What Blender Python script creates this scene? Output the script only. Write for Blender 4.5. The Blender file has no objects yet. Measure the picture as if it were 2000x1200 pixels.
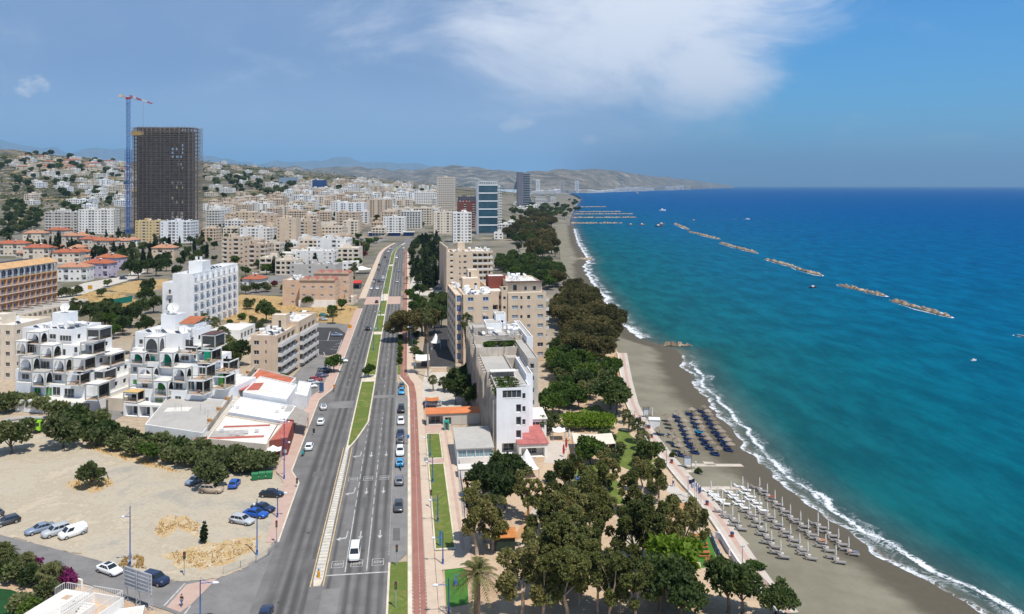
import bpy,math,random
from math import sin,cos,pi,radians,atan2,hypot,sqrt
from mathutils import Vector,Matrix,noise
SC=bpy.context.scene
COL=SC.collection
rnd=random.Random(11)
F,HY,CX,CH=2000*28/36,363.0,1000.0,60.0
TH=math.atan(205/F)
def G(px,py,z=0.0):
 Y=F*(CH-z)/(py-HY)
 return((px-CX)/F*Y,Y,z)
def at(px,py,Y):
 return((px-CX)/F*Y,Y,CH-(py-HY)/F*Y)
def UV(u,v,z=0.0):
 return(u*cos(TH)-v*sin(TH),u*sin(TH)+v*cos(TH),z)
def toUV(x,y):
 return(x*cos(TH)+y*sin(TH),-x*sin(TH)+y*cos(TH))
def lerp_table(tab,t):
 if t<=tab[0][0]:
  return tab[0][1]
 for(a,va),(b,vb)in zip(tab,tab[1:]):
  if t<=b:
   k=(t-a)/(b-a)
   return va+(vb-va)*k
 return tab[-1][1]
def ramp_table(tab,t):
 if t<tab[0][0]:
  (a,va),(b,vb)=tab[0],tab[1]
 elif t>tab[-1][0]:
  (a,va),(b,vb)=tab[-2],tab[-1]
 else:
  return lerp_table(tab,t)
 return va+(vb-va)*(t-a)/(b-a)
SHORE_PX=[(1925,1200),(1750,1097),(1693,1063),(1660,1040),(1623,1013),(1583,990),(1550,960),(1513,933),(1483,903),(1463,880),(1442,850),(1417,823),(1383,780),(1357,750),(1340,718),(1325,685),(1283,673),(1258,666),(1232,648),(1213,630),(1192,600),(1177,577),(1162,560),(1148,537),(1141,520),(1150,509),(1139,492),(1129,475),(1123,455),(1121,445),(1119,432),(1123,418),(1128,405),(1134,396),(1138,389)]
SHORE=sorted((G(px,py,-2)[1],G(px,py,-2)[0])for px,py in SHORE_PX)
YHEAD=SHORE[-1][0]
def xshore(Y):
 if Y>YHEAD:
  return SHORE[-1][1]-(Y-YHEAD)*0.9
 return ramp_table(SHORE,Y)
PROM_PX=[(1520,1200),(1480,1150),(1442,1095),(1404,1035),(1372,988),(1330,942),(1292,895),(1262,855),(1240,820),(1226,790),(1216,745),(1208,690),(1190,650),(1160,600),(1130,560),(1108,535),(1095,515),(1092,480),(1088,455),(1082,440)]
PROM=sorted((G(px,py)[1],G(px,py)[0])for px,py in PROM_PX)
def xprom(Y):
 return ramp_table(PROM,Y)if Y<=PROM[-1][0]else PROM[-1][1]
COLS=[(-900,[(0,0),(700,0),(1000,8),(1400,40),(1900,95),(2500,160),(3200,180),(6000,150)]),(0,[(0,0),(700,0),(1000,6),(1400,35),(1900,95),(2500,170),(3200,190),(6000,150)]),(160,[(0,0),(750,0),(1000,6),(1400,32),(1900,85),(2600,155),(3200,165),(6000,150)]),(260,[(0,0),(800,0),(1100,8),(1500,34),(2000,80),(2900,145),(3600,150),(6000,150)]),(430,[(0,0),(900,0),(1300,18),(1800,50),(2600,105),(3600,200),(4500,185),(6000,160)]),(540,[(0,0),(900,0),(1300,18),(1800,50),(2600,100),(3600,165),(4500,150),(6000,150)]),(650,[(0,0),(900,0),(1400,22),(2000,55),(2800,85),(4500,165),(6000,180)]),(760,[(0,0),(900,0),(1500,20),(2000,45),(2600,95),(3200,85),(4700,160),(6000,180)]),(830,[(0,0),(900,0),(1500,18),(2000,45),(2500,112),(3200,90),(5000,155),(6000,170)]),(900,[(0,0),(900,0),(1500,14),(2100,45),(2500,98),(3200,80),(5000,165),(6000,160)]),(960,[(0,0),(900,0),(1500,8),(2200,35),(2550,80),(3200,60),(5300,160),(6000,150)]),(1020,[(0,0),(1000,0),(1800,4),(2300,20),(2600,57),(3200,30),(5500,120),(6000,120)]),(1080,[(0,0),(1000,0),(1900,2),(2400,18),(2650,42),(3100,15),(6000,30)]),(1120,[(0,0),(1000,0),(1900,1),(2300,6),(2600,30),(2900,5),(6000,5)]),(1160,[(0,0),(1000,0),(1900,1),(2300,3),(2600,8),(2900,0),(6000,0)]),(2200,[(0,0),(6000,0)])]
def zcol(px,Y):
 if px<=COLS[0][0]:
  return lerp_table(COLS[0][1],Y)
 for(a,ta),(b,tb)in zip(COLS,COLS[1:]):
  if px<=b:
   k=(px-a)/(b-a)
   k=k*k*(3-2*k)
   return lerp_table(ta,Y)*(1-k)+lerp_table(tb,Y)*k
 return 0.0
def terrain(x,y):
 px=CX+F*x/max(y,60.0)
 z=zcol(px,y)
 if z>4:
  a=min(1.0,(z-4)/40)
  z+=a*(7*noise.noise(Vector((x/260,y/260,1.3)))+4*noise.noise(Vector((x/90,y/90,5.1))))
 d=xshore(y)-x
 return max(min(z,-2+0.1*d),-9.0)
def T(px,py):
 k=(px-CX)/F
 s=(py-HY)/F
 Y,prev=70.0,70.0
 while Y<7000:
  if CH-s*Y<=terrain(k*Y,Y):
   break
  prev=Y
  Y*=1.02
 else:
  return(k*3000,3000,terrain(k*3000,3000))
 lo,hi=prev,Y
 for _ in range(14):
  m=(lo+hi)/2
  if CH-s*m<=terrain(k*m,m):
   hi=m
  else:
   lo=m
 return(k*hi,hi,terrain(k*hi,hi))
def pxof(x,y,z=0):
 return CX+F*x/y,HY+F*(CH-z)/y
MATS={}
def nodes_of(name):
 m=bpy.data.materials.new(name)
 m.use_nodes=True
 nt=m.node_tree
 b=nt.nodes['Principled BSDF']
 return m,nt,b
def N(nt,t,**kw):
 n=nt.nodes.new(t)
 for k,v in kw.items():
  setattr(n,k,v)
 return n
def noise_fac(nt,vec,scale,detail=4.0,rough=0.6):
 n=N(nt,'ShaderNodeTexNoise')
 n.inputs['Scale'].default_value=scale
 n.inputs['Detail'].default_value=detail
 n.inputs['Roughness'].default_value=rough
 if vec is not None:
  nt.links.new(vec,n.inputs['Vector'])
 return n.outputs['Fac']
def ramp(nt,fac,stops):
 r=N(nt,'ShaderNodeValToRGB')
 el=r.color_ramp.elements
 while len(el)>1:
  el.remove(el[-1])
 el[0].position=stops[0][0]
 el[0].color=(*stops[0][1],1)
 for p,c in stops[1:]:
  e=el.new(p)
  e.color=(*c,1)
 nt.links.new(fac,r.inputs['Fac'])
 return r.outputs['Color']
def mixc(nt,fac,a,b,mode='MIX'):
 n=N(nt,'ShaderNodeMix',data_type='RGBA',blend_type=mode)
 for sock,v in((n.inputs[0],fac),(n.inputs[6],a),(n.inputs[7],b)):
  if hasattr(v,'default_value')or hasattr(v,'links'):
   nt.links.new(v,sock)
  elif isinstance(v,(int,float)):
   sock.default_value=v
  else:
   sock.default_value=(*v,1)
 return n.outputs[2]
def math_(nt,op,a,b=None,c=None,clamp=False):
 n=N(nt,'ShaderNodeMath',operation=op,use_clamp=clamp)
 for i,v in enumerate((a,b,c)):
  if v is None:
   continue
  if isinstance(v,(int,float)):
   n.inputs[i].default_value=v
  else:
   nt.links.new(v,n.inputs[i])
 return n.outputs[0]
def sstep(nt,v,a,b):
 n=N(nt,'ShaderNodeMapRange',interpolation_type='SMOOTHSTEP')
 nt.links.new(v,n.inputs['Value'])
 n.inputs['From Min'].default_value=a
 n.inputs['From Max'].default_value=b
 return n.outputs['Result']
def bump(nt,b,h,strength=0.4,dist=0.05):
 n=N(nt,'ShaderNodeBump')
 n.inputs['Strength'].default_value=strength
 n.inputs['Distance'].default_value=dist
 nt.links.new(h,n.inputs['Height'])
 nt.links.new(n.outputs[0],b.inputs['Normal'])
def mapped(nt,sx,sy,sz,coord='Object'):
 tc=N(nt,'ShaderNodeTexCoord')
 mp=N(nt,'ShaderNodeMapping')
 mp.inputs['Scale'].default_value=(sx,sy,sz)
 nt.links.new(tc.outputs[coord],mp.inputs['Vector'])
 return mp.outputs[0]
def mat(name,c,rough=0.75,var=0.12,scale=0.6,spec=0.3,metal=0.0,streak=0.0,bmp=0.0,fine=0.0):
 """colour c (linear) with large soft variation, optional vertical grime streaks and fine speckle"""
 if name in MATS:
  return MATS[name]
 m,nt,b=nodes_of(name)
 v=mapped(nt,1,1,1)
 col=c
 if var:
  f=noise_fac(nt,v,scale,5)
  col=mixc(nt,sstep(nt,f,0.3,0.7),tuple(x*(1-var)for x in c),tuple(min(x*(1+var),0.95)for x in c))
 if streak:
  f2=noise_fac(nt,mapped(nt,1.3,1.3,0.12),1.0,6,0.7)
  col=mixc(nt,math_(nt,'MULTIPLY',sstep(nt,f2,0.48,0.75),streak),col,tuple(x*0.45 for x in c))
 if fine:
  f3=noise_fac(nt,v,9.0,3)
  col=mixc(nt,math_(nt,'MULTIPLY',sstep(nt,f3,0.45,0.7),fine),col,tuple(x*0.5 for x in c))
 if isinstance(col,tuple):
  b.inputs['Base Color'].default_value=(*col,1)
 else:
  nt.links.new(col,b.inputs['Base Color'])
 b.inputs['Roughness'].default_value=rough
 b.inputs['Specular IOR Level'].default_value=spec
 b.inputs['Metallic'].default_value=metal
 if bmp:
  bump(nt,b,noise_fac(nt,v,5.0,6),bmp,0.06)
 MATS[name]=m
 return m
class MB:
 def __init__(s):
  s.v,s.f,s.m=[],[],[]
 def add(s,vs,fs,mi=0):
  o=len(s.v)
  s.v+=[tuple(p)for p in vs]
  for f in fs:
   s.f.append(tuple(i+o for i in f))
   s.m.append(mi)
 def quad(s,a,b,c,d,mi=0):
  s.add((a,b,c,d),((0,1,2,3),),mi)
 def box(s,x0,x1,y0,y1,z0,z1,mi=0):
  s.add([(x0,y0,z0),(x1,y0,z0),(x1,y1,z0),(x0,y1,z0),(x0,y0,z1),(x1,y0,z1),(x1,y1,z1),(x0,y1,z1)],[(3,2,1,0),(4,5,6,7),(0,1,5,4),(1,2,6,5),(2,3,7,6),(3,0,4,7)],mi)
 def prism(s,poly,z0,z1,mi=0,mtop=None):
  n=len(poly)
  s.add([(x,y,z0)for x,y in poly]+[(x,y,z1)for x,y in poly],[(i,(i+1)%n,n+(i+1)%n,n+i)for i in range(n)],mi)
  s.add([(x,y,z1)for x,y in poly],[tuple(range(n))],mi if mtop is None else mtop)
 def tube(s,pts,rad,n=6,mi=0,cap=True):
  rings=[]
  k=len(pts)
  for i,p in enumerate(pts):
   p=Vector(p)
   d=Vector(pts[min(i+1,k-1)])-Vector(pts[max(i-1,0)])
   d=d.normalized()if d.length>1e-6 else Vector((0,0,1))
   a=d.cross(Vector((0,0,1))if abs(d.z)<0.9 else Vector((1,0,0))).normalized()
   b=d.cross(a)
   r=rad[i]if isinstance(rad,(list,tuple))else rad
   rings.append([p+a*(r*cos(2*pi*j/n))+b*(r*sin(2*pi*j/n))for j in range(n)])
  vs=[q for ring in rings for q in ring]
  fs=[(i*n+j,i*n+(j+1)%n,(i+1)*n+(j+1)%n,(i+1)*n+j)for i in range(k-1)for j in range(n)]
  if cap:
   fs+=[tuple(range(n)),tuple((k-1)*n+j for j in reversed(range(n)))]
  s.add(vs,fs,mi)
 def cyl(s,x,y,z0,z1,r,n=10,mi=0,r1=None):
  s.tube([(x,y,z0),(x,y,z1)],[r,r if r1 is None else r1],n,mi)
 def mesh(s,name,mats,smooth=False):
  me=bpy.data.meshes.new(name)
  me.from_pydata(s.v,[],s.f)
  for m in(mats if isinstance(mats,(list,tuple))else[mats]):
   me.materials.append(m)
  if any(s.m):
   me.polygons.foreach_set('material_index',s.m)
  if smooth:
   me.polygons.foreach_set('use_smooth',[True]*len(s.f))
  me.update()
  return me
 def build(s,name,mats,parent=None,loc=(0,0,0),rz=0.0,smooth=False):
  return obj(name,s.mesh(name,mats,smooth),parent,loc,rz)
def obj(name,me,parent=None,loc=(0,0,0),rz=0.0,sc=None):
 o=bpy.data.objects.new(name,me)
 COL.objects.link(o)
 o.location=loc
 o.rotation_euler=(0,0,rz)
 if sc is not None:
  o.scale=(sc,sc,sc)if isinstance(sc,(int,float))else sc
 if parent is not None:
  o.parent=parent
 return o
def tag(o,label,cat,group=None):
 o['label']=label
 o['category']=cat
 if group:
  o['group']=group
 return o
def empty(name,label,cat,loc,rz=0.0,group=None,sc=None):
 o=obj(name,None,None,loc,rz,sc)
 o.empty_display_size=0.5
 return tag(o,label,cat,group)if label else o
def setting(o,kind='structure',label=None):
 o['kind']=kind
 if label:
  o['label']=label
 return o
PENDING=[]
LAND=[]
def later(o,desc,cat,group):
 o['category']=cat
 o['group']=group
 PENDING.append((o,desc))
 return o
def landmark(phrase,x,y):
 LAND.append((phrase,x,y))
def inpoly(x,y,poly):
 c=False
 for(xa,ya),(xb,yb)in zip(poly,poly[1:]+poly[:1]):
  if(ya>y)!=(yb>y)and x<(xb-xa)*(y-ya)/(yb-ya)+xa:
   c=not c
 return c
cam=bpy.data.cameras.new('camera')
cam.lens,cam.sensor_width,cam.shift_y=28.0,36.0,-(600-HY)/2000
cam.clip_start,cam.clip_end=1.0,120000
co=bpy.data.objects.new('camera',cam)
COL.objects.link(co)
co.location=(0,0,CH)
co.rotation_euler=(pi/2,0,0)
SC.camera=co
SUN=Vector((0.27,-0.36,0.893)).normalized()
sl=bpy.data.lights.new('sun','SUN')
sl.energy,sl.angle,sl.color=4.7,radians(0.5),(1.0,0.945,0.86)
so=bpy.data.objects.new('sun',sl)
COL.objects.link(so)
so.rotation_euler=SUN.to_track_quat('Z','Y').to_euler()
SC.view_settings.view_transform='Standard'
SC.view_settings.look='None'
SC.view_settings.exposure=0.22
SC.view_settings.gamma=1.0
SC.cycles.max_bounces=6
SC.cycles.transparent_max_bounces=12
SC.cycles.volume_bounces=0
SC.cycles.use_denoising=True
W=bpy.data.worlds.new('World')
SC.world=W
W.use_nodes=True
nt=W.node_tree
bg=nt.nodes['Background']
sky=N(nt,'ShaderNodeTexSky',sky_type='NISHITA',sun_disc=False)
sky.sun_elevation=math.asin(SUN.z)
sky.sun_rotation=atan2(SUN.x,SUN.y)
sky.altitude,sky.air_density,sky.dust_density,sky.ozone_density=0,1.0,0.6,2.5
tc=N(nt,'ShaderNodeTexCoord')
sp=N(nt,'ShaderNodeSeparateXYZ')
nt.links.new(tc.outputs['Generated'],sp.inputs[0])
X,Y,Z=sp.outputs
sv_=N(nt,'ShaderNodeCombineXYZ')
nt.links.new(X,sv_.inputs[0])
nt.links.new(Y,sv_.inputs[1])
nt.links.new(math_(nt,'MAXIMUM',Z,0.012),sv_.inputs[2])
nt.links.new(sv_.outputs[0],sky.inputs['Vector'])if 'Vector' in sky.inputs else None
yy=math_(nt,'MAXIMUM',math_(nt,'ABSOLUTE',Y),0.08)
az=math_(nt,'DIVIDE',X,yy)
el=math_(nt,'DIVIDE',Z,yy)
def cl_noise(su,sv,off,scale,detail=8,rough=0.6,dist=0.0):
 cb=N(nt,'ShaderNodeCombineXYZ')
 nt.links.new(math_(nt,'MULTIPLY',az,su),cb.inputs[0])
 nt.links.new(math_(nt,'MULTIPLY',el,sv),cb.inputs[1])
 cb.inputs[2].default_value=off
 n=N(nt,'ShaderNodeTexNoise')
 n.inputs['Scale'].default_value=scale
 n.inputs['Detail'].default_value=detail
 n.inputs['Roughness'].default_value=rough
 n.inputs['Distortion'].default_value=dist
 nt.links.new(cb.outputs[0],n.inputs['Vector'])
 return n.outputs['Fac']
def blob(cu,cv,ru,rv,shear=0.0,amp=1.0):
 du=math_(nt,'DIVIDE',math_(nt,'SUBTRACT',az,cu),ru)
 dv=math_(nt,'DIVIDE',math_(nt,'SUBTRACT',el,cv),rv)
 du=math_(nt,'ADD',du,math_(nt,'MULTIPLY',dv,shear))
 r2=math_(nt,'ADD',math_(nt,'MULTIPLY',du,du),math_(nt,'MULTIPLY',dv,dv))
 return math_(nt,'MULTIPLY',math_(nt,'SUBTRACT',1.0,r2,clamp=True),amp)
wob=cl_noise(1.5,3.4,0.3,2.7,12,0.66,0.5)
wob2=cl_noise(1.0,2.0,4.3,9.0,8,0.6)
fw=math_(nt,'ADD',math_(nt,'MULTIPLY',math_(nt,'SUBTRACT',wob,0.5),1.9),math_(nt,'MULTIPLY',math_(nt,'SUBTRACT',wob2,0.5),0.5))
big=math_(nt,'MAXIMUM',blob(0.20,0.25,0.30,0.17,-0.3,1.0),blob(0.25,0.155,0.125,0.115,0.0,0.9))
puff=blob(-0.60,0.124,0.034,0.020,0.0,1.2)
for b_ in((0.005,0.077,0.030,0.015,0.0,1.5),(0.097,0.058,0.015,0.009,0.0,1.5),(-0.66,0.2,0.02,0.02,0,0.8)):
 puff=math_(nt,'MAXIMUM',puff,blob(*b_))
m1=sstep(nt,math_(nt,'ADD',big,fw),0.05,1.0)
wob3=cl_noise(1.0,1.6,7.7,38.0,7,0.62,0.3)
m2=sstep(nt,math_(nt,'ADD',puff,math_(nt,'MULTIPLY',math_(nt,'SUBTRACT',wob3,0.5),3.4)),0.55,1.5)
veil=math_(nt,'MULTIPLY',sstep(nt,math_(nt,'ADD',math_(nt,'MULTIPLY',az,-1.0),math_(nt,'MULTIPLY',fw,0.16)),-0.42,-0.02),0.93)
hs=N(nt,'ShaderNodeHueSaturation')
hs.inputs['Saturation'].default_value=1.22
hs.inputs['Value'].default_value=0.62
nt.links.new(sky.outputs[0],hs.inputs['Color'])
c0=mixc(nt,1.0,hs.outputs[0],(0.36,1.06,1.5),'MULTIPLY')
lowband=sstep(nt,el,0.0,0.16)
veilc=ramp(nt,lowband,[(0.0,(4.2,4.7,5.4)),(0.45,(2.95,3.6,4.85)),(1.0,(1.55,2.25,3.75))])
c1=mixc(nt,veil,c0,veilc)
veilvar=mixc(nt,math_(nt,'MULTIPLY',sstep(nt,wob,0.35,0.75),math_(nt,'MULTIPLY',veil,0.35)),c1,(3.0,3.6,4.8))
c2=mixc(nt,math_(nt,'MULTIPLY',m1,0.93),veilvar,(6.4,6.6,7.1))
c3=mixc(nt,math_(nt,'MULTIPLY',m2,0.85),c2,(5.2,5.3,5.7))
high=sstep(nt,el,0.45,1.1)
c3=mixc(nt,math_(nt,'MULTIPLY',high,0.55),c3,(1.5,1.85,2.6))  # dome above the frame, toned down to lower the fill light
nt.links.new(c3,bg.inputs['Color'])
bg.inputs['Strength'].default_value=0.135
HAZE=4.2e-5
hz=MB()
hz.box(-62000,62000,-900,80000,-12,2600)
hm=bpy.data.materials.new('air')
hm.use_nodes=True
hm.node_tree.nodes.clear()
ho_=hm.node_tree.nodes.new('ShaderNodeOutputMaterial')
pv=hm.node_tree.nodes.new('ShaderNodeVolumePrincipled')
pv.inputs['Color'].default_value=(0.38,0.68,1.0,1)
pv.inputs['Density'].default_value=HAZE
pv.inputs['Anisotropy'].default_value=0.2
hm.node_tree.links.new(pv.outputs[0],ho_.inputs['Volume'])
ho=hz.build('haze',hm)
setting(ho,'stuff')
def land_material():
 m,nt,b=nodes_of('dry land')
 g=N(nt,'ShaderNodeNewGeometry')
 sp=N(nt,'ShaderNodeSeparateXYZ')
 nt.links.new(g.outputs['Position'],sp.inputs[0])
 v=mapped(nt,1,1,1)
 big=noise_fac(nt,v,0.006,6)
 mid=noise_fac(nt,v,0.035,8,0.65)
 fin=noise_fac(nt,v,0.6,6)
 hill=ramp(nt,mid,[(0.30,(0.036,0.044,0.022)),(0.48,(0.062,0.066,0.034)),(0.55,(0.15,0.12,0.062)),(0.62,(0.34,0.24,0.115)),(0.74,(0.34,0.275,0.19))])
 rock=ramp(nt,mid,[(0.34,(0.05,0.055,0.04)),(0.50,(0.13,0.115,0.09)),(0.66,(0.30,0.26,0.21))])
 hc=mixc(nt,sstep(nt,big,0.42,0.58),hill,rock)
 town=ramp(nt,mid,[(0.32,(0.10,0.105,0.07)),(0.45,(0.28,0.25,0.20)),(0.55,(0.36,0.32,0.27)),(0.7,(0.25,0.24,0.23))])
 c=mixc(nt,sstep(nt,sp.outputs[2],18,50),town,hc)
 vo=N(nt,'ShaderNodeTexVoronoi')
 vo.inputs['Scale'].default_value=0.036
 nt.links.new(mapped(nt,1,1,0),vo.inputs['Vector'])
 sc_=N(nt,'ShaderNodeSeparateColor')
 nt.links.new(vo.outputs['Color'],sc_.inputs[0])
 plots=ramp(nt,sc_.outputs[0],[(0.0,(0.17,0.155,0.135)),(0.22,(0.06,0.08,0.035)),(0.42,(0.28,0.235,0.175)),(0.60,(0.085,0.10,0.045)),(0.78,(0.38,0.31,0.22)),(1.0,(0.22,0.20,0.175))])
 edge=N(nt,'ShaderNodeTexVoronoi',feature='DISTANCE_TO_EDGE')
 edge.inputs['Scale'].default_value=0.036
 nt.links.new(mapped(nt,1,1,0),edge.inputs['Vector'])
 plots=mixc(nt,sstep(nt,edge.outputs['Distance'],0.09,0.07),plots,(0.21,0.20,0.185))
 town=mixc(nt,0.75,town,plots)
 town=mixc(nt,1.0,town,mixc(nt,fin,(0.55,0.54,0.52),(1.0,0.98,0.94)),'MULTIPLY')
 c=mixc(nt,sstep(nt,sp.outputs[2],14,40),town,hc)
 near=ramp(nt,fin,[(0.3,(0.30,0.235,0.17)),(0.5,(0.40,0.32,0.235)),(0.7,(0.46,0.37,0.27))])
 c=mixc(nt,sstep(nt,sp.outputs[1],250,420),near,c)
 nt.links.new(c,b.inputs['Base Color'])
 b.inputs['Roughness'].default_value=0.95
 b.inputs['Specular IOR Level'].default_value=0.1
 return m
def asphalt_material(name,base,tracks=(),amp=0.45):
 """worn asphalt: darker polished wheel bands along the object's y axis at the given x positions"""
 m,nt,b=nodes_of(name)
 tcx=mapped(nt,1,1,1)
 sp=N(nt,'ShaderNodeSeparateXYZ')
 nt.links.new(tcx,sp.inputs[0])
 f=noise_fac(nt,tcx,0.25,7)
 c=mixc(nt,sstep(nt,f,0.3,0.72),tuple(x*0.86 for x in base),tuple(x*1.15 for x in base))
 if tracks:
  wob=math_(nt,'MULTIPLY',math_(nt,'SUBTRACT',noise_fac(nt,mapped(nt,0.25,0.012,0),1.0,3),0.5),0.9)
  xw=math_(nt,'ADD',sp.outputs[0],wob)
  acc=None
  for x0,w in tracks:
   d=math_(nt,'DIVIDE',math_(nt,'ABSOLUTE',math_(nt,'SUBTRACT',xw,x0)),w)
   k=sstep(nt,d,1.0,0.1)
   acc=k if acc is None else math_(nt,'MAXIMUM',acc,k)
  along=noise_fac(nt,mapped(nt,0.5,0.02,0),1.0,5)
  acc=math_(nt,'MULTIPLY',acc,math_(nt,'MULTIPLY',sstep(nt,along,0.2,0.6),amp))
  c=mixc(nt,acc,c,tuple(x*0.30 for x in base))
 cr=N(nt,'ShaderNodeTexNoise')
 cr.inputs['Scale'].default_value=0.12
 cr.inputs['Detail'].default_value=9
 nt.links.new(tcx,cr.inputs['Vector'])
 line=sstep(nt,math_(nt,'ABSOLUTE',math_(nt,'SUBTRACT',cr.outputs['Fac'],0.5)),0.006,0.0)
 c=mixc(nt,math_(nt,'MULTIPLY',line,0.35),c,tuple(x*0.4 for x in base))
 c=mixc(nt,math_(nt,'MULTIPLY',noise_fac(nt,tcx,14,2),0.25),c,tuple(x*0.7 for x in base))
 nt.links.new(c,b.inputs['Base Color'])
 b.inputs['Roughness'].default_value=0.85
 b.inputs['Specular IOR Level'].default_value=0.25
 return m
def patchy(name,stops,scale,scale2=2.5,rough=0.95,detail=8,mix2=0.35,dist=0.5):
 m,nt,b=nodes_of(name)
 v=mapped(nt,1,1,1)
 n=N(nt,'ShaderNodeTexNoise')
 n.inputs['Scale'].default_value=scale
 n.inputs['Detail'].default_value=detail
 n.inputs['Roughness'].default_value=0.62
 n.inputs['Distortion'].default_value=dist
 nt.links.new(v,n.inputs['Vector'])
 f2=noise_fac(nt,v,scale2,5)
 f=math_(nt,'ADD',math_(nt,'MULTIPLY',n.outputs['Fac'],1-mix2),math_(nt,'MULTIPLY',f2,mix2))
 c=ramp(nt,f,stops)
 nt.links.new(c,b.inputs['Base Color'])
 b.inputs['Roughness'].default_value=rough
 b.inputs['Specular IOR Level'].default_value=0.15
 bump(nt,b,f2,0.35,0.1)
 return m
M_LAND=land_material()
M_LOT=patchy('bare lot',[(0.30,(0.30,0.28,0.24)),(0.40,(0.36,0.325,0.265)),(0.47,(0.45,0.385,0.29)),(0.53,(0.38,0.325,0.24)),(0.59,(0.49,0.42,0.315)),(0.66,(0.41,0.32,0.205)),(0.76,(0.46,0.34,0.22))],0.06,1.3,mix2=0.28,dist=1.2)
M_ROAD=asphalt_material('main road asphalt',(0.17,0.162,0.154),[(-19.6,1.2),(-17.8,0.9),(-16.2,1.0),(-14.9,0.7),(-11.6,0.5),(-8.9,0.75),(-7.3,0.75),(-5.6,0.7),(-4.0,0.7)],0.85)
M_SIDE=asphalt_material('side street asphalt',(0.205,0.196,0.187))
M_PARK=asphalt_material('parking asphalt',(0.215,0.207,0.198))
M_DARK=asphalt_material('new dark asphalt',(0.055,0.052,0.052))
M_PAVE=patchy('pavement',[(0.3,(0.46,0.36,0.28)),(0.5,(0.53,0.42,0.32)),(0.7,(0.58,0.48,0.37))],0.4,3.0)
M_PINK=patchy('pink pavers',[(0.3,(0.40,0.27,0.22)),(0.5,(0.47,0.33,0.27)),(0.7,(0.50,0.38,0.31))],0.5,3.0)
M_RED=patchy('red cycle lane',[(0.3,(0.25,0.11,0.085)),(0.5,(0.30,0.14,0.108)),(0.7,(0.35,0.18,0.14))],0.3,3.0)
M_KERB=mat('kerb stone',(0.62,0.55,0.43),var=0.15,scale=0.4,fine=0.2)
M_GRASS=patchy('lawn',[(0.28,(0.27,0.21,0.09)),(0.39,(0.17,0.175,0.05)),(0.50,(0.10,0.145,0.028)),(0.58,(0.145,0.18,0.042)),(0.66,(0.25,0.21,0.085))],0.30,2.5,mix2=0.22)
M_DRYG=patchy('dry field',[(0.34,(0.14,0.115,0.05)),(0.43,(0.30,0.20,0.085)),(0.50,(0.45,0.30,0.13)),(0.57,(0.36,0.25,0.12)),(0.66,(0.48,0.38,0.25))],0.09,0.9)
M_DRYP=patchy('dry lot grass',[(0.36,(0.54,0.465,0.37)),(0.45,(0.49,0.38,0.24)),(0.52,(0.43,0.29,0.13)),(0.58,(0.50,0.38,0.23)),(0.65,(0.55,0.475,0.38))],0.45,2.0)
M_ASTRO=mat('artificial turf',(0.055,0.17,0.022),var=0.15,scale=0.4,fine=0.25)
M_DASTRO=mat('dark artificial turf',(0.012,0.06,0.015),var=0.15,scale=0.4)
M_EARTH=patchy('park earth',[(0.28,(0.30,0.20,0.12)),(0.42,(0.42,0.29,0.19)),(0.54,(0.52,0.40,0.28)),(0.66,(0.47,0.31,0.19)),(0.8,(0.36,0.28,0.19))],0.07,1.2)
M_ORANGE=patchy('orange earth',[(0.3,(0.36,0.20,0.10)),(0.5,(0.46,0.26,0.13)),(0.7,(0.50,0.31,0.17))],0.2,1.5)
M_WHITE=mat('road paint',(0.46,0.445,0.42),var=0.25,scale=1.2,fine=0.7)
M_YELLOW=mat('yellow paint',(0.60,0.43,0.20),var=0.2,scale=1.0,fine=0.35)
M_PROM=patchy('promenade',[(0.3,(0.42,0.36,0.31)),(0.5,(0.50,0.44,0.38)),(0.7,(0.54,0.48,0.42))],0.3,2.0)
M_CONC=patchy('concrete',[(0.3,(0.40,0.36,0.31)),(0.5,(0.50,0.46,0.40)),(0.7,(0.56,0.52,0.46))],0.2,1.5)
def build_terrain():
 rows=[-300,-100,0]
 y=30.0
 while y<7000:
  rows.append(y)
  y*=1.028 if y>400 else 1.06
 cols=list(range(-1400,860,22))+list(range(860,1260,8))+[1280,1320,1400,1500,1700]
 mb=MB()
 for y in rows:
  for p in cols:
   x=(p-CX)/F*max(y,420)
   z=terrain(x,max(y,60))
   d=xshore(y)-x
   if d<34:
    z-=0.5
   mb.v.append((x,y,z-0.08))
 n=len(cols)
 for i in range(len(rows)-1):
  for j in range(n-1):
   mb.f.append((i*n+j,i*n+j+1,(i+1)*n+j+1,(i+1)*n+j))
   mb.m.append(0)
 return setting(mb.build('terrain',M_LAND,smooth=True))
build_terrain()
M_FAR=patchy('far hills',[(0.36,(0.035,0.042,0.032)),(0.46,(0.085,0.082,0.064)),(0.52,(0.17,0.145,0.11)),(0.58,(0.27,0.235,0.185)),(0.66,(0.46,0.42,0.36))],0.006,0.05,mix2=0.5)
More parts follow.
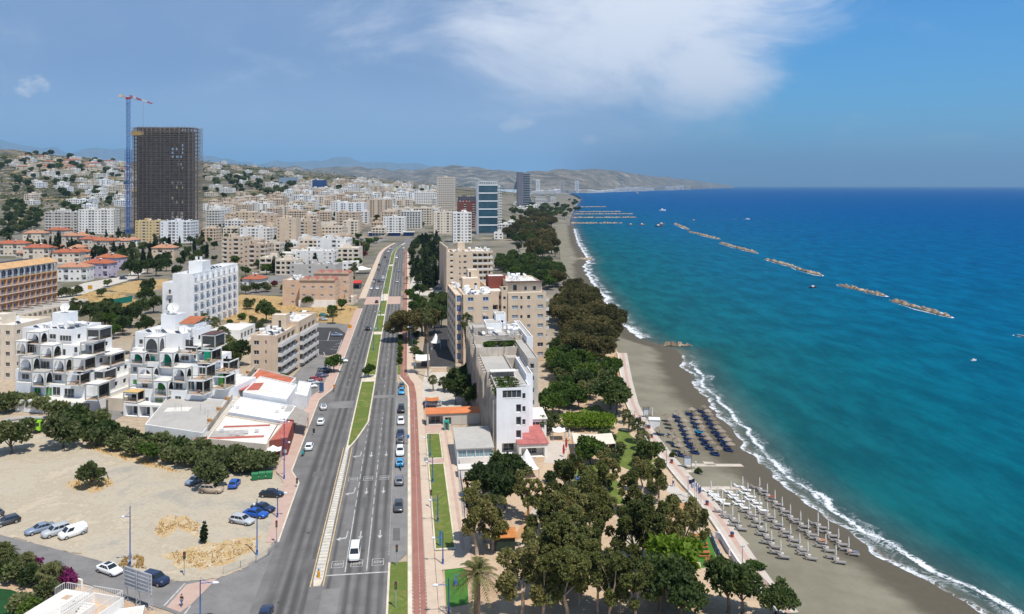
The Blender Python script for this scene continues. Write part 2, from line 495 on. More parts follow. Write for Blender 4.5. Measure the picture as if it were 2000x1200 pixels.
def ridge(name,prof,Y0,Y1,base,material,seed=0.0,rough=0.05):
 """a range of hills seen along the given skyline, with a front slope, a crest and a back slope"""
 mb=MB()
 xs=[]
 p=prof[0][0]
 while p<=prof[-1][0]:
  xs.append(p)
  p+=4
 ts=[0,0.12,0.28,0.45,0.62,0.8,1.0,1.25,1.6]
 for p in xs:
  Yc=(lerp_table(Y1,p)if isinstance(Y1,list)else Y1)+300*sin(p*0.05)
  Yf=lerp_table(Y0,p)if isinstance(Y0,list)else Y0
  top=CH+(HY-lerp_table(prof,p))/F*Yc
  for t in ts:
   Y=Yf+(Yc-Yf)*t
   h=base+(top-base)*(sin(min(t,1)*pi/2)**1.15 if t<=1 else 1-(t-1)*1.3)
   h+=(top-base)*rough*2.2*noise.noise(Vector((p*0.035+seed,Y/(Yc*0.12),seed)))*(1 if 0<t<1.3 else 0)
   mb.v.append(((p-CX)/F*Y,Y,h))
 n=len(ts)
 for i in range(len(xs)-1):
  for j in range(n-1):
   mb.f.append((i*n+j,(i+1)*n+j,(i+1)*n+j+1,i*n+j+1))
   mb.m.append(0)
 return setting(mb.build(name,material,smooth=True))
BAY=[(1040,6700),(1150,6900),(1250,9400),(1350,13000),(1434,22000)]
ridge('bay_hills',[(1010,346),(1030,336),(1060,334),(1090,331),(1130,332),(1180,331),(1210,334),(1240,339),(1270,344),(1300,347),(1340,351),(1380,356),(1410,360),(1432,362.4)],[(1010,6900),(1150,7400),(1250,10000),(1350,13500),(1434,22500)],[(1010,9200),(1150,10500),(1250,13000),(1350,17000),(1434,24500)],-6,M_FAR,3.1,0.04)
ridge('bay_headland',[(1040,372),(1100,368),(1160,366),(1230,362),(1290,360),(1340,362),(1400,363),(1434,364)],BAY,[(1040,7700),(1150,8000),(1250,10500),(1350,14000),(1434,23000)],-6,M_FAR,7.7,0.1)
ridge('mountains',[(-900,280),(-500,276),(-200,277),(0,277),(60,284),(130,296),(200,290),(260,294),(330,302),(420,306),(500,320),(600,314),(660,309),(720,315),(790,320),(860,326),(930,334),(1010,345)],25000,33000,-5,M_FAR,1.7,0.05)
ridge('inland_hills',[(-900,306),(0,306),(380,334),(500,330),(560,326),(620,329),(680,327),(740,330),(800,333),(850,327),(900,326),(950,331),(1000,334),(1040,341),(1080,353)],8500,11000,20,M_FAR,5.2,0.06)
def beach_material():
 m,nt,b=nodes_of('grey sand')
 g=N(nt,'ShaderNodeNewGeometry')
 sp=N(nt,'ShaderNodeSeparateXYZ')
 nt.links.new(g.outputs['Position'],sp.inputs[0])
 v=mapped(nt,1,1,1)
 f=noise_fac(nt,v,0.08,8)
 f2=noise_fac(nt,v,1.1,6)
 dry=mixc(nt,sstep(nt,f,0.35,0.65),(0.175,0.158,0.112),(0.225,0.205,0.15))
 dry=mixc(nt,math_(nt,'MULTIPLY',sstep(nt,f2,0.5,0.75),0.35),dry,(0.15,0.132,0.095))
 wet=mixc(nt,f2,(0.08,0.068,0.047),(0.112,0.095,0.068))
 zz=math_(nt,'ADD',sp.outputs[2],math_(nt,'MULTIPLY',math_(nt,'SUBTRACT',f,0.5),1.1))
 k=sstep(nt,zz,-0.75,-1.35)
 nt.links.new(mixc(nt,k,dry,wet),b.inputs['Base Color'])
 b.inputs['Roughness'].default_value=0.9
 b.inputs['Specular IOR Level'].default_value=0.2
 bump(nt,b,f2,0.5,0.08)
 return m
def build_beach():
 mb=MB()
 rows=[-60,0,40]
 y=60.0
 while y<1250:
  rows.append(y)
  y+=4+y*0.012
 n=18
 for y in rows:
  xs,xp=xshore(y),xprom(y)
  xp=min(xp,xs-2)
  for j in range(n):
   t=j/(n-1)
   x=xp+(xs+22-xp)*t
   d=xs-x
   z=max(min(0.012,-2+0.1*d),-4.5)
   if 0<d<60:
    z+=0.10*noise.noise(Vector((x/9,y/14,2.0)))*min(1,d/6)
   mb.v.append((x,y,z))
 for i in range(len(rows)-1):
  for j in range(n-1):
   mb.f.append((i*n+j,i*n+j+1,(i+1)*n+j+1,(i+1)*n+j))
   mb.m.append(0)
 return setting(mb.build('beach',beach_material(),smooth=True))
build_beach()
def sea_material():
 m,nt,b=nodes_of('sea water')
 at_=N(nt,'ShaderNodeAttribute',attribute_name='off')
 off=at_.outputs['Fac']
 g=N(nt,'ShaderNodeNewGeometry')
 sp=N(nt,'ShaderNodeSeparateXYZ')
 nt.links.new(g.outputs['Position'],sp.inputs[0])
 v=mapped(nt,1,1,1)
 lo=noise_fac(nt,mapped(nt,0.004,0.0022,1),1.0,5)
 d=math_(nt,'MULTIPLY',math_(nt,'LOGARITHM',math_(nt,'ADD',math_(nt,'MAXIMUM',off,0.0),4.0),10.0),0.25)
 d=math_(nt,'ADD',d,math_(nt,'MULTIPLY',math_(nt,'SUBTRACT',lo,0.5),0.10))
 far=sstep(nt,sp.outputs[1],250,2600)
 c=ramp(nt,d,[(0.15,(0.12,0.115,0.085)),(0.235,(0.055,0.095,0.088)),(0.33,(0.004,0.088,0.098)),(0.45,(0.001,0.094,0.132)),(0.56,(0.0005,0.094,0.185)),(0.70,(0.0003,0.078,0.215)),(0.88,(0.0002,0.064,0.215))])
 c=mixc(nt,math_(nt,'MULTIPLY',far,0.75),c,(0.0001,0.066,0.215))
 rp=noise_fac(nt,mapped(nt,0.10,0.035,1),1.0,9,0.72)
 c=mixc(nt,sstep(nt,rp,0.36,0.66),mixc(nt,1.0,c,(0.66,0.72,0.76),'MULTIPLY'),mixc(nt,1.0,c,(1.25,1.16,1.14),'MULTIPLY'))  # light and dark of the ripples painted as tints of the water
 sw=noise_fac(nt,mapped(nt,0.045,0.011,1),1.0,6,0.6)
 c=mixc(nt,math_(nt,'MULTIPLY',sstep(nt,sw,0.52,0.66),0.30),c,mixc(nt,1.0,c,(0.55,0.66,0.72),'MULTIPLY'))
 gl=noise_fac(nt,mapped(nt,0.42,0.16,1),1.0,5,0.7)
 c=mixc(nt,math_(nt,'MULTIPLY',sstep(nt,gl,0.56,0.74),0.35),c,mixc(nt,1.0,c,(2.2,1.55,1.4),'MULTIPLY'))  # glints painted as brighter flecks in the water colour
 wc=noise_fac(nt,mapped(nt,0.16,0.05,1),1.0,3,0.5)
 gate=noise_fac(nt,mapped(nt,0.010,0.006,1),1.0,3)
 w=math_(nt,'MULTIPLY',sstep(nt,wc,0.745,0.79),sstep(nt,gate,0.42,0.6))
 w=math_(nt,'MULTIPLY',w,sstep(nt,off,40,160))
 c=mixc(nt,math_(nt,'MULTIPLY',w,0.8),c,(0.6,0.66,0.7))
 df=N(nt,'ShaderNodeBsdfDiffuse')
 nt.links.new(c,df.inputs['Color'])
 gs=N(nt,'ShaderNodeBsdfGlossy')
 gs.inputs['Roughness'].default_value=0.22
 bm=N(nt,'ShaderNodeBump')
 bm.inputs['Strength'].default_value=0.6
 bm.inputs['Distance'].default_value=1.2
 nt.links.new(noise_fac(nt,mapped(nt,0.16,0.07,1),1.0,8,0.65),bm.inputs['Height'])
 for q in(df,gs):
  nt.links.new(bm.outputs[0],q.inputs['Normal'])
 mx=N(nt,'ShaderNodeMixShader')
 mx.inputs[0].default_value=0.035
 nt.links.new(df.outputs[0],mx.inputs[1])
 nt.links.new(gs.outputs[0],mx.inputs[2])
 nt.links.new(mx.outputs[0],nt.nodes['Material Output'].inputs['Surface'])
 return m
OFFS=[-6,-3,0,3,6,10,15,22,32,45,65,90,130,190,270,400,600,900,1400,2200,3500,6000,10000,18000,32000,60000]
def rows_geo(a,b,k):
 out,y=[],a
 while y<b:
  out.append(y)
  y*=k
 return out+[b]
def with_attr(o,vals,name='off'):
 a=o.data.attributes.new(name,'FLOAT','POINT')
 a.data.foreach_set('value',vals)
 return o
def build_sea():
 rows=[-800,-300,-60,0,40]+[60+6*i for i in range(160)]+rows_geo(1030,78000,1.03)
 mb,vals=MB(),[]
 for y in rows:
  xs=xshore(y)if y<YHEAD else((138-34*min(1,(y-YHEAD)/4000))/F*y)
  for o in OFFS:
   mb.v.append((min(xs+o,61000),y,-2.0))
   vals.append(o)
 n=len(OFFS)
 for i in range(len(rows)-1):
  for j in range(n-1):
   mb.f.append((i*n+j,i*n+j+1,(i+1)*n+j+1,(i+1)*n+j))
   mb.m.append(0)
 o=with_attr(mb.build('sea',sea_material()),vals)
 mb=MB()
 return setting(o)
def xshore_far(Y):
 return(138-34*min(1,(Y-YHEAD)/4000))/F*Y
_xs0=xshore
def xshore(Y):
 return xshore_far(Y)if Y>YHEAD else _xs0(Y)
build_sea()
def foam_material(name,thr,scale,seed):
 m,nt,b=nodes_of(name)
 at_=N(nt,'ShaderNodeAttribute',attribute_name='off')
 v=mapped(nt,1,1,1)
 mp=N(nt,'ShaderNodeMapping')
 mp.inputs['Location'].default_value=(seed,seed*2,0)
 nt.links.new(v,mp.inputs['Vector'])
 n=N(nt,'ShaderNodeTexNoise')
 n.inputs['Scale'].default_value=scale
 n.inputs['Detail'].default_value=7
 n.inputs['Roughness'].default_value=0.65
 n.inputs['Distortion'].default_value=1.2
 nt.links.new(mp.outputs[0],n.inputs['Vector'])
 lacy=math_(nt,'SUBTRACT',1.0,math_(nt,'MULTIPLY',math_(nt,'ABSOLUTE',math_(nt,'SUBTRACT',n.outputs['Fac'],0.5)),6.0),clamp=True)
 body=math_(nt,'ADD',math_(nt,'MULTIPLY',n.outputs['Fac'],0.7),math_(nt,'MULTIPLY',lacy,0.5))
 k=math_(nt,'MULTIPLY',sstep(nt,math_(nt,'ADD',body,at_.outputs['Fac']),thr,thr+0.42),0.93)
 b.inputs['Base Color'].default_value=(0.74,0.77,0.79,1)
 b.inputs['Roughness'].default_value=0.6
 nt.links.new(k,b.inputs['Alpha'])
 return m
M_FOAM=foam_material('surf foam',0.80,0.42,0.0)
M_FOAM2=foam_material('breaking crest',0.80,0.5,9.0)
def surf(name,y0,y1,offs,amps,material,wob=1.0,seed=0.0,z=-1.96,fade=8):
 """a ribbon of foam along the shore: offs across it in metres from the water line, amps how dense at each"""
 mb,vals=MB(),[]
 y=y0
 rows=[]
 while y<y1:
  rows.append(y)
  y+=1.2+y*0.003
 for y in rows:
  wb=wob*(1.6*noise.noise(Vector((y/14,seed,0)))+0.9*noise.noise(Vector((y/5,seed,3))))
  e=max(0.0,min(1.0,(y-y0)/fade,(y1-y)/fade))
  for o,a in zip(offs,amps):
   d=o+wb
   mb.v.append((xshore(y)+d,y,max(z,-2+0.1*-d+0.03)))
   vals.append(a-(1-e)*0.8+0.30*noise.noise(Vector((y/9,o/3,seed+7)))-0.10)
 n=len(offs)
 for i in range(len(rows)-1):
  for j in range(n-1):
   mb.f.append((i*n+j,i*n+j+1,(i+1)*n+j+1,(i+1)*n+j))
   mb.m.append(0)
 return setting(with_attr(mb.build(name,material,smooth=True),vals),'stuff','white surf foam along the waterline')
surf('foam',60,297,[-1.2,-0.4,0.4,1.4,3.0,5.5,9.0],[-0.4,0.42,0.36,0.2,0.24,0.14,-0.6],M_FOAM,1.8,1.0)
surf('foam',150,286,[1.8,2.4,3.0,4.0,5.6],[-0.5,0.3,0.55,0.12,-0.6],M_FOAM2,1.6,4.0,-1.92)
surf('foam',100,168,[2.2,3.0,3.7,4.9,6.6],[-0.5,0.35,0.55,0.12,-0.6],M_FOAM2,1.6,8.0,-1.89)
surf('foam',60,112,[2.0,2.9,3.6,4.9,6.8],[-0.5,0.35,0.6,0.15,-0.6],M_FOAM2,1.6,13.0,-1.86)
surf('foam',316,1150,[-1.5,-0.5,0.6,2.0,4.0,6.5,9.5],[-0.4,0.6,0.55,0.3,0.28,0.12,-0.6],M_FOAM,1.5,21.0)
def bend(v):
 return 0.0 if v<700 else 0.00052*(v-700)**2
def strip(name,tab,z,material,dv=12.0,kind='structure',thick=0.0,edge=None):
 """tab: rows (v, u left, u right) in the road frame"""
 mb=MB()
 rows=[]
 for(v0,a0,b0),(v1,a1,b1)in zip(tab,tab[1:]):
  k=max(1,int((v1-v0)/dv))
  for i in range(k):
   t=i/k
   rows.append((v0+(v1-v0)*t,a0+(a1-a0)*t,b0+(b1-b0)*t))
 rows.append(tab[-1])
 for v,a,b in rows:
  mb.v+=[(a+bend(v),v,z),(b+bend(v),v,z)]
 for i in range(len(rows)-1):
  mb.f.append((2*i,2*i+1,2*i+3,2*i+2))
  mb.m.append(0)
 if thick:
  n0=len(mb.v)
  for v,a,b in rows:
   mb.v+=[(a+bend(v),v,z-thick),(b+bend(v),v,z-thick)]
  for i in range(len(rows)-1):
   mb.f+=[(2*i,2*i+2,n0+2*i+2,n0+2*i),(2*i+3,2*i+1,n0+2*i+1,n0+2*i+3)]
   mb.m+=[0,0]
  mb.f.append((0,1,n0+1,n0))
  mb.m.append(0)
 return setting(mb.build(name,material,rz=TH),kind)
def patch(name,pts,z,material,kind='structure',px=True,rag=0.0):
 vs=[G(x,y)[:2]if px else(x,y)for x,y in pts]
 if rag:
  o_=[]
  for(xa,ya),(xb,yb)in zip(vs,vs[1:]+vs[:1]):
   n=max(2,int(hypot(xb-xa,yb-ya)/(rag*.8)))
   for i in range(n):
    x,y=xa+(xb-xa)*i/n,ya+(yb-ya)*i/n
    o_.append((x+rag*(noise.noise(Vector((x/rag*.5,y/rag*.5,1)))+.6*noise.noise(Vector((x/rag*1.3,y/rag*1.3,4)))),y+rag*(noise.noise(Vector((x/rag*.5,y/rag*.5,9)))+.6*noise.noise(Vector((x/rag*1.3,y/rag*1.3,7))))))
  vs=o_
 area=sum(a[0]*b[1]-b[0]*a[1]for a,b in zip(vs,vs[1:]+vs[:1]))
 if area<0:
  vs.reverse()
 mb=MB()
 mb.add([(x,y,z)for x,y in vs],[tuple(range(len(vs)))])
 return setting(mb.build(name,material),kind)
patch('vacant_lot',[(-140,838),(30,842),(150,866),(300,900),(420,925),(520,928),(562,925),(576,960),(566,1000),(548,1045),(520,1083),(470,1113),(420,1132),(340,1135),(260,1117),(190,1094),(100,1070),(0,1045),(-140,1012)],0.0,M_LOT,rag=.7)
patch('side_street',[(-240,985),(-140,1012),(0,1045),(100,1070),(190,1094),(260,1117),(340,1136),(420,1133),(470,1114),(520,1084),(548,1046),(572,1000),(640,1000),(600,1320),(480,1320),(420,1228),(330,1194),(230,1162),(120,1124),(0,1084),(-140,1045),(-240,1015)],0.006,M_SIDE)
road=strip('road',[(50,-22.4,-2.9),(126,-21.9,-2.9),(150,-21.5,-3.0),(165,-21.6,-3.1),(172,-24.0,-3.1),(228,-24.4,-3.2),(240,-21.7,-3.2),(700,-21.6,-3.3),(860,-21.2,-3.3),(930,-21,-3.3)],0.022,M_ROAD)
strip('parking_lane',[(126,-2.9,-2.8),(131,-2.9,0.0),(228,-3.2,0.15),(246,-3.2,-2.9)],0.014,M_PARK)
patch('forecourt',[(520,790),(566,742),(612,690),(640,699),(664,692),(668,700),(640,742),(618,790),(588,800),(560,812)],0.006,M_PARK)
patch('dark_parking_lot',[(606,692),(620,640),(660,641),(676,652),(672,668),(662,690),(640,695)],0.014,M_DARK)
patch('side_street',[(520,655),(616,632),(690,634),(694,650),(676,650),(660,640),(612,640),(520,668)],0.010,M_SIDE)
patch('lane',[(232,770),(262,660),(300,652),(330,640),(300,655),(286,740),(262,800),(190,838),(170,826)],0.006,M_SIDE)
patch('inland_street',[(95,578),(165,553),(250,538),(272,512),(330,508),(300,520),(262,545),(200,562),(120,590)],0.010,M_CONC)
patch('dry_field',[(108,578),(150,568),(240,572),(272,590),(250,604),(190,606),(112,604)],0.004,M_DRYG,rag=2.0)
patch('dry_field',[(200,566),(262,548),(330,545),(330,560),(270,575)],0.003,M_DRYG,rag=2.0)
patch('dry_field',[(420,600),(470,575),(560,580),(640,590),(700,600),(690,634),(640,630),(560,622),(480,632),(440,630)],0.004,M_DRYG,rag=2.0)
patch('inland_street',[(470,548),(520,540),(590,537),(660,533),(660,540),(560,548),(480,560)],0.012,M_PARK)
patch('market_car_park',[(640,462),(720,450),(775,452),(782,462),(735,474),(660,474)],0.010,M_PARK)
patch('hotel_terrace',[(420,690),(470,628),(505,634),(492,662),(440,700)],0.006,M_CONC)
for q in([(300,1046),(318,1008),(362,1008),(394,1024),(390,1048),(345,1034),(322,1052)],[(325,1084),(390,1064),(440,1056),(505,1048),(505,1072),(450,1098),(400,1114),(345,1110)],[(128,946),(150,933),(215,933),(220,948),(190,962),(148,958)],[(160,872),(190,864),(260,888),(330,913),(375,925),(330,922),(250,902)]):
 patch('dry_patch',q,0.005,M_DRYP,rag=1.1)
patch('swimming_pool',[(468,652),(490,640),(498,644),(480,658)],0.02,mat('pool water',(0.03,0.30,0.38),rough=0.1,var=0.1))
patch('car_park',[(822,716),(832,640),(884,640),(890,716)],0.006,M_DARK)
patch('car_park',[(822,760),(832,722),(888,722),(900,765),(905,800),(830,800)],0.008,M_CONC)
patch('car_park',[(792,575),(808,540),(860,535),(870,580)],0.006,M_CONC)
MED=[(184,-13.8,-13.3),(192,-13.85,-11.6),(205,-13.9,-9.6),(240,-13.95,-9.55),(300,-14.0,-9.9),(700,-13.7,-10.3),(840,-12.8,-11.2)]
strip('median_kerb',MED,0.13,M_KERB,thick=0.12)
for a,b in((187,247),(256,325),(331,372),(376,420),(446,600),(612,812)):
 strip('median_grass',[(v,lerp_table([(q[0],q[1])for q in MED],v)+0.34,lerp_table([(q[0],q[2])for q in MED],v)-0.34)for v in sorted({a,b,*[q[0]for q in MED if a<q[0]<b]})],0.142,M_GRASS)
strip('median_tail',[(122,-13.9,-12.9),(124,-14.1,-12.7),(186,-13.9,-13.2)],0.10,M_KERB,thick=0.09)
strip('crossing',[(408,-21.6,-13.9),(436,-21.6,-13.9)],0.028,M_PINK)
strip('crossing',[(408,-10.2,-3.4),(436,-10.2,-3.4)],0.028,M_PINK)
strip('pavement',[(138,-23.6,-21.6),(165,-24.6,-21.75),(172,-27.2,-24.15),(228,-27.8,-24.55),(240,-25.2,-21.85),(262,-24.6,-21.75),(395,-24.6,-21.75)],0.12,M_PINK,thick=0.11)
strip('pavement',[(430,-25.4,-21.75),(700,-25.0,-21.75),(840,-24,-21.4)],0.12,M_PAVE,thick=0.11)
strip('kerb',[(138,-21.6,-21.35),(165,-21.75,-21.5),(172,-24.15,-23.9),(228,-24.55,-24.3),(240,-21.85,-21.6),(395,-21.75,-21.5)],0.13,M_KERB,thick=0.12)
strip('pavement',[(50,0.1,0.75),(132,0.1,0.75),(226,0.2,0.75),(240,0.0,0.5),(252,-2.6,-1.95)],0.12,M_KERB,thick=0.11)
strip('cycle_lane',[(50,0.78,2.85),(150,0.78,2.75),(232,0.75,2.55),(243,0.3,2.1),(254,-1.95,-0.15),(300,-1.9,-0.1),(700,-1.7,-0.1),(800,-1.7,-0.2)],0.125,M_RED,dv=4,thick=0.1)
strip('pavement',[(50,2.9,4.45),(150,2.8,4.35),(200,2.7,4.3),(232,2.6,4.4),(246,1.2,4.6),(258,-0.05,2.2),(300,-0.05,1.8),(700,0.0,1.8),(820,0,1.8)],0.12,M_PAVE,thick=0.1)
strip('verge',[(256,-3.0,-2.05),(318,-3.0,-2.05)],0.13,M_GRASS,thick=0.1)
strip('verge',[(60,-2.6,0.08),(128,-2.6,0.08)],0.12,M_GRASS,thick=0.1)
strip('kerb',[(60,-2.95,-2.62),(128,-2.95,-2.62)],0.13,M_KERB,thick=0.12)
strip('lawn_kerb',[(131.5,4.48,8.0),(172.5,4.48,8.0)],0.13,M_KERB,thick=0.12)
strip('lawn_kerb',[(175.5,4.4,7.9),(193.5,4.4,7.9)],0.13,M_KERB,thick=0.12)
strip('lawn',[(132,4.75,7.75),(172,4.75,7.75)],0.145,M_GRASS)
strip('lawn',[(176,4.7,7.65),(193,4.7,7.65)],0.145,M_GRASS)
strip('path',[(60,4.45,5.4),(124.5,4.45,5.4),(125,4.45,10.2),(131,4.45,10.2)],0.105,M_PAVE)
strip('path',[(131,8.02,10.6),(195,7.95,10.8)],0.105,M_PAVE)
strip('path',[(172.6,4.42,7.96),(175.4,4.42,7.92)],0.105,M_PINK)
strip('path',[(193.6,2.72,10.8),(200,2.72,10.8)],0.102,M_PINK)
strip('path',[(131,8.9,9.5),(195,9.0,9.6)],0.112,M_PINK)
patch('park_ground',[(840,1260),(868,1100),(886,1000),(902,905),(960,880),(1040,905),(1130,770),(1185,640),(1212,700),(1222,760),(1240,820),(1262,855),(1292,895),(1330,942),(1372,988),(1404,1035),(1442,1095),(1480,1150),(1550,1260)],0.002,M_EARTH)
patch('artificial_lawn',[(868,1106),(886,1104),(912,1114),(915,1180),(884,1186),(872,1184)],0.03,M_ASTRO)
patch('green_play_lawn',[(1330,1085),(1345,1046),(1384,1042),(1404,1106),(1370,1110),(1368,1098),(1340,1100)],0.03,M_ASTRO)
patch('park_lawn',[(1192,905),(1196,860),(1214,836),(1236,852),(1262,882),(1288,922),(1240,920)],0.02,M_GRASS,rag=2.0)
patch('park_lawn',[(1100,910),(1180,905),(1225,985),(1160,990),(1110,930)],0.016,M_GRASS,rag=2.0)
patch('park_lawn',[(1130,800),(1165,790),(1200,815),(1205,835),(1150,840)],0.018,M_GRASS,rag=2.0)
patch('orange_earth',[(1298,968),(1330,970),(1352,992),(1340,1008),(1310,1010)],0.012,M_ORANGE,rag=2.0)
patch('orange_earth',[(1006,1060),(1030,1000),(1046,990),(1034,1060)],0.012,M_ORANGE,rag=2.0)
patch('orange_earth',[(1180,700),(1205,690),(1212,745),(1195,770)],0.012,M_ORANGE,rag=2.0)
patch('park_path',[(1016,1085),(1036,1000),(1062,960),(1072,965),(1046,1012),(1030,1090)],0.02,M_PROM)
patch('park_path',[(1122,760),(1130,735),(1140,735),(1136,770),(1120,790),(1114,785)],0.02,M_PROM)
patch('park_plaza',[(1200,1080),(1212,1000),(1232,1000),(1270,1060),(1280,1120),(1230,1128)],0.01,M_LOT,rag=2.0)
patch('sandy_clearing',[(1310,980),(1296,948),(1320,945),(1352,985)],0.014,M_CONC,rag=2.0)
patch('terrace_lane',[(1062,905),(1072,862),(1098,862),(1112,870),(1104,905)],0.012,M_PROM)
def along(poly,off0,off1,z,name,material,thick=0.0):
 pts=[Vector(G(x,y)[:2])for x,y in poly]
 L,R=[],[]
 for i,p in enumerate(pts):
  d=(pts[min(i+1,len(pts)-1)]-pts[max(i-1,0)]).normalized()
  n=Vector((-d.y,d.x))
  L.append(p+n*off0)
  R.append(p+n*off1)
 mb=MB()
 for a,b in zip(L,R):
  mb.v+=[(a.x,a.y,z),(b.x,b.y,z)]
 for i in range(len(pts)-1):
  mb.f.append((2*i,2*i+1,2*i+3,2*i+2))
  mb.m.append(0)
 if thick:
  k=len(mb.v)
  mb.v+=[(x,y,z-thick)for x,y,z in mb.v[:k]]
  for i in range(len(pts)-1):
   mb.f+=[(2*i+2,2*i,k+2*i,k+2*i+2),(2*i+1,2*i+3,k+2*i+3,k+2*i+1)]
   mb.m+=[0,0]
 return mb.build(name,material)
PROM_LINE=list(reversed(PROM_PX[:12]))
setting(along(PROM_LINE,-0.15,3.0,0.10,'promenade',M_PROM,0.4))
setting(along(PROM_LINE,1.0,1.9,0.106,'promenade_path',M_PINK))
w_=along(PROM_LINE,-0.55,-0.15,0.45,'promenade_wall',mat('pale wall',(0.62,0.57,0.50),var=0.12,streak=0.3),1.0)
tag(w_,'long low pale wall between the promenade and the beach','wall')
def marks(name,rects,z,material):
 mb=MB()
 for u0,u1,v0,v1 in rects:
  mb.quad((u0,v0,z),(u1,v0,z),(u1,v1,z),(u0,v1,z))
 return setting(mb.build(name,material,rz=TH))
R_=[]
v=124.0
while v<185:
 uu=-13.45-0.0*v
 w=0.62*(1-max(0,(v-170))/40)
 R_.append((uu-w,uu+w,v,v+0.55))
 v+=1.15
marks('median_hatching',R_,0.108,M_WHITE)
R_=[]
for u0,va,solid in((-9.55,126,150),(-6.25,126,146)):
 R_.append((u0-0.08,u0+0.08,va,solid))
 v=solid+1.5
 while v<215:
  R_.append((u0-0.07,u0+0.07,v,v+(3.2 if v<175 else 1.6)))
  v+=4.6
R_.append((-12.3,-2.95,125.0,125.35))
v=131.0
while v<226:
 R_.append((-3.02,-2.9,v,v+0.45))
 v+=1.0
for v in range(240,700,9):
 R_.append((-6.75,-6.65,v,v+3))
 R_.append((-17.75,-17.65,v,v+3))
marks('lane_markings',R_,0.029,M_WHITE)
marks('edge_line',[(-14.45,-14.3,122,186),(-12.55,-12.4,122,186)],0.029,M_YELLOW)
R_=[]
v=62.0
while v<225:
 for u0 in(0.84,1.86,2.74):
  R_.append((u0-0.06,u0+0.06,v,v+0.5))
 v+=1.0
marks('cycle_lane_dashes',R_,0.131,M_WHITE)
marks('cycle_lane_line',[(-1.08,-1.0,256,700)],0.131,M_WHITE)
M_REPAIR=asphalt_material('road repair',(0.125,0.12,0.115))
M_WORN=asphalt_material('worn road',(0.205,0.196,0.185))
marks('road_repair',[(-19.4,-17.0,168,171),(-9.2,-6.6,236,252),(-8.6,-7.4,150.5,156),(-5.9,-4.9,172,186),(-20.9,-18.4,300,322),(-16,-14.6,126,131),(-2.4,-1.2,136,141),(-5.6,-3.6,330,352)],0.026,M_REPAIR)
marks('worn_road',[(-21.3,-14.6,219,226),(-21.0,-17.5,96,112),(-9.9,-3.4,228,231),(-12.4,-9.8,108,121)],0.0245,M_WORN)
for u,v in((-16.9,141),(-7.2,133),(-4.1,160),(-19.9,188),(-8.4,200),(-1.9,150),(-18.2,118),(-6.0,112)):
 mb=MB()
 mb.add([(u+.36*cos(i*pi/7),v+.36*sin(i*pi/7),0.0275)for i in range(14)],[tuple(range(14))])
 setting(mb.build('manhole_cover',mat('iron cover',(.07,.065,.06),rough=.7),rz=TH))
def arrow(u,v,turn,name='lane_arrow',s=1.0,z=0.03,material=None):
 mb=MB()
 if turn:
  mb.add([(u+0.55,v+3.4,z),(u+0.75,v+3.4,z),(u+0.62,v+0.9,z),(u+0.42,v+0.9,z)],[(3,2,1,0)])
  mb.add([(u+0.62,v+0.9,z+.001),(u+0.5,v+0.4,z+.001),(u-0.45,v+0.1,z+.001),(u-0.4,v+0.7,z+.001)],[(3,2,1,0)])
  mb.add([(u-0.4,v+1.1,z),(u-1.15,v+0.25,z),(u-0.45,v-0.4,z)],[(0,1,2)])
 else:
  mb.add([(u-0.09*s,v+1.3*s,z),(u+0.09*s,v+1.3*s,z),(u+0.09*s,v+3.4*s,z),(u-0.09*s,v+3.4*s,z)],[(0,1,2,3)])
  mb.add([(u-0.42*s,v+1.35*s,z),(u,v,z),(u+0.42*s,v+1.35*s,z)],[(0,1,2)])
 return setting(mb.build(name,material or M_WHITE,rz=TH))
for v in(137.5,157.5,179):
 arrow(-10.8,v,True)
 arrow(-7.9,v-0.4,False)
 arrow(-4.6,v-0.4,False)
for v in(196,206,222):
 arrow(2.25,v,False,'cycle_arrow',0.42,0.133)
for v in(180,200,215):
 arrow(1.35,v,False,'cycle_arrow',0.42,0.133)
def lane_box(u,v,w=1.9,h=2.3):
 marks('lane_box',[(u-w/2,u+w/2,v,v+0.12),(u-w/2,u+w/2,v+h-0.12,v+h),(u-w/2,u-w/2+0.1,v+0.12,v+h-0.12),(u+w/2-0.1,u+w/2,v+0.12,v+h-0.12)]+[(u-w*0.32+i*0.24,u-w*0.32+i*0.24+0.1,v+0.7+0.15*(i%2),v+h-0.7)for i in range(6)],0.031,M_WHITE)
for v in(127.5,164.5):
 for u in(-10.9,-7.9,-4.6):
  lane_box(u,v)
def px_line(name,segs,w,z,material):
 mb=MB()
 for(xa,ya,xb,yb)in segs:
  a,b=Vector(G(xa,ya)[:2]),Vector(G(xb,yb)[:2])
  d=(b-a).normalized()
  n=Vector((-d.y,d.x))*w/2
  mb.quad((*(a-n),z),(*(b-n),z),(*(b+n),z),(*(a+n),z))
 return setting(mb.build(name,material))
px_line('bay_line',[(613,666,664,666),(640,666,645,648),(655,673,672,668),(650,678,668,676),(645,682,664,684),(606,692,656,696),(623,694,620,686),(635,695,632,688),(656,696,668,664)],0.25,0.02,M_WHITE)
px_line('bay_line',[(858,733,860,742),(874,733,877,742),(848,746,846,732)],0.2,0.014,M_WHITE)
px_line('stop_line',[(320,1184,361,1140)],0.25,0.016,M_WHITE)
px_line('stop_line',[(360,1200,372,1184)],0.25,0.016,M_WHITE)
patch('pink_crossing',[(325,1186),(364,1142),(424,1130),(372,1182),(352,1196)],0.012,M_PINK)
def wallm(name,c,streak=.35,var=.07):
 return mat(name,c,rough=.85,var=var,scale=.25,spec=.2,streak=streak)
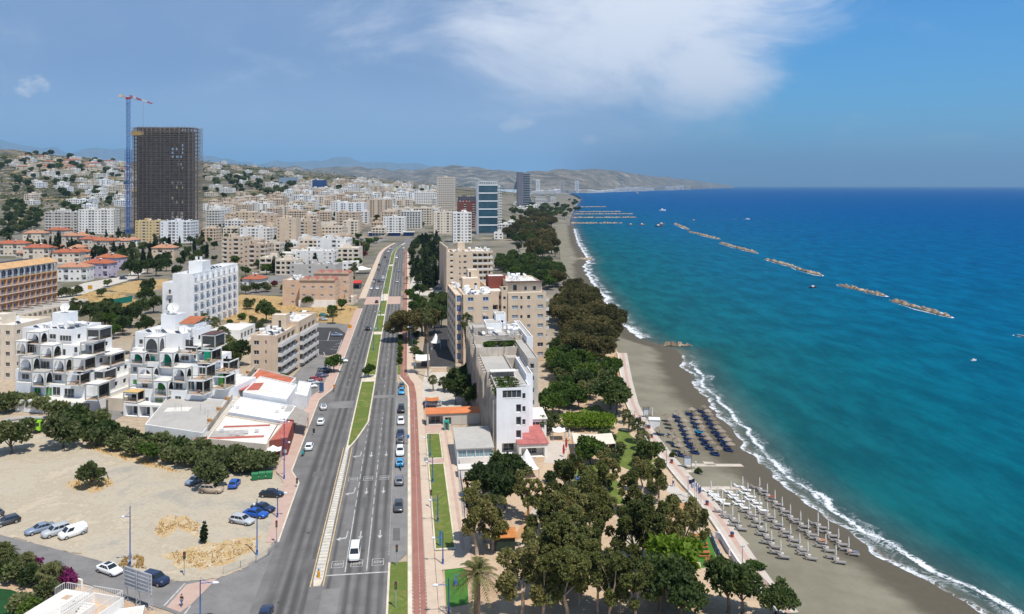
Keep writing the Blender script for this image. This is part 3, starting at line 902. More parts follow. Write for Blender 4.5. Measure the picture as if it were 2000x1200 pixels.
WALL={'white':wallm('white plaster',(.76,.735,.69),.25),'bluewhite':wallm('cool white plaster',(.77,.775,.78),.15),'cream':wallm('cream plaster',(.68,.585,.465)),'beige':wallm('beige plaster',(.62,.485,.355),.3),'tan':wallm('tan plaster',(.57,.435,.315),.35),'grey':wallm('grey plaster',(.36,.335,.31),.3),'yellow':wallm('yellow plaster',(.62,.47,.24),.25),'dirty':wallm('stained concrete',(.46,.41,.35),1.0,.2),'violet':wallm('lilac plaster',(.52,.46,.56),.2),'orange':wallm('orange plaster',(.60,.34,.165),.2),'salmon':wallm('salmon plaster',(.60,.43,.31),.2),'dark':wallm('dark cladding',(.10,.10,.12),.1),'rust':wallm('rust brick',(.20,.06,.045),.3),'ltgrey':wallm('light grey plaster',(.50,.47,.43),.4)}
M_PANE=mat('window glass',(.045,.055,.065),rough=.12,var=.25,scale=.35,spec=.6)
M_PBLUE=mat('blue window glass',(.06,.14,.30),rough=.12,var=.25,scale=.35,spec=.6)
M_SHUT=mat('pale blind',(.30,.34,.38),rough=.6,var=.25,scale=.3)
M_FRAME=mat('window frame',(.62,.60,.57),rough=.6,var=.04)
M_DFRAME=mat('dark window frame',(.10,.09,.08),rough=.6,var=.04)
M_ROOFW=patchy('white roof coat',[(.3,(.52,.48,.43)),(.5,(.66,.63,.58)),(.7,(.72,.70,.66))],.15,1.0)
M_ROOFG=patchy('grey roof',[(.3,(.33,.31,.28)),(.5,(.40,.38,.35)),(.7,(.46,.43,.39))],.15,1.0)
M_ROOFT=patchy('tan roof',[(.3,(.40,.33,.26)),(.5,(.48,.41,.33)),(.7,(.55,.48,.40))],.15,1.0)
M_TILE=patchy('roof tile',[(.3,(.28,.085,.042)),(.5,(.37,.13,.065)),(.7,(.45,.19,.10))],.5,4.0)
M_REDR=patchy('red painted roof',[(.3,(.32,.085,.065)),(.5,(.42,.12,.09)),(.7,(.48,.19,.14))],.25,2.0)
M_SOLAR=mat('solar glass',(.03,.045,.07),rough=.15,var=.15,spec=.6)
M_TANK=mat('tank white',(.74,.74,.74),rough=.4,var=.05)
M_DISH=mat('dish white',(.66,.65,.62),rough=.5,var=.06)
TAKEN=[]
WM={}
def window_mesh(w,h,kind,fm,gm,merged):
 key=(round(w,2),round(h,2),kind,fm.name,gm.name,merged)
 if key in WM:
  return WM[key]
 a,b=MB(),MB()
 a.quad((0,0,0),(w,0,0),(w,0,h),(0,0,h))
 t,p=.07,.06
 bars=[(0,w,0,t),(0,w,h-t,h),(0,t,t,h-t),(w-t,w,t,h-t)]
 n=max(1,round(w/1.0))
 for i in range(1,n):
  bars.append((w*i/n-t/2,w*i/n+t/2,t,h-t))
 f=a if merged else b
 for x0,x1,z0,z1 in bars:
  f.box(x0,x1,-p,-.004,z0,z1,1 if merged else 0)
 s=a if merged else b
 if kind=='w':
  s.box(-.08,w+.08,-.26,-.002,-.1,-.004,1 if merged else 0)
 WM[key]=(a.mesh('window',[gm,fm]if merged else[gm]),None if merged else b.mesh('frame',fm))
 return WM[key]
RAILM={}
def rail_mesh(w,d,style):
 key=(round(w,2),round(d,2),style)
 if key in RAILM:
  return RAILM[key]
 m=MB()
 if d>0:
  m.box(0,w,-d,0,-.16,0)
 if style=='solid':
  m.box(0,w,-d-.005,-d+.1,0,.95)
  if d>0:
   m.box(0,.1,-d+.1,0,0,.95)
   m.box(w-.1,w,-d+.1,0,0,.95)
  ms=[M_FRAME]
 else:
  m.box(0,w,-d,-d+.05,.92,1.0,1)
  k=max(2,int(w/.3))
  for i in range(k+1):
   x=(w-.04)*i/k
   m.box(x,x+.04,-d,-d+.04,0,.92,1)
  if d>0:
   for x in(0,w-.05):
    m.box(x,x+.05,-d+.05,0,.92,1.0,1)
  ms=[M_FRAME,M_DFRAME if style=='bars' else M_STEELB]
 RAILM[key]=m.mesh('balcony',ms)
 return RAILM[key]
M_STEELB=mat('balcony steel',(.45,.46,.47),rough=.5,var=.05)
CLUT={}
def clutter_mesh(kind):
 if kind in CLUT:
  return CLUT[kind]
 m=MB()
 if kind=='water_tank':
  m.tube([(-.75,0,1.55),(.75,0,1.55)],.42,12)
  for x in(-.5,.5):
   m.box(x-.04,x+.04,-.3,.3,0,1.15)
  me=m.mesh('water_tank',M_TANK,False)
 elif kind=='drum_tank':
  m.cyl(0,0,.9,2.1,.55,12)
  for x,y in((-.4,-.4),(.4,-.4),(.4,.4),(-.4,.4)):
   m.box(x-.04,x+.04,y-.04,y+.04,0,.95)
  me=m.mesh('water_tank',M_TANK)
 elif kind=='solar_panel':
  m.add([(-.6,-.9,.1),(.6,-.9,.1),(.6,.8,1.15),(-.6,.8,1.15),(-.6,-.9,0),(.6,-.9,0),(.6,.8,1.05),(-.6,.8,1.05)],[(0,1,2,3),(7,6,5,4),(0,4,5,1),(1,5,6,2),(2,6,7,3),(3,7,4,0)])
  m.box(-.55,-.5,.7,.75,0,1.0)
  m.box(.5,.55,.7,.75,0,1.0)
  me=m.mesh('solar_panel',M_SOLAR)
 elif kind in('satellite_dish','big_dish'):
  R=.55 if kind=='satellite_dish' else 1.5
  n=14
  zc=R+.5
  ax=Vector((.35,-.75,.55)).normalized()
  s_=ax.cross(Vector((0,0,1))).normalized()
  u_=s_.cross(ax)
  c=Vector((0,0,zc))
  rings=[(0.02,-.28),(.5,-.21),(.85,-.08),(1,0)]
  for q,d in rings:
   for i in range(n):
    m.v.append(tuple(c+(s_*cos(2*pi*i/n)+u_*sin(2*pi*i/n))*R*q+ax*d*R))
  for k in range(3):
   for i in range(n):
    m.f.append((k*n+i,k*n+(i+1)%n,(k+1)*n+(i+1)%n,(k+1)*n+i))
    m.m.append(0)
  m.tube([(0,0,0),(0,0,zc-.2*R)],.05*(1+R),6)
  m.tube([tuple(c-u_*R*.9),tuple(c+ax*R*.75)],.025*(1+R),4)
  me=m.mesh('satellite_dish',M_DISH,True)
 elif kind=='air_conditioner':
  m.box(-.45,.45,-.16,.16,.1,.75)
  m.tube([(0,-.165,.42),(0,-.19,.42)],.25,12)
  me=m.mesh('air_conditioner',M_FRAME)
 elif kind=='antenna':
  m.tube([(0,0,0),(0,0,4)],.03,5)
  for i in range(6):
   m.tube([(-.4+.03*i,.25*i-.6,3.7),(.4-.03*i,.25*i-.6,3.7)],.012,4)
  m.tube([(0,-.7,3.7),(0,.8,3.7)],.015,4)
  me=m.mesh('antenna',M_STEELB)
 CLUT[kind]=me
 return me
M_PANE0=mat('shaded window glass',(.022,.026,.03),rough=.35,var=.3,scale=.2,spec=.3)  # darker copy of the window glass, shade put into its colour
DEP={'m':1.0,'w':.22,'g':.22,'o':1.6,'s':.5,'x':2.5}
class Bld:
 """walls with real openings; side planes f (towards us), r, l, b; x across, y away"""
 def __init__(s,name,label,cat,p,rz,wall='white',level=1,roof=None,group=None,glass=None,frame=None):
  s.root=obj(name,None,None,p,rz)
  if label:
   tag(s.root,label,cat,group)
  s.mb,s.level,s.p,s.rz=MB(),level,p,rz
  s.mats=[WALL[wall]if isinstance(wall,str)else wall,glass or(M_PANE if level else M_PANE0),roof or M_ROOFW,frame or M_FRAME]
  s.glass,s.frame=glass or M_PANE,frame or M_FRAME
  s.rail='solid'
  s.done=False
 def loc(s,px,py,ly):
  k,t_=(px-CX)/F,(py-HY)/F
  c,n=cos(s.rz),sin(s.rz)
  ox,oy,oz=s.p
  t=(ly-ox*n+oy*c)/(-k*n+c)
  x,y=k*t-ox,t-oy
  return x*c+y*n,CH-t_*t-oz
 def place(s,side,h,z,dep,w,box):
  x0,x1,y0,y1=box
  return{'f':((h,y0+dep,z),0),'r':((x1-dep,h,z),pi/2),'l':((x0+dep,h+w,z),-pi/2),'b':((h+w,y1-dep,z),pi)}[side]
 def facade(s,side,box,z0,z1,ops,mi=0):
  x0,x1,y0,y1=box
  a,b=(x0,x1)if side in 'fb' else(y0,y1)
  P={'f':lambda h,z,d:(h,y0+d,z),'r':lambda h,z,d:(x1-d,h,z),'l':lambda h,z,d:(x0+d,h,z),'b':lambda h,z,d:(h,y1-d,z)}[side]
  flip=side in 'lb'
  def q(h0,h1,za,zb,d,m):
   v=[P(h0,za,d),P(h1,za,d),P(h1,zb,d),P(h0,zb,d)]
   s.mb.add(v[::-1]if flip else v,[(0,1,2,3)],m)
  hs=sorted({round(v,3)for v in[a,b]+[o[0]for o in ops]+[o[0]+o[2]for o in ops]if a<=v<=b+1e-6})
  zs=sorted({round(v,3)for v in[z0,z1]+[o[1]for o in ops]+[o[1]+o[3]for o in ops]if z0<=v<=z1+1e-6})
  for za,zb in zip(zs,zs[1:]):
   run=None
   for h0,h1 in zip(hs,hs[1:]):
    hm,zm=(h0+h1)/2,(za+zb)/2
    hole=any(o[0]<hm<o[0]+o[2]and o[1]<zm<o[1]+o[3]for o in ops)
    if hole:
     if run is not None:
      q(run,h0,za,zb,0,mi)
     run=None
    elif run is None:
     run=h0
   if run is not None:
    q(run,hs[-1],za,zb,0,mi)
  for o in ops:
   h,z,w,ht,kind=o[:5]
   d=DEP[kind]
   for A,B in(((h,z),(h,z+ht)),((h+w,z+ht),(h+w,z)),((h+w,z),(h,z)),((h,z+ht),(h+w,z+ht))):
    s.mb.add([P(*A,0),P(*A,d),P(*B,d),P(*B,0)],[(0,1,2,3)],mi)
   if kind in('o','x','m'):
    q(h,h+w,z,z+ht,d,mi)
    if s.level>=1:
     gw=min(w*.7,2.4)
     s.win(side,h+(w-gw)/2,z+.02,gw,min(ht*.8,2.2),'g',d-.02,box)
     if kind=='o':
      l_,r_=s.place(side,h,z,.02,w,box)
      obj('balcony',rail_mesh(w,0,s.rail),s.root,l_,r_)
    else:
     q2=d-.02
     v=[P(h+w*.15,z,q2),P(h+w*.85,z,q2),P(h+w*.85,z+ht*.8,q2),P(h+w*.15,z+ht*.8,q2)]
     s.mb.add(v[::-1]if flip else v,[(0,1,2,3)],1)
     if kind=='o':
      v=[P(h,z,.04),P(h+w,z,.04),P(h+w,z+.7,.04),P(h,z+.7,.04)]
      s.mb.add(v[::-1]if flip else v,[(0,1,2,3)],3)
   elif s.level>=1:
    s.win(side,h,z,w,ht,kind,d,box,o[5]if len(o)>5 else None)
   else:
    q(h,h+w,z,z+ht,d,1)
 def win(s,side,h,z,w,ht,kind,d,box,gm=None):
  a,b=window_mesh(w,ht,kind,s.frame,gm or s.glass,s.level<2)
  l_,r_=s.place(side,h,z,d,w,box)
  o=obj('window',a,s.root,l_,r_)
  if b:
   obj('frame',b,o)
  return o
 def vol(s,x0,x1,y0,y1,z0,z1,par=.8,mi=0,rmi=2,**ops):
  box=(x0,x1,y0,y1)
  for side in 'frlb':
   s.facade(side,box,z0,z1,ops.get(side,[]),mi)
  t=.22
  m=s.mb
  zr=z1-par
  O=[(x0,y0),(x1,y0),(x1,y1),(x0,y1)]
  I=[(x0+t,y0+t),(x1-t,y0+t),(x1-t,y1-t),(x0+t,y1-t)]
  if par>0:
   for i in range(4):
    j=(i+1)%4
    m.add([(*O[i],z1),(*O[j],z1),(*I[j],z1),(*I[i],z1)],[(0,1,2,3)],mi)
    m.add([(*I[i],z1),(*I[j],z1),(*I[j],zr),(*I[i],zr)],[(0,1,2,3)],mi)
   m.add([(*q,zr)for q in I],[(0,1,2,3)],rmi)
  else:
   m.add([(*q,z1)for q in O],[(0,1,2,3)],rmi)
  return zr
 def balcony(s,side,h,z,w,d,box,style='solid'):
  l_,r_=s.place(side,h,z,-.01,w,box)
  obj('balcony',rail_mesh(w,d,style),s.root,l_,r_)
 def put(s,kind,x,y,z,rz=0.,sc=1.):
  me=clutter_mesh(kind)
  return obj(me.name.split('.')[0],me,s.root,(x,y,z),rz,sc)
 def clutter(s,x0,x1,y0,y1,z,n,seed=0,kinds=('water_tank','solar_panel','satellite_dish','drum_tank','water_tank','solar_panel')):
  r=random.Random(seed)
  pts=[]
  k=0
  while len(pts)<n and k<n*30:
   k+=1
   x,y=r.uniform(x0+.8,x1-.8),r.uniform(y0+.8,y1-.8)
   if any(hypot(x-a,y-b)<1.5 for a,b in pts):
    continue
   pts.append((x,y))
   kd=kinds[len(pts)%len(kinds)]
   s.put(kd,x,y,z,1.2-s.rz+r.uniform(-.15,.15)if kd=='solar_panel' else r.uniform(-.4,.4))
 def end(s,name='wall',r=None):
  o=s.mb.build(name,s.mats,s.root)
  if r:
   TAKEN.append((s.p[0],s.p[1],r))
  return s.root
def grid(n,floors,h0,dh,z0,fh,w,ht,kind='w',*extra):
 return[(h0+i*dh,z0+k*fh,w,ht,kind,*extra)for i in range(n)for k in range(floors)]
def bays(L,floors,fh,z0,pattern,w=1.5,ht=1.3):
 """pattern letters repeated along the facade: w window, o loggia, - blank"""
 n=max(1,int(L/3.6))
 d=L/n
 out=[]
 for i in range(n):
  c=pattern[i%len(pattern)]
  for k in range(floors):
   z=z0+k*fh
   if c=='w':
    out.append((d*i+(d-w)/2,z+1.0,w,ht,'w'))
   elif c=='o':
    out.append((d*i+d*.1,z+.12,d*.8,fh-.55,'o'))
   elif c=='t':
    out.append((d*i+(d-.8)/2,z+1.2,.8,1.0,'w'))
 return out
def fp(pxl,pyl,pxr,rz,pyt):
 x0,y0,z0=T(pxl,pyl)
 q=(pxr-CX)/F
 w=(q*y0-x0)/(cos(rz)-q*sin(rz))
 return(x0,y0,z0),w,CH-(pyt-HY)*y0/F-z0
def flats(pxl,py,pxr,pyt,d,rz,wall,pat='wo',patr='w-w',label=None,desc=None,group=None,level=None,roof=None,name='apartment_block',cat='apartment block',pent=True,glass=None,clut=None,rail='solid',patl=None):
 rz=radians(rz)
 p,w,h=fp(pxl,py,pxr,rz,pyt)
 if level is None:
  level=1 if(py-pyt)>38 else 0
 fl=max(2,round((h-.8)/3.15))
 fh=(h-.9)/fl
 b=Bld(name,label,cat,(p[0],p[1],p[2]-.05),rz,wall,level,roof or(M_ROOFW,M_ROOFT,M_ROOFG)[int(pxl*5+py)%3],group,glass)
 b.rail=rail
 ww,wh=(1.5,1.3)if level else(2.1,1.5)
 f=bays(w,fl,fh,0.05,pat,ww,wh)
 r=bays(d,fl,fh,0.05,patr,ww,wh)
 l_=bays(d,fl,fh,0.05,patl or patr,ww,wh)
 zr=b.vol(0,w,0,d,-4,h,.8,f=f,r=r,l=l_)
 rr=random.Random(int(pxl*7+py))
 if pent and w>8 and d>8:
  sx=rr.uniform(.1,.5)*w
  b.vol(sx,sx+min(5,w*.4),d*.35,d*.35+4.5,zr+.002,zr+3.0,.3,f=[(.9+sx,zr+.3,1.0,2.0,'g')]if level else[])
 if level:
  b.clutter(0,w,0,d*.9,zr,clut if clut is not None else max(3,int(w*d/40)),int(pxl))
 else:
  for i in range(rr.randint(4,7)):
   x,y=rr.uniform(1,max(1.1,w-2)),rr.uniform(1,max(1.1,d-2))
   b.mb.box(x,x+rr.uniform(.9,1.8),y,y+1,zr,zr+rr.uniform(1.0,1.9),3)
 b.end('wall',max(w,d)*.62)
 if not label:
  later(b.root,desc,cat,group)
 return b
def slab():
 O=G(970,888)
 b=Bld('stepped_slab','narrow white slab with stepped side and planted roof terraces beside the park','apartment block',O,TH,'bluewhite',2,M_ROOFG)
 C=4
 b.mats.append(WALL['dirty'])
 b.vol(0,5.8,0,14,0,12.3,0,f=[(4.4,9.2,1.15,1.8,'s'),(4.4,6.3,1.15,1.9,'s'),(4.4,3.4,1.15,1.8,'s'),(1.2,0.0,3.6,2.4,'x')],r=grid(3,3,2,4,1.2,3.0,1.4,1.4))
 b.facade('f',(0,5.8,0.003,.3),12.3,14.75,[(1.3,12.5,4.25,1.75,'w')])
 b.mb.box(0,5.8,.22,.34,14.1,14.74)
 b.mb.box(0,.25,.34,14,12.3,14.6,C)
 b.mb.box(5.5,5.8,.34,8,12.3,13.4)
 b.vol(5.81,8.0,4.5,20,0,14.2,.3,f=[(6.3,8,.9,1.3,'w'),(6.3,5,.9,1.3,'w'),(6.3,11,.9,1.3,'w')])
 b.vol(8.01,9.6,9,28,0,15.6,.3)
 b.vol(9.61,12.2,17,42,0,17.6,.3,mi=C,f=[(10.2,3+3*k,1.0,1.2,'w')for k in range(5)],r=grid(4,5,20,5.5,1.2,3.1,1.5,1.4))
 b.vol(12.21,13.9,36,62,0,19.2,.3,r=grid(5,5,38,5,1.2,3.2,1.5,1.4))
 b.vol(-.8,5.79,14.01,34,0,15.2,.5,mi=C)
 b.vol(5.80,9.60,28.01,34,0,15.4,.5,mi=C)
 b.vol(-1.6,12.2,42.01,64,0,18.6,.6,mi=C)
 b.vol(-1.6,9.6,34.01,42,0,17.0,.6,mi=C)
 for i in range(17):
  y=15+i*2.75
  if y<33 or y>35:
   x=-.8 if y<33 else-1.6
   z=14.9 if y<33 else(16.6 if y<41 else 18.2)
   b.mb.add([(x-.003,y,0),(x-.9,y,0),(x-.003,y+1.5,0),(x-.003,y,z),(x-.9,y,z),(x-.003,y+1.5,z)],[(0,1,4,3),(1,2,5,4),(3,4,5)],C)
 for i in range(5):
  y=1+i*2.75
  b.mb.add([(-.003,y,0),(-.7,y,0),(-.003,y+1.5,0),(-.003,y,13.8),(-.7,y,13.8),(-.003,y+1.5,13.8)],[(0,1,4,3),(1,2,5,4),(3,4,5)],C)
 b.vol(2.5,7.2,50,57,18.0,20.6,.2)
 b.vol(6.0,9.0,56,61,18.0,22.2,.2,f=[(7.4,18.2,.9,2.2,'g')])
 b.vol(-1.3,2.4,46,52,18.0,20.2,.2,mi=C)
 b.clutter(7.4,12,44,55,18.0,22,3,('water_tank','drum_tank','satellite_dish','water_tank','solar_panel'))
 b.clutter(-1,7,43,49,18.0,6,4,('solar_panel','satellite_dish','water_tank'))
 m=MB()
 m.box(0,6.2,13.0,15.4,15.3,15.45)
 m.build('awning',M_ROOFW,b.root)
 for i in range(5):
  m=MB()
  m.box(0.26,7.0-i*.3,2.4+i*2.2,2.6+i*2.2,14.3,14.55)
  m.build('pergola_beam',WALL['ltgrey'],b.root)
 for i in range(3):
  m=MB()
  m.box(0.5,9.0,36+i*2.0,36.15+i*2.0,18.4,18.55)
  m.build('pergola_beam',WALL['ltgrey'],b.root)
 for y,z in((38,9),(24,6),(40,12),(24,12)):
  b.win('l',y,z-2,1.0,1.6,'g',-.02,(-.8 if y<34 else-1.6,0,0,0))
 b.end('wall',20)
 b.plants=[(1.7+2.2*(i%2),1.6+i*1.35,12.4,1.15)for i in range(8)]+[(x,36+(i%3)*2,16.5,.8)for i,x in enumerate((1.5,3,4.5,6,7.5,8.6,2.2,5.4))]
 return b
SLAB=slab()
def tan_block():
 O=G(905,712)
 b=Bld('tan_block','large tan seven floor apartment block crowded with roof tanks and dishes','apartment block',O,radians(10),'beige',2,M_ROOFW)
 fh,h=3.25,23.3
 fz=[1.6+fh*k for k in range(7)]
 L=[]
 for k,z in enumerate(fz):
  g=M_SHUT if k%3 else M_PBLUE
  L+=[(1.5,z,1.9,1.3,'w',g),(6.6,z,1.9,1.3,'w',M_SHUT if k%2 else M_PBLUE)]
 b.vol(0,10,0,34,0,h,.9,f=L,l=[(y,z-.8,3.6,2.5,'o')for y in(2,8,14,20,26)for z in fz])
 b.vol(-2.3,-.002,3,33,0,h-.4,.3,f=[(-1.9,z-.6,1.5,2.2,'g',M_PBLUE)for z in fz],l=[(y,z-.7,4.5,2.4,'o')for y in(5,12,19,26)for z in fz],mi=0)
 b.vol(10.01,15.2,3,30,0,h+.6,.9,f=[(10.3,z-1.1,1.9,2.5,'o')for z in fz[:-1]]+[(12.6,z,1.0,1.3,'w')for z in fz])
 b.vol(13.2,15.4,1.6,2.99,0,h+2.2,.3,f=[(13.8,z,.9,1.1,'w')for z in fz+[fz[-1]+fh]])
 R=[]
 for k,z in enumerate(fz):
  R+=[(16.7,z,2.1,1.3,'w',M_SHUT),(19.6,z,.8,1.2,'w'),(22.0,z,1.1,1.25,'w',M_SHUT if k%2 else None),(25.6,z,2.0,1.4,'w',M_SHUT if k!=1 else None)]
 b.vol(15.41,28.6,1.0,28,0,h+.2,.5,f=R,r=[(y,z,1.4,1.3,'w')for y in(4,9,14,19,24)for z in fz])
 b.vol(16.2,28.2,6,26,h-.25,h+3.2,.4,mi=0,f=[(18,h+.3,1.4,2.0,'g'),(25,h+.3,1.2,1.4,'w'),(22.0,h+.3,.9,1.4,'w')])
 b.mats.append(WALL['rust'])
 b.mats.append(mat('brown roofing',(.11,.06,.05),var=.2))
 b.mb.box(15.6,28.5,4.5,6.5,h+3.25,h+3.5,5)
 b.vol(11.0,17.2,17,24,h-.2,h+4.2,.2,mi=4)
 b.vol(2.0,8.4,20,27,h-.8,h+3.2,.3,f=[(6.2,h-.6,1.0,2.1,'g')])
 b.vol(4.6,8.8,26,31,h-.8,h+5.6,.3,f=[(5.0,h+2.8,.8,2.0,'g')])
 for k,z in enumerate(fz):
  b.balcony('r',3.0,z-.95,4.0,1.5,(15.41,28.6,1,28))
  b.balcony('r',12.0,z-.95,5.0,1.5,(15.41,28.6,1,28))
 for k in(1,2,3,4):
  for x in(2.0,7.1):
   b.put('air_conditioner',x,-.22,fz[k]+1.5)
 b.clutter(.5,9.6,1,19,h-.9,20,11)
 b.clutter(-2,9,19,33,h-.9,14,12,('satellite_dish','water_tank','drum_tank'))
 b.clutter(17,28,8,25,h+2.8,12,13,('satellite_dish','water_tank','satellite_dish','drum_tank'))
 b.put('big_dish',8.8,5,h-.9,0,.9)
 b.put('big_dish',3.0,12,h-.9,0,.7)
 b.end('wall',28)
 for px,py in((915,700),(960,690),(1040,680)):
  TAKEN.append((*G(px,py)[:2],14))
tan_block()
def tan_block_back():
 p,w,h=fp(875,575,963,radians(10),492)
 b=Bld('tan_block','tan apartment block with tall blank pale side wall beyond the conifers','apartment block',p,radians(10),'beige',1)
 fl=7
 fh=(h-.9)/fl
 f=[(1.2,.9+k*fh,1.6,1.9,'o')for k in range(fl)]+[(6.2,.9+k*fh,.8,1.1,'w')for k in range(fl)]+[(8.6,.9+k*fh,1.7,1.2,'w')for k in range(fl)]
 f+=[(w*.55+i*w*.115,.3+k*fh,w*.10,fh-.6,'o')for i in range(4)for k in range(fl)]
 b.vol(0,w,0,18,-1,h,.8,f=f,r=bays(18,fl,fh,0,'ow'))
 b.vol(-.9,-.002,-.5,46,-1,h+2.4,.2,mi=0)
 b.mats[0]=WALL['beige']
 for i in range(4):
  b.mb.add([(w*.5+i*w*.12,-.3,h-1.6),(w*.5+i*w*.12,4,h+2.2),(w*.5+i*w*.12,4,h-.8),(w*.5+i*w*.12+.3,-.3,h-1.6),(w*.5+i*w*.12+.3,4,h+2.2),(w*.5+i*w*.12+.3,4,h-.8)],[(0,1,2),(5,4,3),(0,3,4,1)],3)
 b.vol(6,10,6,12,h-.8,h+4.6,.2)
 b.clutter(1,w-1,3,16,h-.8,16,31)
 b.end('wall',26)
tan_block_back()
def shed(name,label,cat,p,rz,w,d,h0,h1,wall,roof,f=(),glass=None,over=.25,l=(),r=()):
 b=Bld(name,label,cat,p,rz,wall,2,roof,None,glass)
 b.vol(0,w,0,d,0,min(h0,h1)-.02,0,f=list(f),l=list(l),r=list(r))
 b.end('wall',max(w,d)*.6)
 m=MB()
 o=over
 m.add([(-o,-o,h0),(w+o,-o,h0),(w+o,d+o,h1),(-o,d+o,h1),(-o,-o,h0-.16),(w+o,-o,h0-.16),(w+o,d+o,h1-.16),(-o,d+o,h1-.16)],[(0,1,2,3),(7,6,5,4),(0,4,5,1),(1,5,6,2),(2,6,7,3),(3,7,4,0)])
 m.build('roof',roof,b.root)
 if abs(h1-h0)>.3:
  m=MB()
  a=min(h0,h1)-.015
  for x in(0.01,w-.01):
   m.add([(x,0,a),(x,d,a),(x,d,h1-.165)if h1>h0 else(x,0,h0-.165)],[(0,1,2)])
  m.build('gable',WALL[wall],b.root)
 return b
s_=shed('grey_shed','low building with grey sloping roof and glazed front against the white slab','building',G(893,912),TH,7.7,12.5,3.9,4.6,'white',M_ROOFG,f=[(.2+i*1.85,1.9,1.75,1.6,'g',M_PGLASS)for i in range(4)]if False else[(.2+i*1.85,1.9,1.75,1.6,'g')for i in range(4)],glass=mat('pale glass',(.25,.38,.42),rough=.15,var=.2,spec=.5))
shed('orange_roof_shed','long low shed with orange sheet roof behind the grey roofed building','building',G(833,832),TH,15.0,3.4,3.0,3.5,'ltgrey',mat('orange sheet',(.56,.19,.075),var=.1,scale=.5),f=[(.5,.1,3.6,2.2,'x'),(4.6,.1,1.6,1.8,'g')])
shed('pink_roof_shed','low restaurant with faded red roof on the sea side of the white slab','restaurant',G(1014,895),TH,6.4,17.5,3.1,3.4,'white',mat('faded red sheet',(.42,.135,.12),var=.22,scale=.6),f=[(.5,.1,5.2,2.0,'x')])
shed('service_hut','small white roofed service hut on the red roofed restaurant side','hut',G(1033,858),TH,4.2,7.0,4.8,5.4,'white',M_ROOFW,f=[(.5,2.6,3.2,1.4,'g')])
shed('terrace_kiosk','pale low kiosk with flat roof before the glazed front','kiosk',G(896,935),TH,6.4,3.0,1.9,1.9,'white',M_ROOFW,over=.1)
w0=Bld('yard_wall','beige yard wall between the two car parks','wall',G(842,728),TH,'beige',1)
w0.vol(0,9.5,0,.4,0,1.6,0)
w0.end()
t0=Bld('portable_toilet','turquoise portable cabin at the end of the short grass strip','cabin',G(867,842),TH,mat('turquoise',(.02,.30,.22),rough=.5,var=.06),1,mat('turquoise',(0,0,0)))
t0.vol(0,1.3,0,1.3,0,2.3,0,f=[(.25,.1,.8,1.9,'w')])
t0.end()
b=Bld('yard_house','pale low house with orange awning in the trees left of the tan block','house',G(832,640),TH,'ltgrey',1)
b.vol(0,6,0,5,0,3.2,.4,f=bays(6,1,3,0,'wg'))
b.end()
def arch_wall(m,w,h,t,mi=0,sill=.9,axis='x',off=0.0,pier=.3,spring=None):
 """a wall w by h standing in x (or y) with an arched opening above a sill"""
 P=(lambda a,d,z:(a,off+d,z))if axis=='x' else(lambda a,d,z:(off-d,a,z))
 n=12
 r=(w-2*pier)/2
 zs=max(sill+.2,h-.35-r*.95)if spring is None else spring
 ry=h-.35-zs
 arc=[(w/2-r*cos(pi*i/n),zs+ry*sin(pi*i/n))for i in range(n+1)]
 for d in(0,t):
  m.add([P(0,d,sill),P(pier,d,sill),P(pier,d,zs),P(0,d,zs)],[(0,1,2,3)],mi)
  m.add([P(w-pier,d,sill),P(w,d,sill),P(w,d,zs),P(w-pier,d,zs)],[(0,1,2,3)],mi)
  for(a0,z0),(a1,z1)in zip(arc,arc[1:]):
   m.add([P(a0,d,z0),P(a1,d,z1),P(a1,d,h),P(a0,d,h)],[(0,1,2,3)],mi)
  m.add([P(0,d,zs),P(pier,d,zs),P(pier,d,h),P(0,d,h)],[(0,1,2,3)],mi)
  m.add([P(w-pier,d,zs),P(w,d,zs),P(w,d,h),P(w-pier,d,h)],[(0,1,2,3)],mi)
 for(a0,z0),(a1,z1)in zip(arc,arc[1:]):
  m.add([P(a0,0,z0),P(a0,t,z0),P(a1,t,z1),P(a1,0,z1)],[(0,1,2,3)],mi)
 m.add([P(0,0,h),P(w,0,h),P(w,t,h),P(0,t,h)],[(0,1,2,3)],mi)
M_POST=mat('grey green trim',(.40,.42,.36),rough=.8,var=.08)
M_GREEN=mat('green curtain',(.01,.30,.17),rough=.8,var=.2,scale=2)
M_DGREEN=mat('green shutter',(.05,.22,.05),rough=.7,var=.2,scale=2)
M_OLIVE=mat('olive blind',(.20,.28,.10),rough=.8,var=.1)
M_CLAY=mat('terrace tiles',(.52,.38,.26),var=.15,scale=1)
M_FURN=mat('terrace furniture',(.30,.13,.08),var=.3,scale=3)
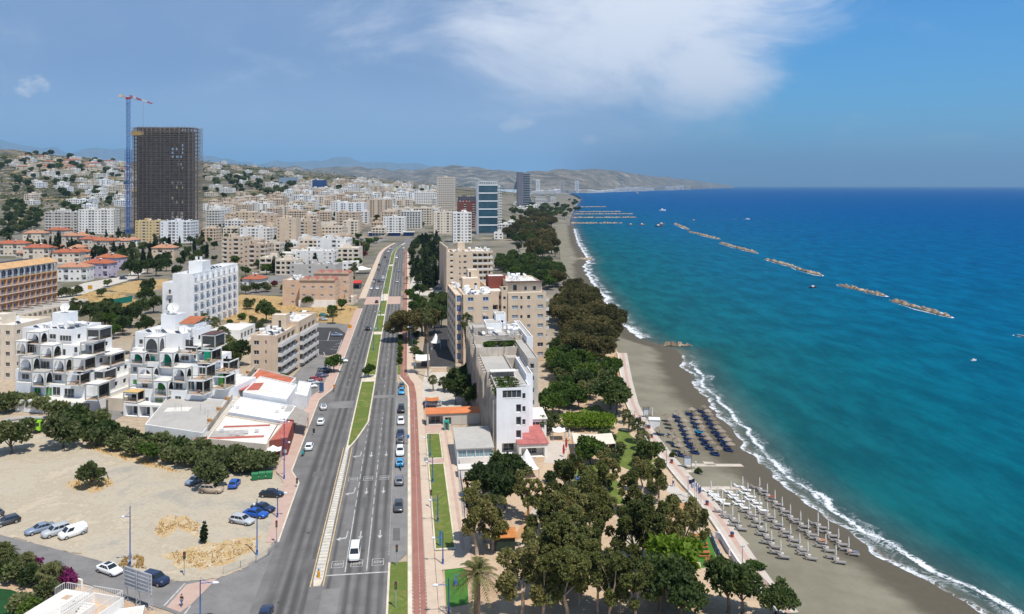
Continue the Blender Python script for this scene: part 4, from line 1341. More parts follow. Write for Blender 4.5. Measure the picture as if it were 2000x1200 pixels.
def cube(b,px0,py0,px1,py1,k,d=4.0,arch=True,roof=None,side=True,curtain=None,glazed=False,rail=True,ly=None):
 """an arched terrace box whose front fills the given rectangle of the survey"""
 ly=k if ly is None else ly
 x0,zb=b.loc(px0,py1,ly)
 x1,zt=b.loc(px1,py0,ly)
 w,h=x1-x0,zt-zb
 root=obj('terrace',None,b.root,(x0,ly,zb))
 m=MB()
 m.box(0,w,0,d,-.22,0,0)
 m.add([(0.02,.02,.004),(w-.02,.02,.004),(w-.02,d,.004),(.02,d,.004)],[(0,1,2,3)],2)
 if arch:
  arch_wall(m,w,h,.18,0,0.02 if rail else .9,pier=.38,spring=h*.3)
  if side:
   mm=MB()
   arch_wall(mm,d,h,.18,0,.02,'y',w,pier=.45,spring=h*.3)
   m.add(mm.v,mm.f,0)
 else:
  m.box(0,w,0,.15,h-.3,h,0)
  if side:
   m.box(w-.15,w,.15,d,h-.3,h,0)
 m.box(-.06,.18,-.06,.2,0,h+.02,1)
 m.box(w-.18,w+.06,-.06,.2,0,h+.02,1)
 m.box(w-.16,w+.05,d-.2,d,0,h+.02,1)
 o=m.build('frame',[b.mats[0],M_POST,M_CLAY],root)
 if rail:
  obj('railing',rail_mesh(max(.5,w-.5),0,'bars'),root,(.25,.1,0))
  if side:
   obj('railing',rail_mesh(max(.5,d-.6),0,'bars'),root,(w-.1,.3,0),pi/2)
 if roof:
  m=MB()
  m.box(-.08,w+.08,-.08,d+.1,h+.03,h+.15)  # on some open-topped arch terraces this roof is added for shade
  m.build('roof',roof,root)
 gm,_=window_mesh(w*.86,h*.88,'g',M_DFRAME,M_PANE0,True)
 obj('door',gm,root,(w*.07,d-.03,.02))  # door widened into a dark sheet standing for shade inside the terrace
 if curtain:
  m=MB()
  n=8
  cw=w*.4
  for i in range(n+1):
   m.v+=[(.3+cw*i/n,d*.55+(.08 if i%2 else-.08),.05),(.3+cw*i/n,d*.55+(.08 if i%2 else-.08),h-.3)]
  for i in range(n):
   m.f.append((2*i,2*i+2,2*i+3,2*i+1))
   m.m.append(0)
  m.build('curtain',curtain,root)
 if glazed:
  m=MB()
  m.quad((.2,.12,.95),(w-.2,.12,.95),(w-.2,.12,h-.35),(.2,.12,h-.35))
  m.quad((w-.12,.2,.95),(w-.12,d-.2,.95),(w-.12,d-.2,h-.35),(w-.12,.2,h-.35))
  m.build('glazing',M_PANE,root)
 r=random.Random(int(px0+py0))
 if not glazed and r.random()<.8:
  m=MB()
  m.tube([(w*.5,d*.4,0),(w*.5,d*.4,.7)],.06,6)
  m.cyl(w*.5,d*.4,.7,.76,.55,10)
  m.build('table',M_FURN,root)
 return x0,x1,ly,zb,zt
def pwin(b,px0,py0,px1,py1,ly,gm=None,fm=None):
 x0,z0=b.loc(px0,py1,ly)
 x1,z1=b.loc(px1,py0,ly)
 a,_=window_mesh(round(x1-x0,1),round(z1-z0,1),'w',fm or M_FRAME,gm or M_PANE,True)
 obj('window',a,b.root,(x0,ly-.015,z0))
def arcadedA():
 O=G(152,812)
 b=Bld('arcaded_block','white stepped apartment block with arched terraces behind the oleander hedge, left of two','apartment block',O,radians(-11),'bluewhite',2)
 lim=[(30,182),(30,182),(30,178),(36,168),(40,155),(44,141)]
 for k in range(6):
  ly=.5*3.2*k+(.2 if k<1 else 3.4)
  xa=b.loc(lim[k][0],700,ly)[0]
  xb=b.loc(lim[k][1],700,ly)[0]-(0 if k else 3)
  b.vol(xa,xb,ly,23-k*.01,k*3.2+(.0 if k==0 else .003),(k+1)*3.2+(.9 if k==5 else .0),.9 if k==5 else 0,rmi=2,r=[(y,k*3.2+1.0,1.3,1.3,'w')for y in(13.5,17,20)])
 L=lambda k:.5*3.2*k+3.4
 cube(b,52,650,78,671,0,ly=L(5)-3.2,roof=M_ROOFW,d=3.2)
 cube(b,30,668,52,692,0,ly=L(4)-3,roof=M_ROOFW,side=False,d=3)
 cube(b,78,676,103,699,0,ly=L(4)-3.6,roof=M_ROOFW,d=3.6)
 cube(b,38,700,63,725,0,ly=L(3)-3.2,roof=M_ROOFG,d=3.2)  # open-topped terrace; its roof is added to shade the arch
 cube(b,103,702,127,727,0,ly=L(3)-3.2,roof=M_ROOFW,d=3.2)  # roof added over an open terrace to darken the arch below
 cube(b,140,701,165,724,0,ly=L(3)-4.4,roof=M_ROOFW,arch=False,d=4.4)
 cube(b,62,728,88,754,0,ly=L(2)-3.2,roof=M_ROOFG,d=3.2)
 cube(b,128,731,156,752,0,ly=L(2)-4,arch=False,d=4)
 cube(b,157,671,181,693,0,ly=L(4)-1.0,roof=M_ROOFG,arch=False,d=5)
 cube(b,170,643,194,664,0,ly=L(5)-.5,roof=M_ROOFW,glazed=True,arch=False,d=5)
 cube(b,192,694,216,714,0,ly=L(4)+4,roof=M_ROOFW,arch=False,d=6)
 cube(b,180,725,203,745,0,ly=L(3)-.5,glazed=True,arch=False,d=5)
 cube(b,166,752,192,781,0,ly=-.6,roof=M_ROOFW,arch=False,d=4.5)
 for w in((97,653,110,662),(117,656,140,666),(58,677,71,688),(145,678,152,689),(43,731,57,740),(107,732,121,743),(78,706,97,721),(67,758,80,768),(117,682,129,694)):
  k=5 if w[1]<670 else 4 if w[1]<699 else 3 if w[1]<726 else 2 if w[1]<752 else 1
  pwin(b,*w,L(k),M_DGREEN if w[1]>755 else None)
 for w in((90,757,102,777),(103,756,118,772),(126,760,145,776)):
  pwin(b,*w,L(1),M_DGREEN if w[0]<95 else None)
 pwin(b,153,788,176,802,.2,None)
 b.mats.append(WALL['cream'])
 b.vol(3.6,8.6,6,30,0,3.3,.3,mi=4)
 b.vol(5.2,9.6,13,31,3.31,9.8,.3,mi=4,r=grid(3,2,15,5.2,4.3,3.1,1.6,1.3,'w'),f=[(6.2,4.4,1.4,1.2,'w'),(6.2,7.4,1.4,1.2,'w')])
 zr=19.1
 x0=b.loc(60,640,13)[0]
 b.vol(x0+3.5,x0+8.2,17,21.5,zr-.2,zr+4.4,.3)
 b.put('big_dish',x0+6,19,zr+4.1,0,.85)
 b.clutter(x0,x0+14,12.2,16,zr,9,5,('solar_panel','water_tank','solar_panel'))
 b.clutter(x0+8,x0+15,16,22.5,zr,11,6,('water_tank','solar_panel','water_tank','satellite_dish'))
 b.end('wall',19)
def arcadedB():
 O=G(352,822)
 b=Bld('arcaded_block','white stepped apartment block with green curtained arches beside the flat grey roof, right of two','apartment block',O,radians(-11),'bluewhite',2)
 L=lambda k:.45*3.2*k+3.0
 lim=[(241,352),(252,398),(253,396),(255,386),(258,372),(264,357)]
 for k in range(6):
  ly=L(k)if k else 1.0
  xa,xb=b.loc(lim[k][0],740,ly)[0],b.loc(lim[k][1],740,ly)[0]
  ops=[]
  if k==0:
   xs=[b.loc(p,800,ly)[0]for p in(245,269,272,293,297,318,322,343)]
   ops=[(xs[i],.02,xs[i+1]-xs[i],2.7,'x')for i in(0,2,4,6)]
  b.vol(xa,xb,ly,24-k*.01,k*3.2+(.003 if k else 0),(k+1)*3.2+(.9 if k==5 else 0),.9 if k==5 else 0,f=ops,r=[(y,k*3.2+1.0,1.3,1.3,'w')for y in(14,17.5,21)]if k else[])
 b.vol(b.loc(398,760,8)[0],b.loc(447,760,8)[0],9,22,0,6.4,.2,rmi=2)
 b.vol(b.loc(352,760,3)[0]+.01,b.loc(447,760,3)[0],4,8.99,0,3.3,.1)
 cube(b,282,660,310,689,0,ly=L(5)-3,roof=M_ROOFW,glazed=True,d=3)
 cube(b,254,690,281,710,0,ly=L(4)-3,roof=M_ROOFW,curtain=M_GREEN,d=3)
 cube(b,311,690,338,717,0,ly=L(4)-3.4,roof=M_ROOFW,curtain=M_GREEN,d=3.4)
 cube(b,394,655,420,679,0,ly=L(5)+.5,roof=mat('brown roofing',(.2,.15,.12)),glazed=True,arch=False,d=5)
 cube(b,386,685,413,709,0,ly=L(4)-1.5,curtain=M_GREEN,arch=False,d=5)
 cube(b,269,720,298,746,0,ly=L(3)-3.2,d=3.2)
 cube(b,337,720,363,745,0,ly=L(3)-3.2,roof=M_ROOFW,d=3.2)
 cube(b,374,716,403,741,0,ly=L(3)-4,arch=False,d=4.5)
 cube(b,414,707,447,727,0,ly=L(3)+3,arch=False,d=5)
 cube(b,299,746,327,773,0,ly=L(2)-3.2,roof=M_ROOFW,curtain=M_DGREEN,d=3.2)
 cube(b,366,744,397,770,0,ly=L(2)-3.6,arch=False,d=3.6)
 cube(b,413,736,440,759,0,ly=L(2)+.5,curtain=M_DGREEN,arch=False,d=5)
 cube(b,241,768,268,784,0,ly=1.3,arch=False,d=3,side=False,roof=mat('yellow awning',(.60,.40,.16),var=.1))
 cube(b,349,678,384,690,0,ly=L(4)-1.8,arch=False,d=2.6)
 for w,g in(((272,663,280,672),None),((362,664,378,679),None),((287,696,303,706),M_GREEN),((354,695,369,704),None),((379,692,383,700),None),((260,717,268,726),None),((260,741,268,751),M_DGREEN),((278,750,289,759),None),((343,749,357,760),None),((270,776,291,786),None),((303,778,318,789),M_OLIVE),((342,774,354,783),None),((330,776,335,793),M_OLIVE),((396,780,400,792),M_OLIVE),((389,716,402,731),None),((366,745,380,766),None)):
  k=5 if w[1]<670 else 4 if w[1]<706 else 3 if w[1]<735 else 2 if w[1]<770 else 1
  pwin(b,*w,L(k),g)
 zr=19.1
 xa=b.loc(264,650,11)[0]
 b.vol(xa+3,xa+7.5,18,23,zr-.2,zr+4.6,.3)
 b.put('big_dish',xa+5.5,20,zr+4.3,0,1.05)
 b.put('big_dish',xa+13.5,13,zr,.3,.85)
 m=MB()
 m.add([(xa+9,17,zr+2.4),(xa+14,17,zr+2.4),(xa+14.5,22,zr+3.8),(xa+9.5,22,zr+3.8)],[(0,1,2,3)])
 m.build('roof',M_TILE,b.root)
 b.vol(xa+9.3,xa+14,17.3,22,zr-.2,zr+2.3,0)
 b.clutter(xa+.5,xa+17,12,16,zr,11,8,('solar_panel','water_tank','solar_panel','drum_tank','satellite_dish'))
 b.clutter(xa+1,xa+14,20,23.6,zr,7,9,('water_tank','drum_tank'))
 b.end('wall',19)
arcadedA()
arcadedB()
b=flats(-70,740,27,632,16,-9,'cream','ow','wo','cream balcony block cut by the left picture edge',level=1,clut=4)
def row():
 def low(label,pts,h,roof,wall,name='shop_building',par=.35,ops=()):
  P=[G(*q)[:2]for q in pts]
  a=sum(p[0]*q[1]-q[0]*p[1]for p,q in zip(P,P[1:]+P[:1]))
  if a<0:
   P.reverse()
  cx,cy=sum(p[0]for p in P)/len(P),sum(p[1]for p in P)/len(P)
  root=empty(name,label,'shop',(cx,cy,0))
  Q=[(x-cx,y-cy)for x,y in P]
  m=MB()
  n=len(Q)
  I=[(x*(1-.35/max(1,hypot(x,y))),y*(1-.35/max(1,hypot(x,y))))for x,y in Q]
  m.add([(x,y,0)for x,y in Q]+[(x,y,h)for x,y in Q]+[(x,y,h)for x,y in I]+[(x,y,h-par)for x,y in I],[(i,(i+1)%n,n+(i+1)%n,n+i)for i in range(n)]+[(n+i,n+(i+1)%n,2*n+(i+1)%n,2*n+i)for i in range(n)]+[(2*n+i,2*n+(i+1)%n,3*n+(i+1)%n,3*n+i)for i in range(n)])
  m.build('wall',WALL[wall],root)
  m=MB()
  m.add([(x,y,h-par+.01)for x,y in I],[tuple(range(n))])
  m.build('roof',roof,root)
  TAKEN.append((cx,cy,12))
  return root,cx,cy,h
 def box_on(root,x,y,z,w,d,h,m_,nm='roof_unit'):
  a=MB()
  a.box(0,w,0,d,0,h)
  a.build(nm,m_,root,(x,y,z),TH)
 r_,cx,cy,h=low('flat grey roofed low building in front of the green curtained block',[(283,868),(396,886),(442,816),(330,806)],4.6,M_ROOFG,'white')
 a,_=window_mesh(4.2,2.2,'g',M_DFRAME,M_PBLUE,True)
 q=G(360,881)
 obj('window',a,r_,(q[0]-cx,q[1]-cy-.15,.4),radians(-9))
 a,_=window_mesh(1.0,.6,'w',M_DFRAME,M_PANE,True)
 q=G(328,876)
 obj('window',a,r_,(q[0]-cx,q[1]-cy-.12,2.6),radians(-9))
 box_on(r_,-6,1,4.25,6.0,3.6,.12,M_ROOFW,'roof_patch')
 for x,y in((-2,2),(2.5,2.6),(5,-1),(-4,3),(6.5,-3)):
  a=MB()
  a.tube([(0,0,0),(0,0,1.7)],.05,6)
  a.build('vent_pipe',M_ROOFG,r_,(x,y,4.26))
 low('narrow pale alley roof between the grey roof and the shops',[(399,886),(412,888),(470,800),(456,798)],3.6,M_CONC,'dirty','alley_wall')
 r_,cx,cy,h=low('shop with white and grey roof and red edging nearest the hedge',[(404,892),(520,904),(552,862),(440,842)],4.0,M_ROOFW,'cream')
 for i,(x,y,w,d,m_)in enumerate(((-8.5,-5,9.5,4.6,M_ROOFG),(-9.3,-6.4,15.0,1.2,M_REDR),(-6,2.6,10.5,1.0,M_REDR))):
  box_on(r_,x,y,h-.33,w,d,.1+.01*i,m_,'roof_patch')
 for x,y in((-2,-3.2),(-.5,-3.6),(1,-2.2),(3,-1),(-5,-1)):
  o=obj('air_conditioner',clutter_mesh('air_conditioner'),r_,(x,y,h-.22),.3)
 r_,cx,cy,h=low('shop corner with red sloping canopy roof beside the pavement',[(522,897),(562,890),(574,852),(548,850)],3.9,M_REDR,'rust')
 r_,cx,cy,h=low('long shop with brilliant white roof in the middle of the row',[(446,838),(556,858),(578,826),(470,806)],4.2,mat('fresh white roof',(.78,.76,.73),var=.06,scale=.3),'bluewhite')
 box_on(r_,6.0,-1.5,h-.3,4.6,4.4,.14,M_ROOFG,'roof_patch')
 for x,y in((-8,1.5),(-6.5,1.2),(4.5,-2.4),(5,1)):
  obj('air_conditioner',clutter_mesh('air_conditioner'),r_,(x,y,h-.33),.2)
 r_,cx,cy,h=low('shop with cream corrugated roof beside the slanted grey canopy',[(474,804),(560,820),(580,788),(508,770)],5.2,M_ROOFW,'bluewhite')
 box_on(r_,-8.5,-2,h-.33,5.5,7.5,.12,M_REDR,'roof_patch')
 m=MB()
 A=[G(562,822,3.2),G(596,832,2.6),G(604,808,3.6),G(576,795,5.0)]
 c_=empty('grey_canopy','slanted grey canopy roof before the cream roofed shop','canopy',(A[0][0],A[0][1],0))
 V=[(q[0]-A[0][0],q[1]-A[0][1],q[2])for q in A]
 m.add(V+[(x,y,z-.15)for x,y,z in V],[(0,1,2,3),(7,6,5,4),(0,4,5,1),(1,5,6,2),(2,6,7,3),(3,7,4,0)])
 m.build('roof',mat('taupe sheet',(.30,.265,.23),var=.08),c_)
 for x,y,z in V:
  a=MB()
  a.tube([(0,0,0),(0,0,z-.1)],.09,6)
  a.build('post',M_DFRAME,c_,(x*.94,y*.94,0))
 r_,cx,cy,h=low('restaurant with orange red flat roofs at the back of the row',[(488,768),(560,788),(578,768),(506,748)],4.4,mat('orange red roof',(.46,.14,.075),var=.2,scale=.3),'white')
 low('small white roofed shop beside the forecourt',[(576,795),(600,800),(608,772),(584,768)],3.6,M_ROOFW,'bluewhite')
 wall_=MB()
 P=[Vector(G(*q))for q in((404,872),(470,780),(500,740))]
 for p_,q_ in zip(P,P[1:]):
  d=(q_-p_).normalized()
  n_=Vector((-d.y,d.x,0))*.25
  wall_.add([tuple(p_-n_),tuple(p_+n_),tuple(q_+n_),tuple(q_-n_)]+[tuple(v+Vector((0,0,4.7)))for v in(p_-n_,p_+n_,q_+n_,q_-n_)],[(0,1,5,4),(2,3,7,6),(1,2,6,5),(3,0,4,7),(4,5,6,7)])
 tag(wall_.build('boundary_wall',WALL['dirty']),'long pale boundary wall with planters between the white block and shops','wall')
 for t in(.05,.2,.35,.5,.65,.8):
  q=P[0].lerp(P[2],t)
  a=MB()
  a.box(-.5,.5,-.35,.35,0,.7)
  o=a.build('planter',mat('terracotta',(.46,.24,.09),var=.15),None,(q.x-.1,q.y,4.7),-.6)
  tag(o,'ochre planter box on the boundary wall, '+('nearest','second nearest','third nearest','fourth nearest','fifth nearest','farthest')[int(t*6.5)],'planter','planters on the boundary wall')
row()
def beige_block():
 p,w,h=fp(490,745,541,radians(-3),655)
 b=Bld('balcony_block','beige four floor block with white curved balconies facing the avenue','apartment block',p,radians(-3),'beige',2)
 fh=(h-1.0)/4.4
 zf=[1.6+fh*k for k in range(4)]
 b.vol(0,w,0,18,0,h,.7,f=[(.9,z+.6,1.6,1.3,'w')for z in zf]+[(4.4,z+.8,.5,1.2,'w')for z in zf],r=[(y,z,3.3,fh-.55,'o')for y in(1,5.2,9.4,13.6)for z in zf])
 b.vol(0,w+.8,18.01,38,0,h+1.2,.7,r=[(y,z,3.3,fh-.55,'o')for y in(19.5,24,28.5,33)for z in zf],f=[(w-1.2,z+.3,.7,1.2,'w')for z in zf[-1:]])
 for y0,x1 in((1.0,w),(5.2,w),(9.4,w),(13.6,w),(19.5,w+.8),(24,w+.8),(28.5,w+.8),(33,w+.8)):
  for z in zf:
   b.balcony('r',y0-.2,z,3.7,1.3,(0,x1,0,38))
 b.vol(1.5,6.2,14,17.8,h-.7,h+4.0,.2,f=[(3.6,h-.4,1.0,2.6,'g')])
 b.clutter(.5,w-.5,1,12,h-.7,9,17,('solar_panel','water_tank','solar_panel','water_tank','drum_tank'))
 b.clutter(.5,w,19,36,h+.5,8,18)
 b.end('wall',22)
beige_block()
def white_hotel():
 p=G(337,646)
 b=Bld('white_hotel','white five floor hotel with blank gable and rows of small balconies','hotel',p,radians(-4),'bluewhite',2)
 h,n=23.5,8
 fh=3.9
 zf=[3.4+fh*k for k in range(5)]
 L=46.0
 ops=[]
 for i in range(n):
  y=1.6+i*(L-2)/n
  ops+=[(y,z+.1,1.25,2.3,'g')for z in zf]+[(y+1.7,z+.1,1.25,2.3,'g')for z in zf]
 b.vol(0,8.2,0,L,0,h,1.3,r=ops)
 for i in range(n):
  y=1.3+i*(L-2)/n
  for z in zf:
   b.balcony('r',y,z,3.5,1.1,(0,8.2,0,L),'steel')
 for i in range(n+1):
  y=.05+i*(L-2)/n
  b.mb.box(8.202,9.0,y,y+.7,0,h-1.2)
 zl=[1.2+fh*k for k in range(4)]
 b.vol(-8,-.002,7,30,0,19.0,1.0,f=[(-5.4,z+1.2,1.1,1.9,'w')for z in zl]+[(-3.6,z+1.2,1.1,1.9,'w')for z in zl])
 for z in zl:
  b.balcony('f',-5.8,z+1.0,3.6,.9,(-8,0,7,30),'steel')
 b.vol(1,7,12,20,h-1.25,h+4.0,.3)
 for i in range(12):
  b.put('solar_panel',2+(i%3)*1.8,25+(i//3)*3,h-1.3,1.2)
 b.put('drum_tank',3,15,h+3.7)
 b.put('drum_tank',5,15,h+3.7)
 b.end('wall',26)
 q=G(414,668)
 c=Bld('hotel_annex','low white annex with flat roof in front of the white hotel','hotel',q,radians(-4),'white',2)
 c.vol(0,11,0,15,0,4.6,.4,r=[(y,1.0,2.2,2.2,'g')for y in(1,4.2,7.4,10.6)])
 c.vol(-3.5,-.002,-3,16,0,3.4,.4,f=[(-2.6,.8,.8,1.6,'w'),(-1.4,.8,.8,1.6,'w')])
 c.end('wall',12)
white_hotel()
def orange_hotel():
 rz=radians(-6)
 Y0=386.0
 P1=at(112,590,Y0)
 d=(sin(-rz),cos(rz))
 L=96.0
 p=(P1[0]-d[0]*L-14*cos(rz),P1[1]-d[1]*L-14*sin(rz),0)
 b=Bld('arcaded_hotel','orange hotel with six rows of blue balcony bays and arched top floor','hotel',p,rz,'orange',1,M_ROOFG,glass=M_PBLUE)
 zb,n,fh=4.6,26,3.55
 bw=L/n
 ops=[(i*bw+.22,zb+k*fh+.25,bw-.44,fh-.5,'m')for i in range(n-16,n)for k in range(4)]
 b.vol(0,14,0,L,0,zb+4*fh+.2,0,r=ops)
 ztop=zb+4*fh+.2
 b.vol(0,12.2,0,L,ztop+.003,ztop+4.3,.0)
 for i in range(n-16,n):
  m=MB()
  arch_wall(m,bw-.02,4.2,.5,0,.05,'y',0,.25)
  o=m.build('arch',WALL['white'],b.root,(14.0,i*bw+.01,ztop))
  m=MB()
  m.quad((0,.3,.3),(0,bw-.3,.3),(0,bw-.3,3.5),(0,.3,3.5))
  m.build('window',M_PBLUE,b.root,(12.25,i*bw,ztop))
  obj('balcony',rail_mesh(bw-.1,0,'steel'),b.root,(14.03,i*bw+.05,ztop+.02),pi/2)
  for k in range(4):
   obj('balcony',rail_mesh(bw-.1,.35,'steel'),b.root,(14.01,i*bw+.05,zb+k*fh+.2),pi/2)
 m=MB()
 m.add([(14.5,0,ztop+4.21),(14.5,L+.2,ztop+4.21),(9.5,L+.2,ztop+6.4),(9.5,0,ztop+6.4)],[(0,1,2,3)])
 m.add([(14.5,L+.2,ztop+4.21),(9.5,L+.2,ztop+6.4),(9.5,L+.2,ztop+4.21)],[(0,1,2)])
 m.build('roof',mat('ochre roof',(.52,.31,.15),var=.12,scale=.4),b.root)
 for i in range(18):
  b.put('solar_panel',8.2,L-12-i*2.5,ztop+5.0,1.4,1.5)
 b.mats.append(WALL['cream'])
 b.vol(14.01,26,0,L+6,0,4.5,.4,mi=4,rmi=2)
 for i in range(22):
  m=MB()
  arch_wall(m,3.2,3.6,.4,0,.05,'y',0,.55)
  m.build('arch',WALL['cream'],b.root,(26.6,L+2-i*3.25,.6))
 for i in range(9):
  m=MB()
  m.box(15.0,22.5,L-4-i*6,L-3.6-i*6,4.9,5.3)
  m.build('pergola_beam',M_BEAM,b.root)
 b.end('wall',18)
 TAKEN.append((P1[0]-5,P1[1]-40,26))
M_BEAM=mat('brown beam',(.12,.085,.065),var=.15)
orange_hotel()
def barrel():
 def part(b,x0,x1,y0,y1,h,n,floors):
  w=x1-x0
  fh=h/(floors+.3)
  ops=[(x0+(i+.5)*w/n-.75,1.2+k*fh,1.5,1.2,'w')for i in range(n)for k in range(floors)]
  b.vol(x0,x1,y0,y1,0,h,0,f=ops,r=bays(y1-y0,floors,fh,0,'w'))
  bw=w/n
  for i in range(n):
   m=MB()
   for j in range(9):
    a=pi*j/8
    m.v+=[(x0+(i+.5)*bw-cos(a)*bw/2,y0-.5,h+sin(a)*bw*.32),(x0+(i+.5)*bw-cos(a)*bw/2,y1-2,h+sin(a)*bw*.32)]
   for j in range(8):
    m.f.append((2*j,2*j+2,2*j+3,2*j+1))
    m.m.append(0)
   m.f.append(tuple(2*j for j in range(9)))
   m.m.append(1)
   m.build('vault',[M_VAULT,WALL['salmon']],b.root)
 p,w,h=fp(585,600,655,radians(-2),548)
 b=Bld('vaulted_building','salmon building topped by rows of small barrel vaults','building',p,radians(-2),'salmon',1,glass=M_SHUT)
 part(b,0,w,0,9,h,4,3)
 part(b,w*.25,w*1.26,9.01,18,h+2.4,4,3)
 b.vol(-w*.55,-.002,4,20,0,h-.3,.6,f=bays(w*.5,3,h/3.3,0,'w')[:0]+[(-w*.3,1.2+k*h/3.3,1.4,1.2,'w')for k in range(3)])
 b.mats.append(WALL['white'])
 b.vol(-.3,w+.3,-.6,-.003,0,3.4,.2,mi=4)
 b.clutter(-w*.5,-1,6,19,h-.9,10,41)
 b.end('wall',18)
 shed('red_roof_restaurant','restaurant with bright red canopy roof beside the avenue','restaurant',T(672,565),TH,9.5,10,3.4,3.8,'dark',mat('bright red sheet',(.50,.045,.03),var=.08),f=[(.5,.1,8,2.4,'x')])
 shed('brown_roof_veranda','low veranda with brown roof before the vaulted building','restaurant',T(655,592),TH,11,6,2.6,3.0,'cream',mat('brown sheet',(.34,.15,.11),var=.12),f=[(.5,.1,9.5,2.0,'x')])
M_VAULT=mat('vault tiles',(.33,.12,.09),var=.2,scale=.8)
barrel()
flats(88,454,150,414,15,2,'ltgrey','oow','wo','grey and white modern flats with dark balconies, left half of the pair',level=1,name='modern_flats',roof=M_ROOFW)
flats(153,457,222,409,18,2,'white','owwo','ow','grey and white modern flats with dark balconies, right half of the pair',level=1,name='modern_flats')
flats(264,472,311,431,14,-3,'yellow','wtow','wo','yellow flats with white balconies before the scaffolded tower',level=1)
flats(313,474,372,432,20,-3,'bluewhite','wxoo','oo','white flats with open dark upper floors before the scaffolded tower',level=1)
flats(433,516,477,463,15,-4,'beige','ow','ow','beige flats with orange trimmed roof and deep balconies behind the white hotel',level=1)
flats(475,524,519,476,15,-4,'tan','wo','ow','tan flats with stacked corner balconies behind the white hotel',level=1)
flats(468,482,528,445,14,-4,'white','w-wo','ow','white flats with pyramid skylight behind the beige pair',level=1)
flats(618,518,676,466,17,-4,'white','w--o','oo','plain white flats beside the far palms of the avenue',level=1)
flats(578,524,650,490,14,-4,'white','w-t','wo','stepped low white flats before the plain white flats',level=1)
flats(566,545,655,516,16,-4,'ltgrey','w--','w','low grey hall behind the vaulted building',level=1,roof=M_ROOFG)
flats(847,456,884,414,14,8,'cream','tow','w','cream flats with slit windows beside the blue glass tower',level=1)
flats(885,474,921,415,16,8,'white','wow','w','white flats with grey central strip beside the blue glass tower',level=1)
flats(853,414,889,346,24,6,'cream','ooo','o','tall white and cream tower wrapped in balconies',level=1,name='balcony_tower',cat='tower',pent=True,clut=0)
flats(748,456,790,424,16,-3,'white','wwo','wo','white flats with small square windows beside the white market roof',level=1)
flats(783,446,821,412,15,-3,'white','oo','wo','modern white flats with dark ribbon windows near the avenue bend',level=1,rail='steel')
flats(807,440,843,406,15,-2,'cream','wo','wo','cream flats beside the modern white flats near the bend',level=0)
flats(700,452,702.1,420,10,-4,'cream','w','w','thin cream stair tower among the flats',level=0,pent=False)
flats(656,452,700,414,15,-5,'tan','wo','ow','tan flats before the white market roof',level=1)
flats(655,430,711,396,16,-5,'bluewhite','w-o','wo','white flats with blue tinted side above the tan flats',level=0)
flats(712,426,762,390,16,-5,'beige','w-o','ow','beige flats with blind gable right of the white flats',level=0)
flats(540,486,578,426,14,-4,'beige','w--','-w','tall beige flats with dark stair slot',level=1)
flats(578,478,618,432,16,-4,'tan','-ow','ww','tan flats with grey blind wall',level=1)
flats(460,452,498,414,14,-5,'beige','wtw','wo','beige flats with three ribs near the scaffolded tower',level=0)
flats(402,452,430,410,12,-5,'white','o','o','cream white flats with arched balconies right of the scaffolded tower',level=1)
flats(498,452,540,420,14,-5,'tan','-w','w','low tan flats with blank walls',level=0)
flats(628,476,668,442,16,-5,'cream','ww','wo','cream flats behind the row of conifers',level=0)
flats(810,398,852,376,16,-3,'white','ww','w','long white flats left of the balcony tower',level=0)
flats(894,446,928,394,18,6,'rust','wwo','w','dark red brick building between the two towers',level=0,glass=M_DFRAME)
flats(610,372,634,352,16,-5,wallm('blue cladding',(.04,.10,.26),.1),'www','w','building clad in deep blue netting on the upper slope',level=0)
flats(545,358,576,347,20,-5,wallm('pale blue metal',(.24,.32,.42),.1),'-','-','pale blue windowless shed on the upper slope',level=0,pent=False)
flats(895,420,935,384,20,6,'dark','www','w','dark curved roofed hall behind the red brick building',level=0)
flats(660,595,690,580,8,-3,'cream','w','w','low cream house at the avenue edge before the red canopy',level=1,name='house',cat='house',pent=False,clut=2)
flats(668,532,700,512,10,TH*57.3,'white','wo','g','small white building beside the far palms',level=1,clut=2,pent=False)
def glass_tower():
 p,w,h=fp(934,458,972,radians(6),357)
 b=Bld('glass_tower','blue glass office tower with white bands and side balconies','tower',p,radians(6),'bluewhite',0,glass=mat('tower glass',(.03,.075,.11),rough=.1,var=.2,scale=.1,spec=.7))
 n=6
 fh=h/(n+.45)
 for k in range(n):
  z=2+k*fh
  g=Bld.__new__(Bld)
  m=MB()
  m.box(.8,w-.3,.4,20,z,z+fh-1.2)
  m.build('glass_storey',b.mats[1],b.root)
  m=MB()
  m.box(0.6,w+.1,.0,20.4,z+fh-1.2,z+fh)
  m.build('white_band',WALL['bluewhite'],b.root)
  for j in range(3):
   m=MB()
   m.box(w-.28,w+5.5,2,18,z+j*fh/3,z+j*fh/3+.35)
   m.build('balcony',WALL['bluewhite'],b.root)
   m=MB()
   for i in range(7):
    x=.9+i*(w-1.3)/6
    m.box(x,x+.12,.28,.398,z+.02,z+fh-1.22)
   m.build('mullion',M_DFRAME,b.root)if j==0 else None
 m=MB()
 m.prism([(-1.6,2),(.58,-.3),(.58,21),(-1.6,20)],-3,h+1.2)
 m.build('side_wall',WALL['bluewhite'],b.root)
 m=MB()
 for i in range(9):
  x=1+i*(w-2)/8
  m.box(x,x+.3,1,1.3,n*fh+2.0,h+1.0)
 m.box(.7,w-.1,.8,1.5,h+1.0,h+1.6)
 m.build('roof_screen',WALL['bluewhite'],b.root)
 m=MB()
 m.box(w+1.5,w+2.5,3,4,-2,h-3)
 m.build('column',WALL['bluewhite'],b.root)
 m=MB()
 m.box(.5,w,1,19.5,-3,1.99)
 m.build('plinth',WALL['ltgrey'],b.root)
 TAKEN.append((p[0]+15,p[1]+8,26))
glass_tower()
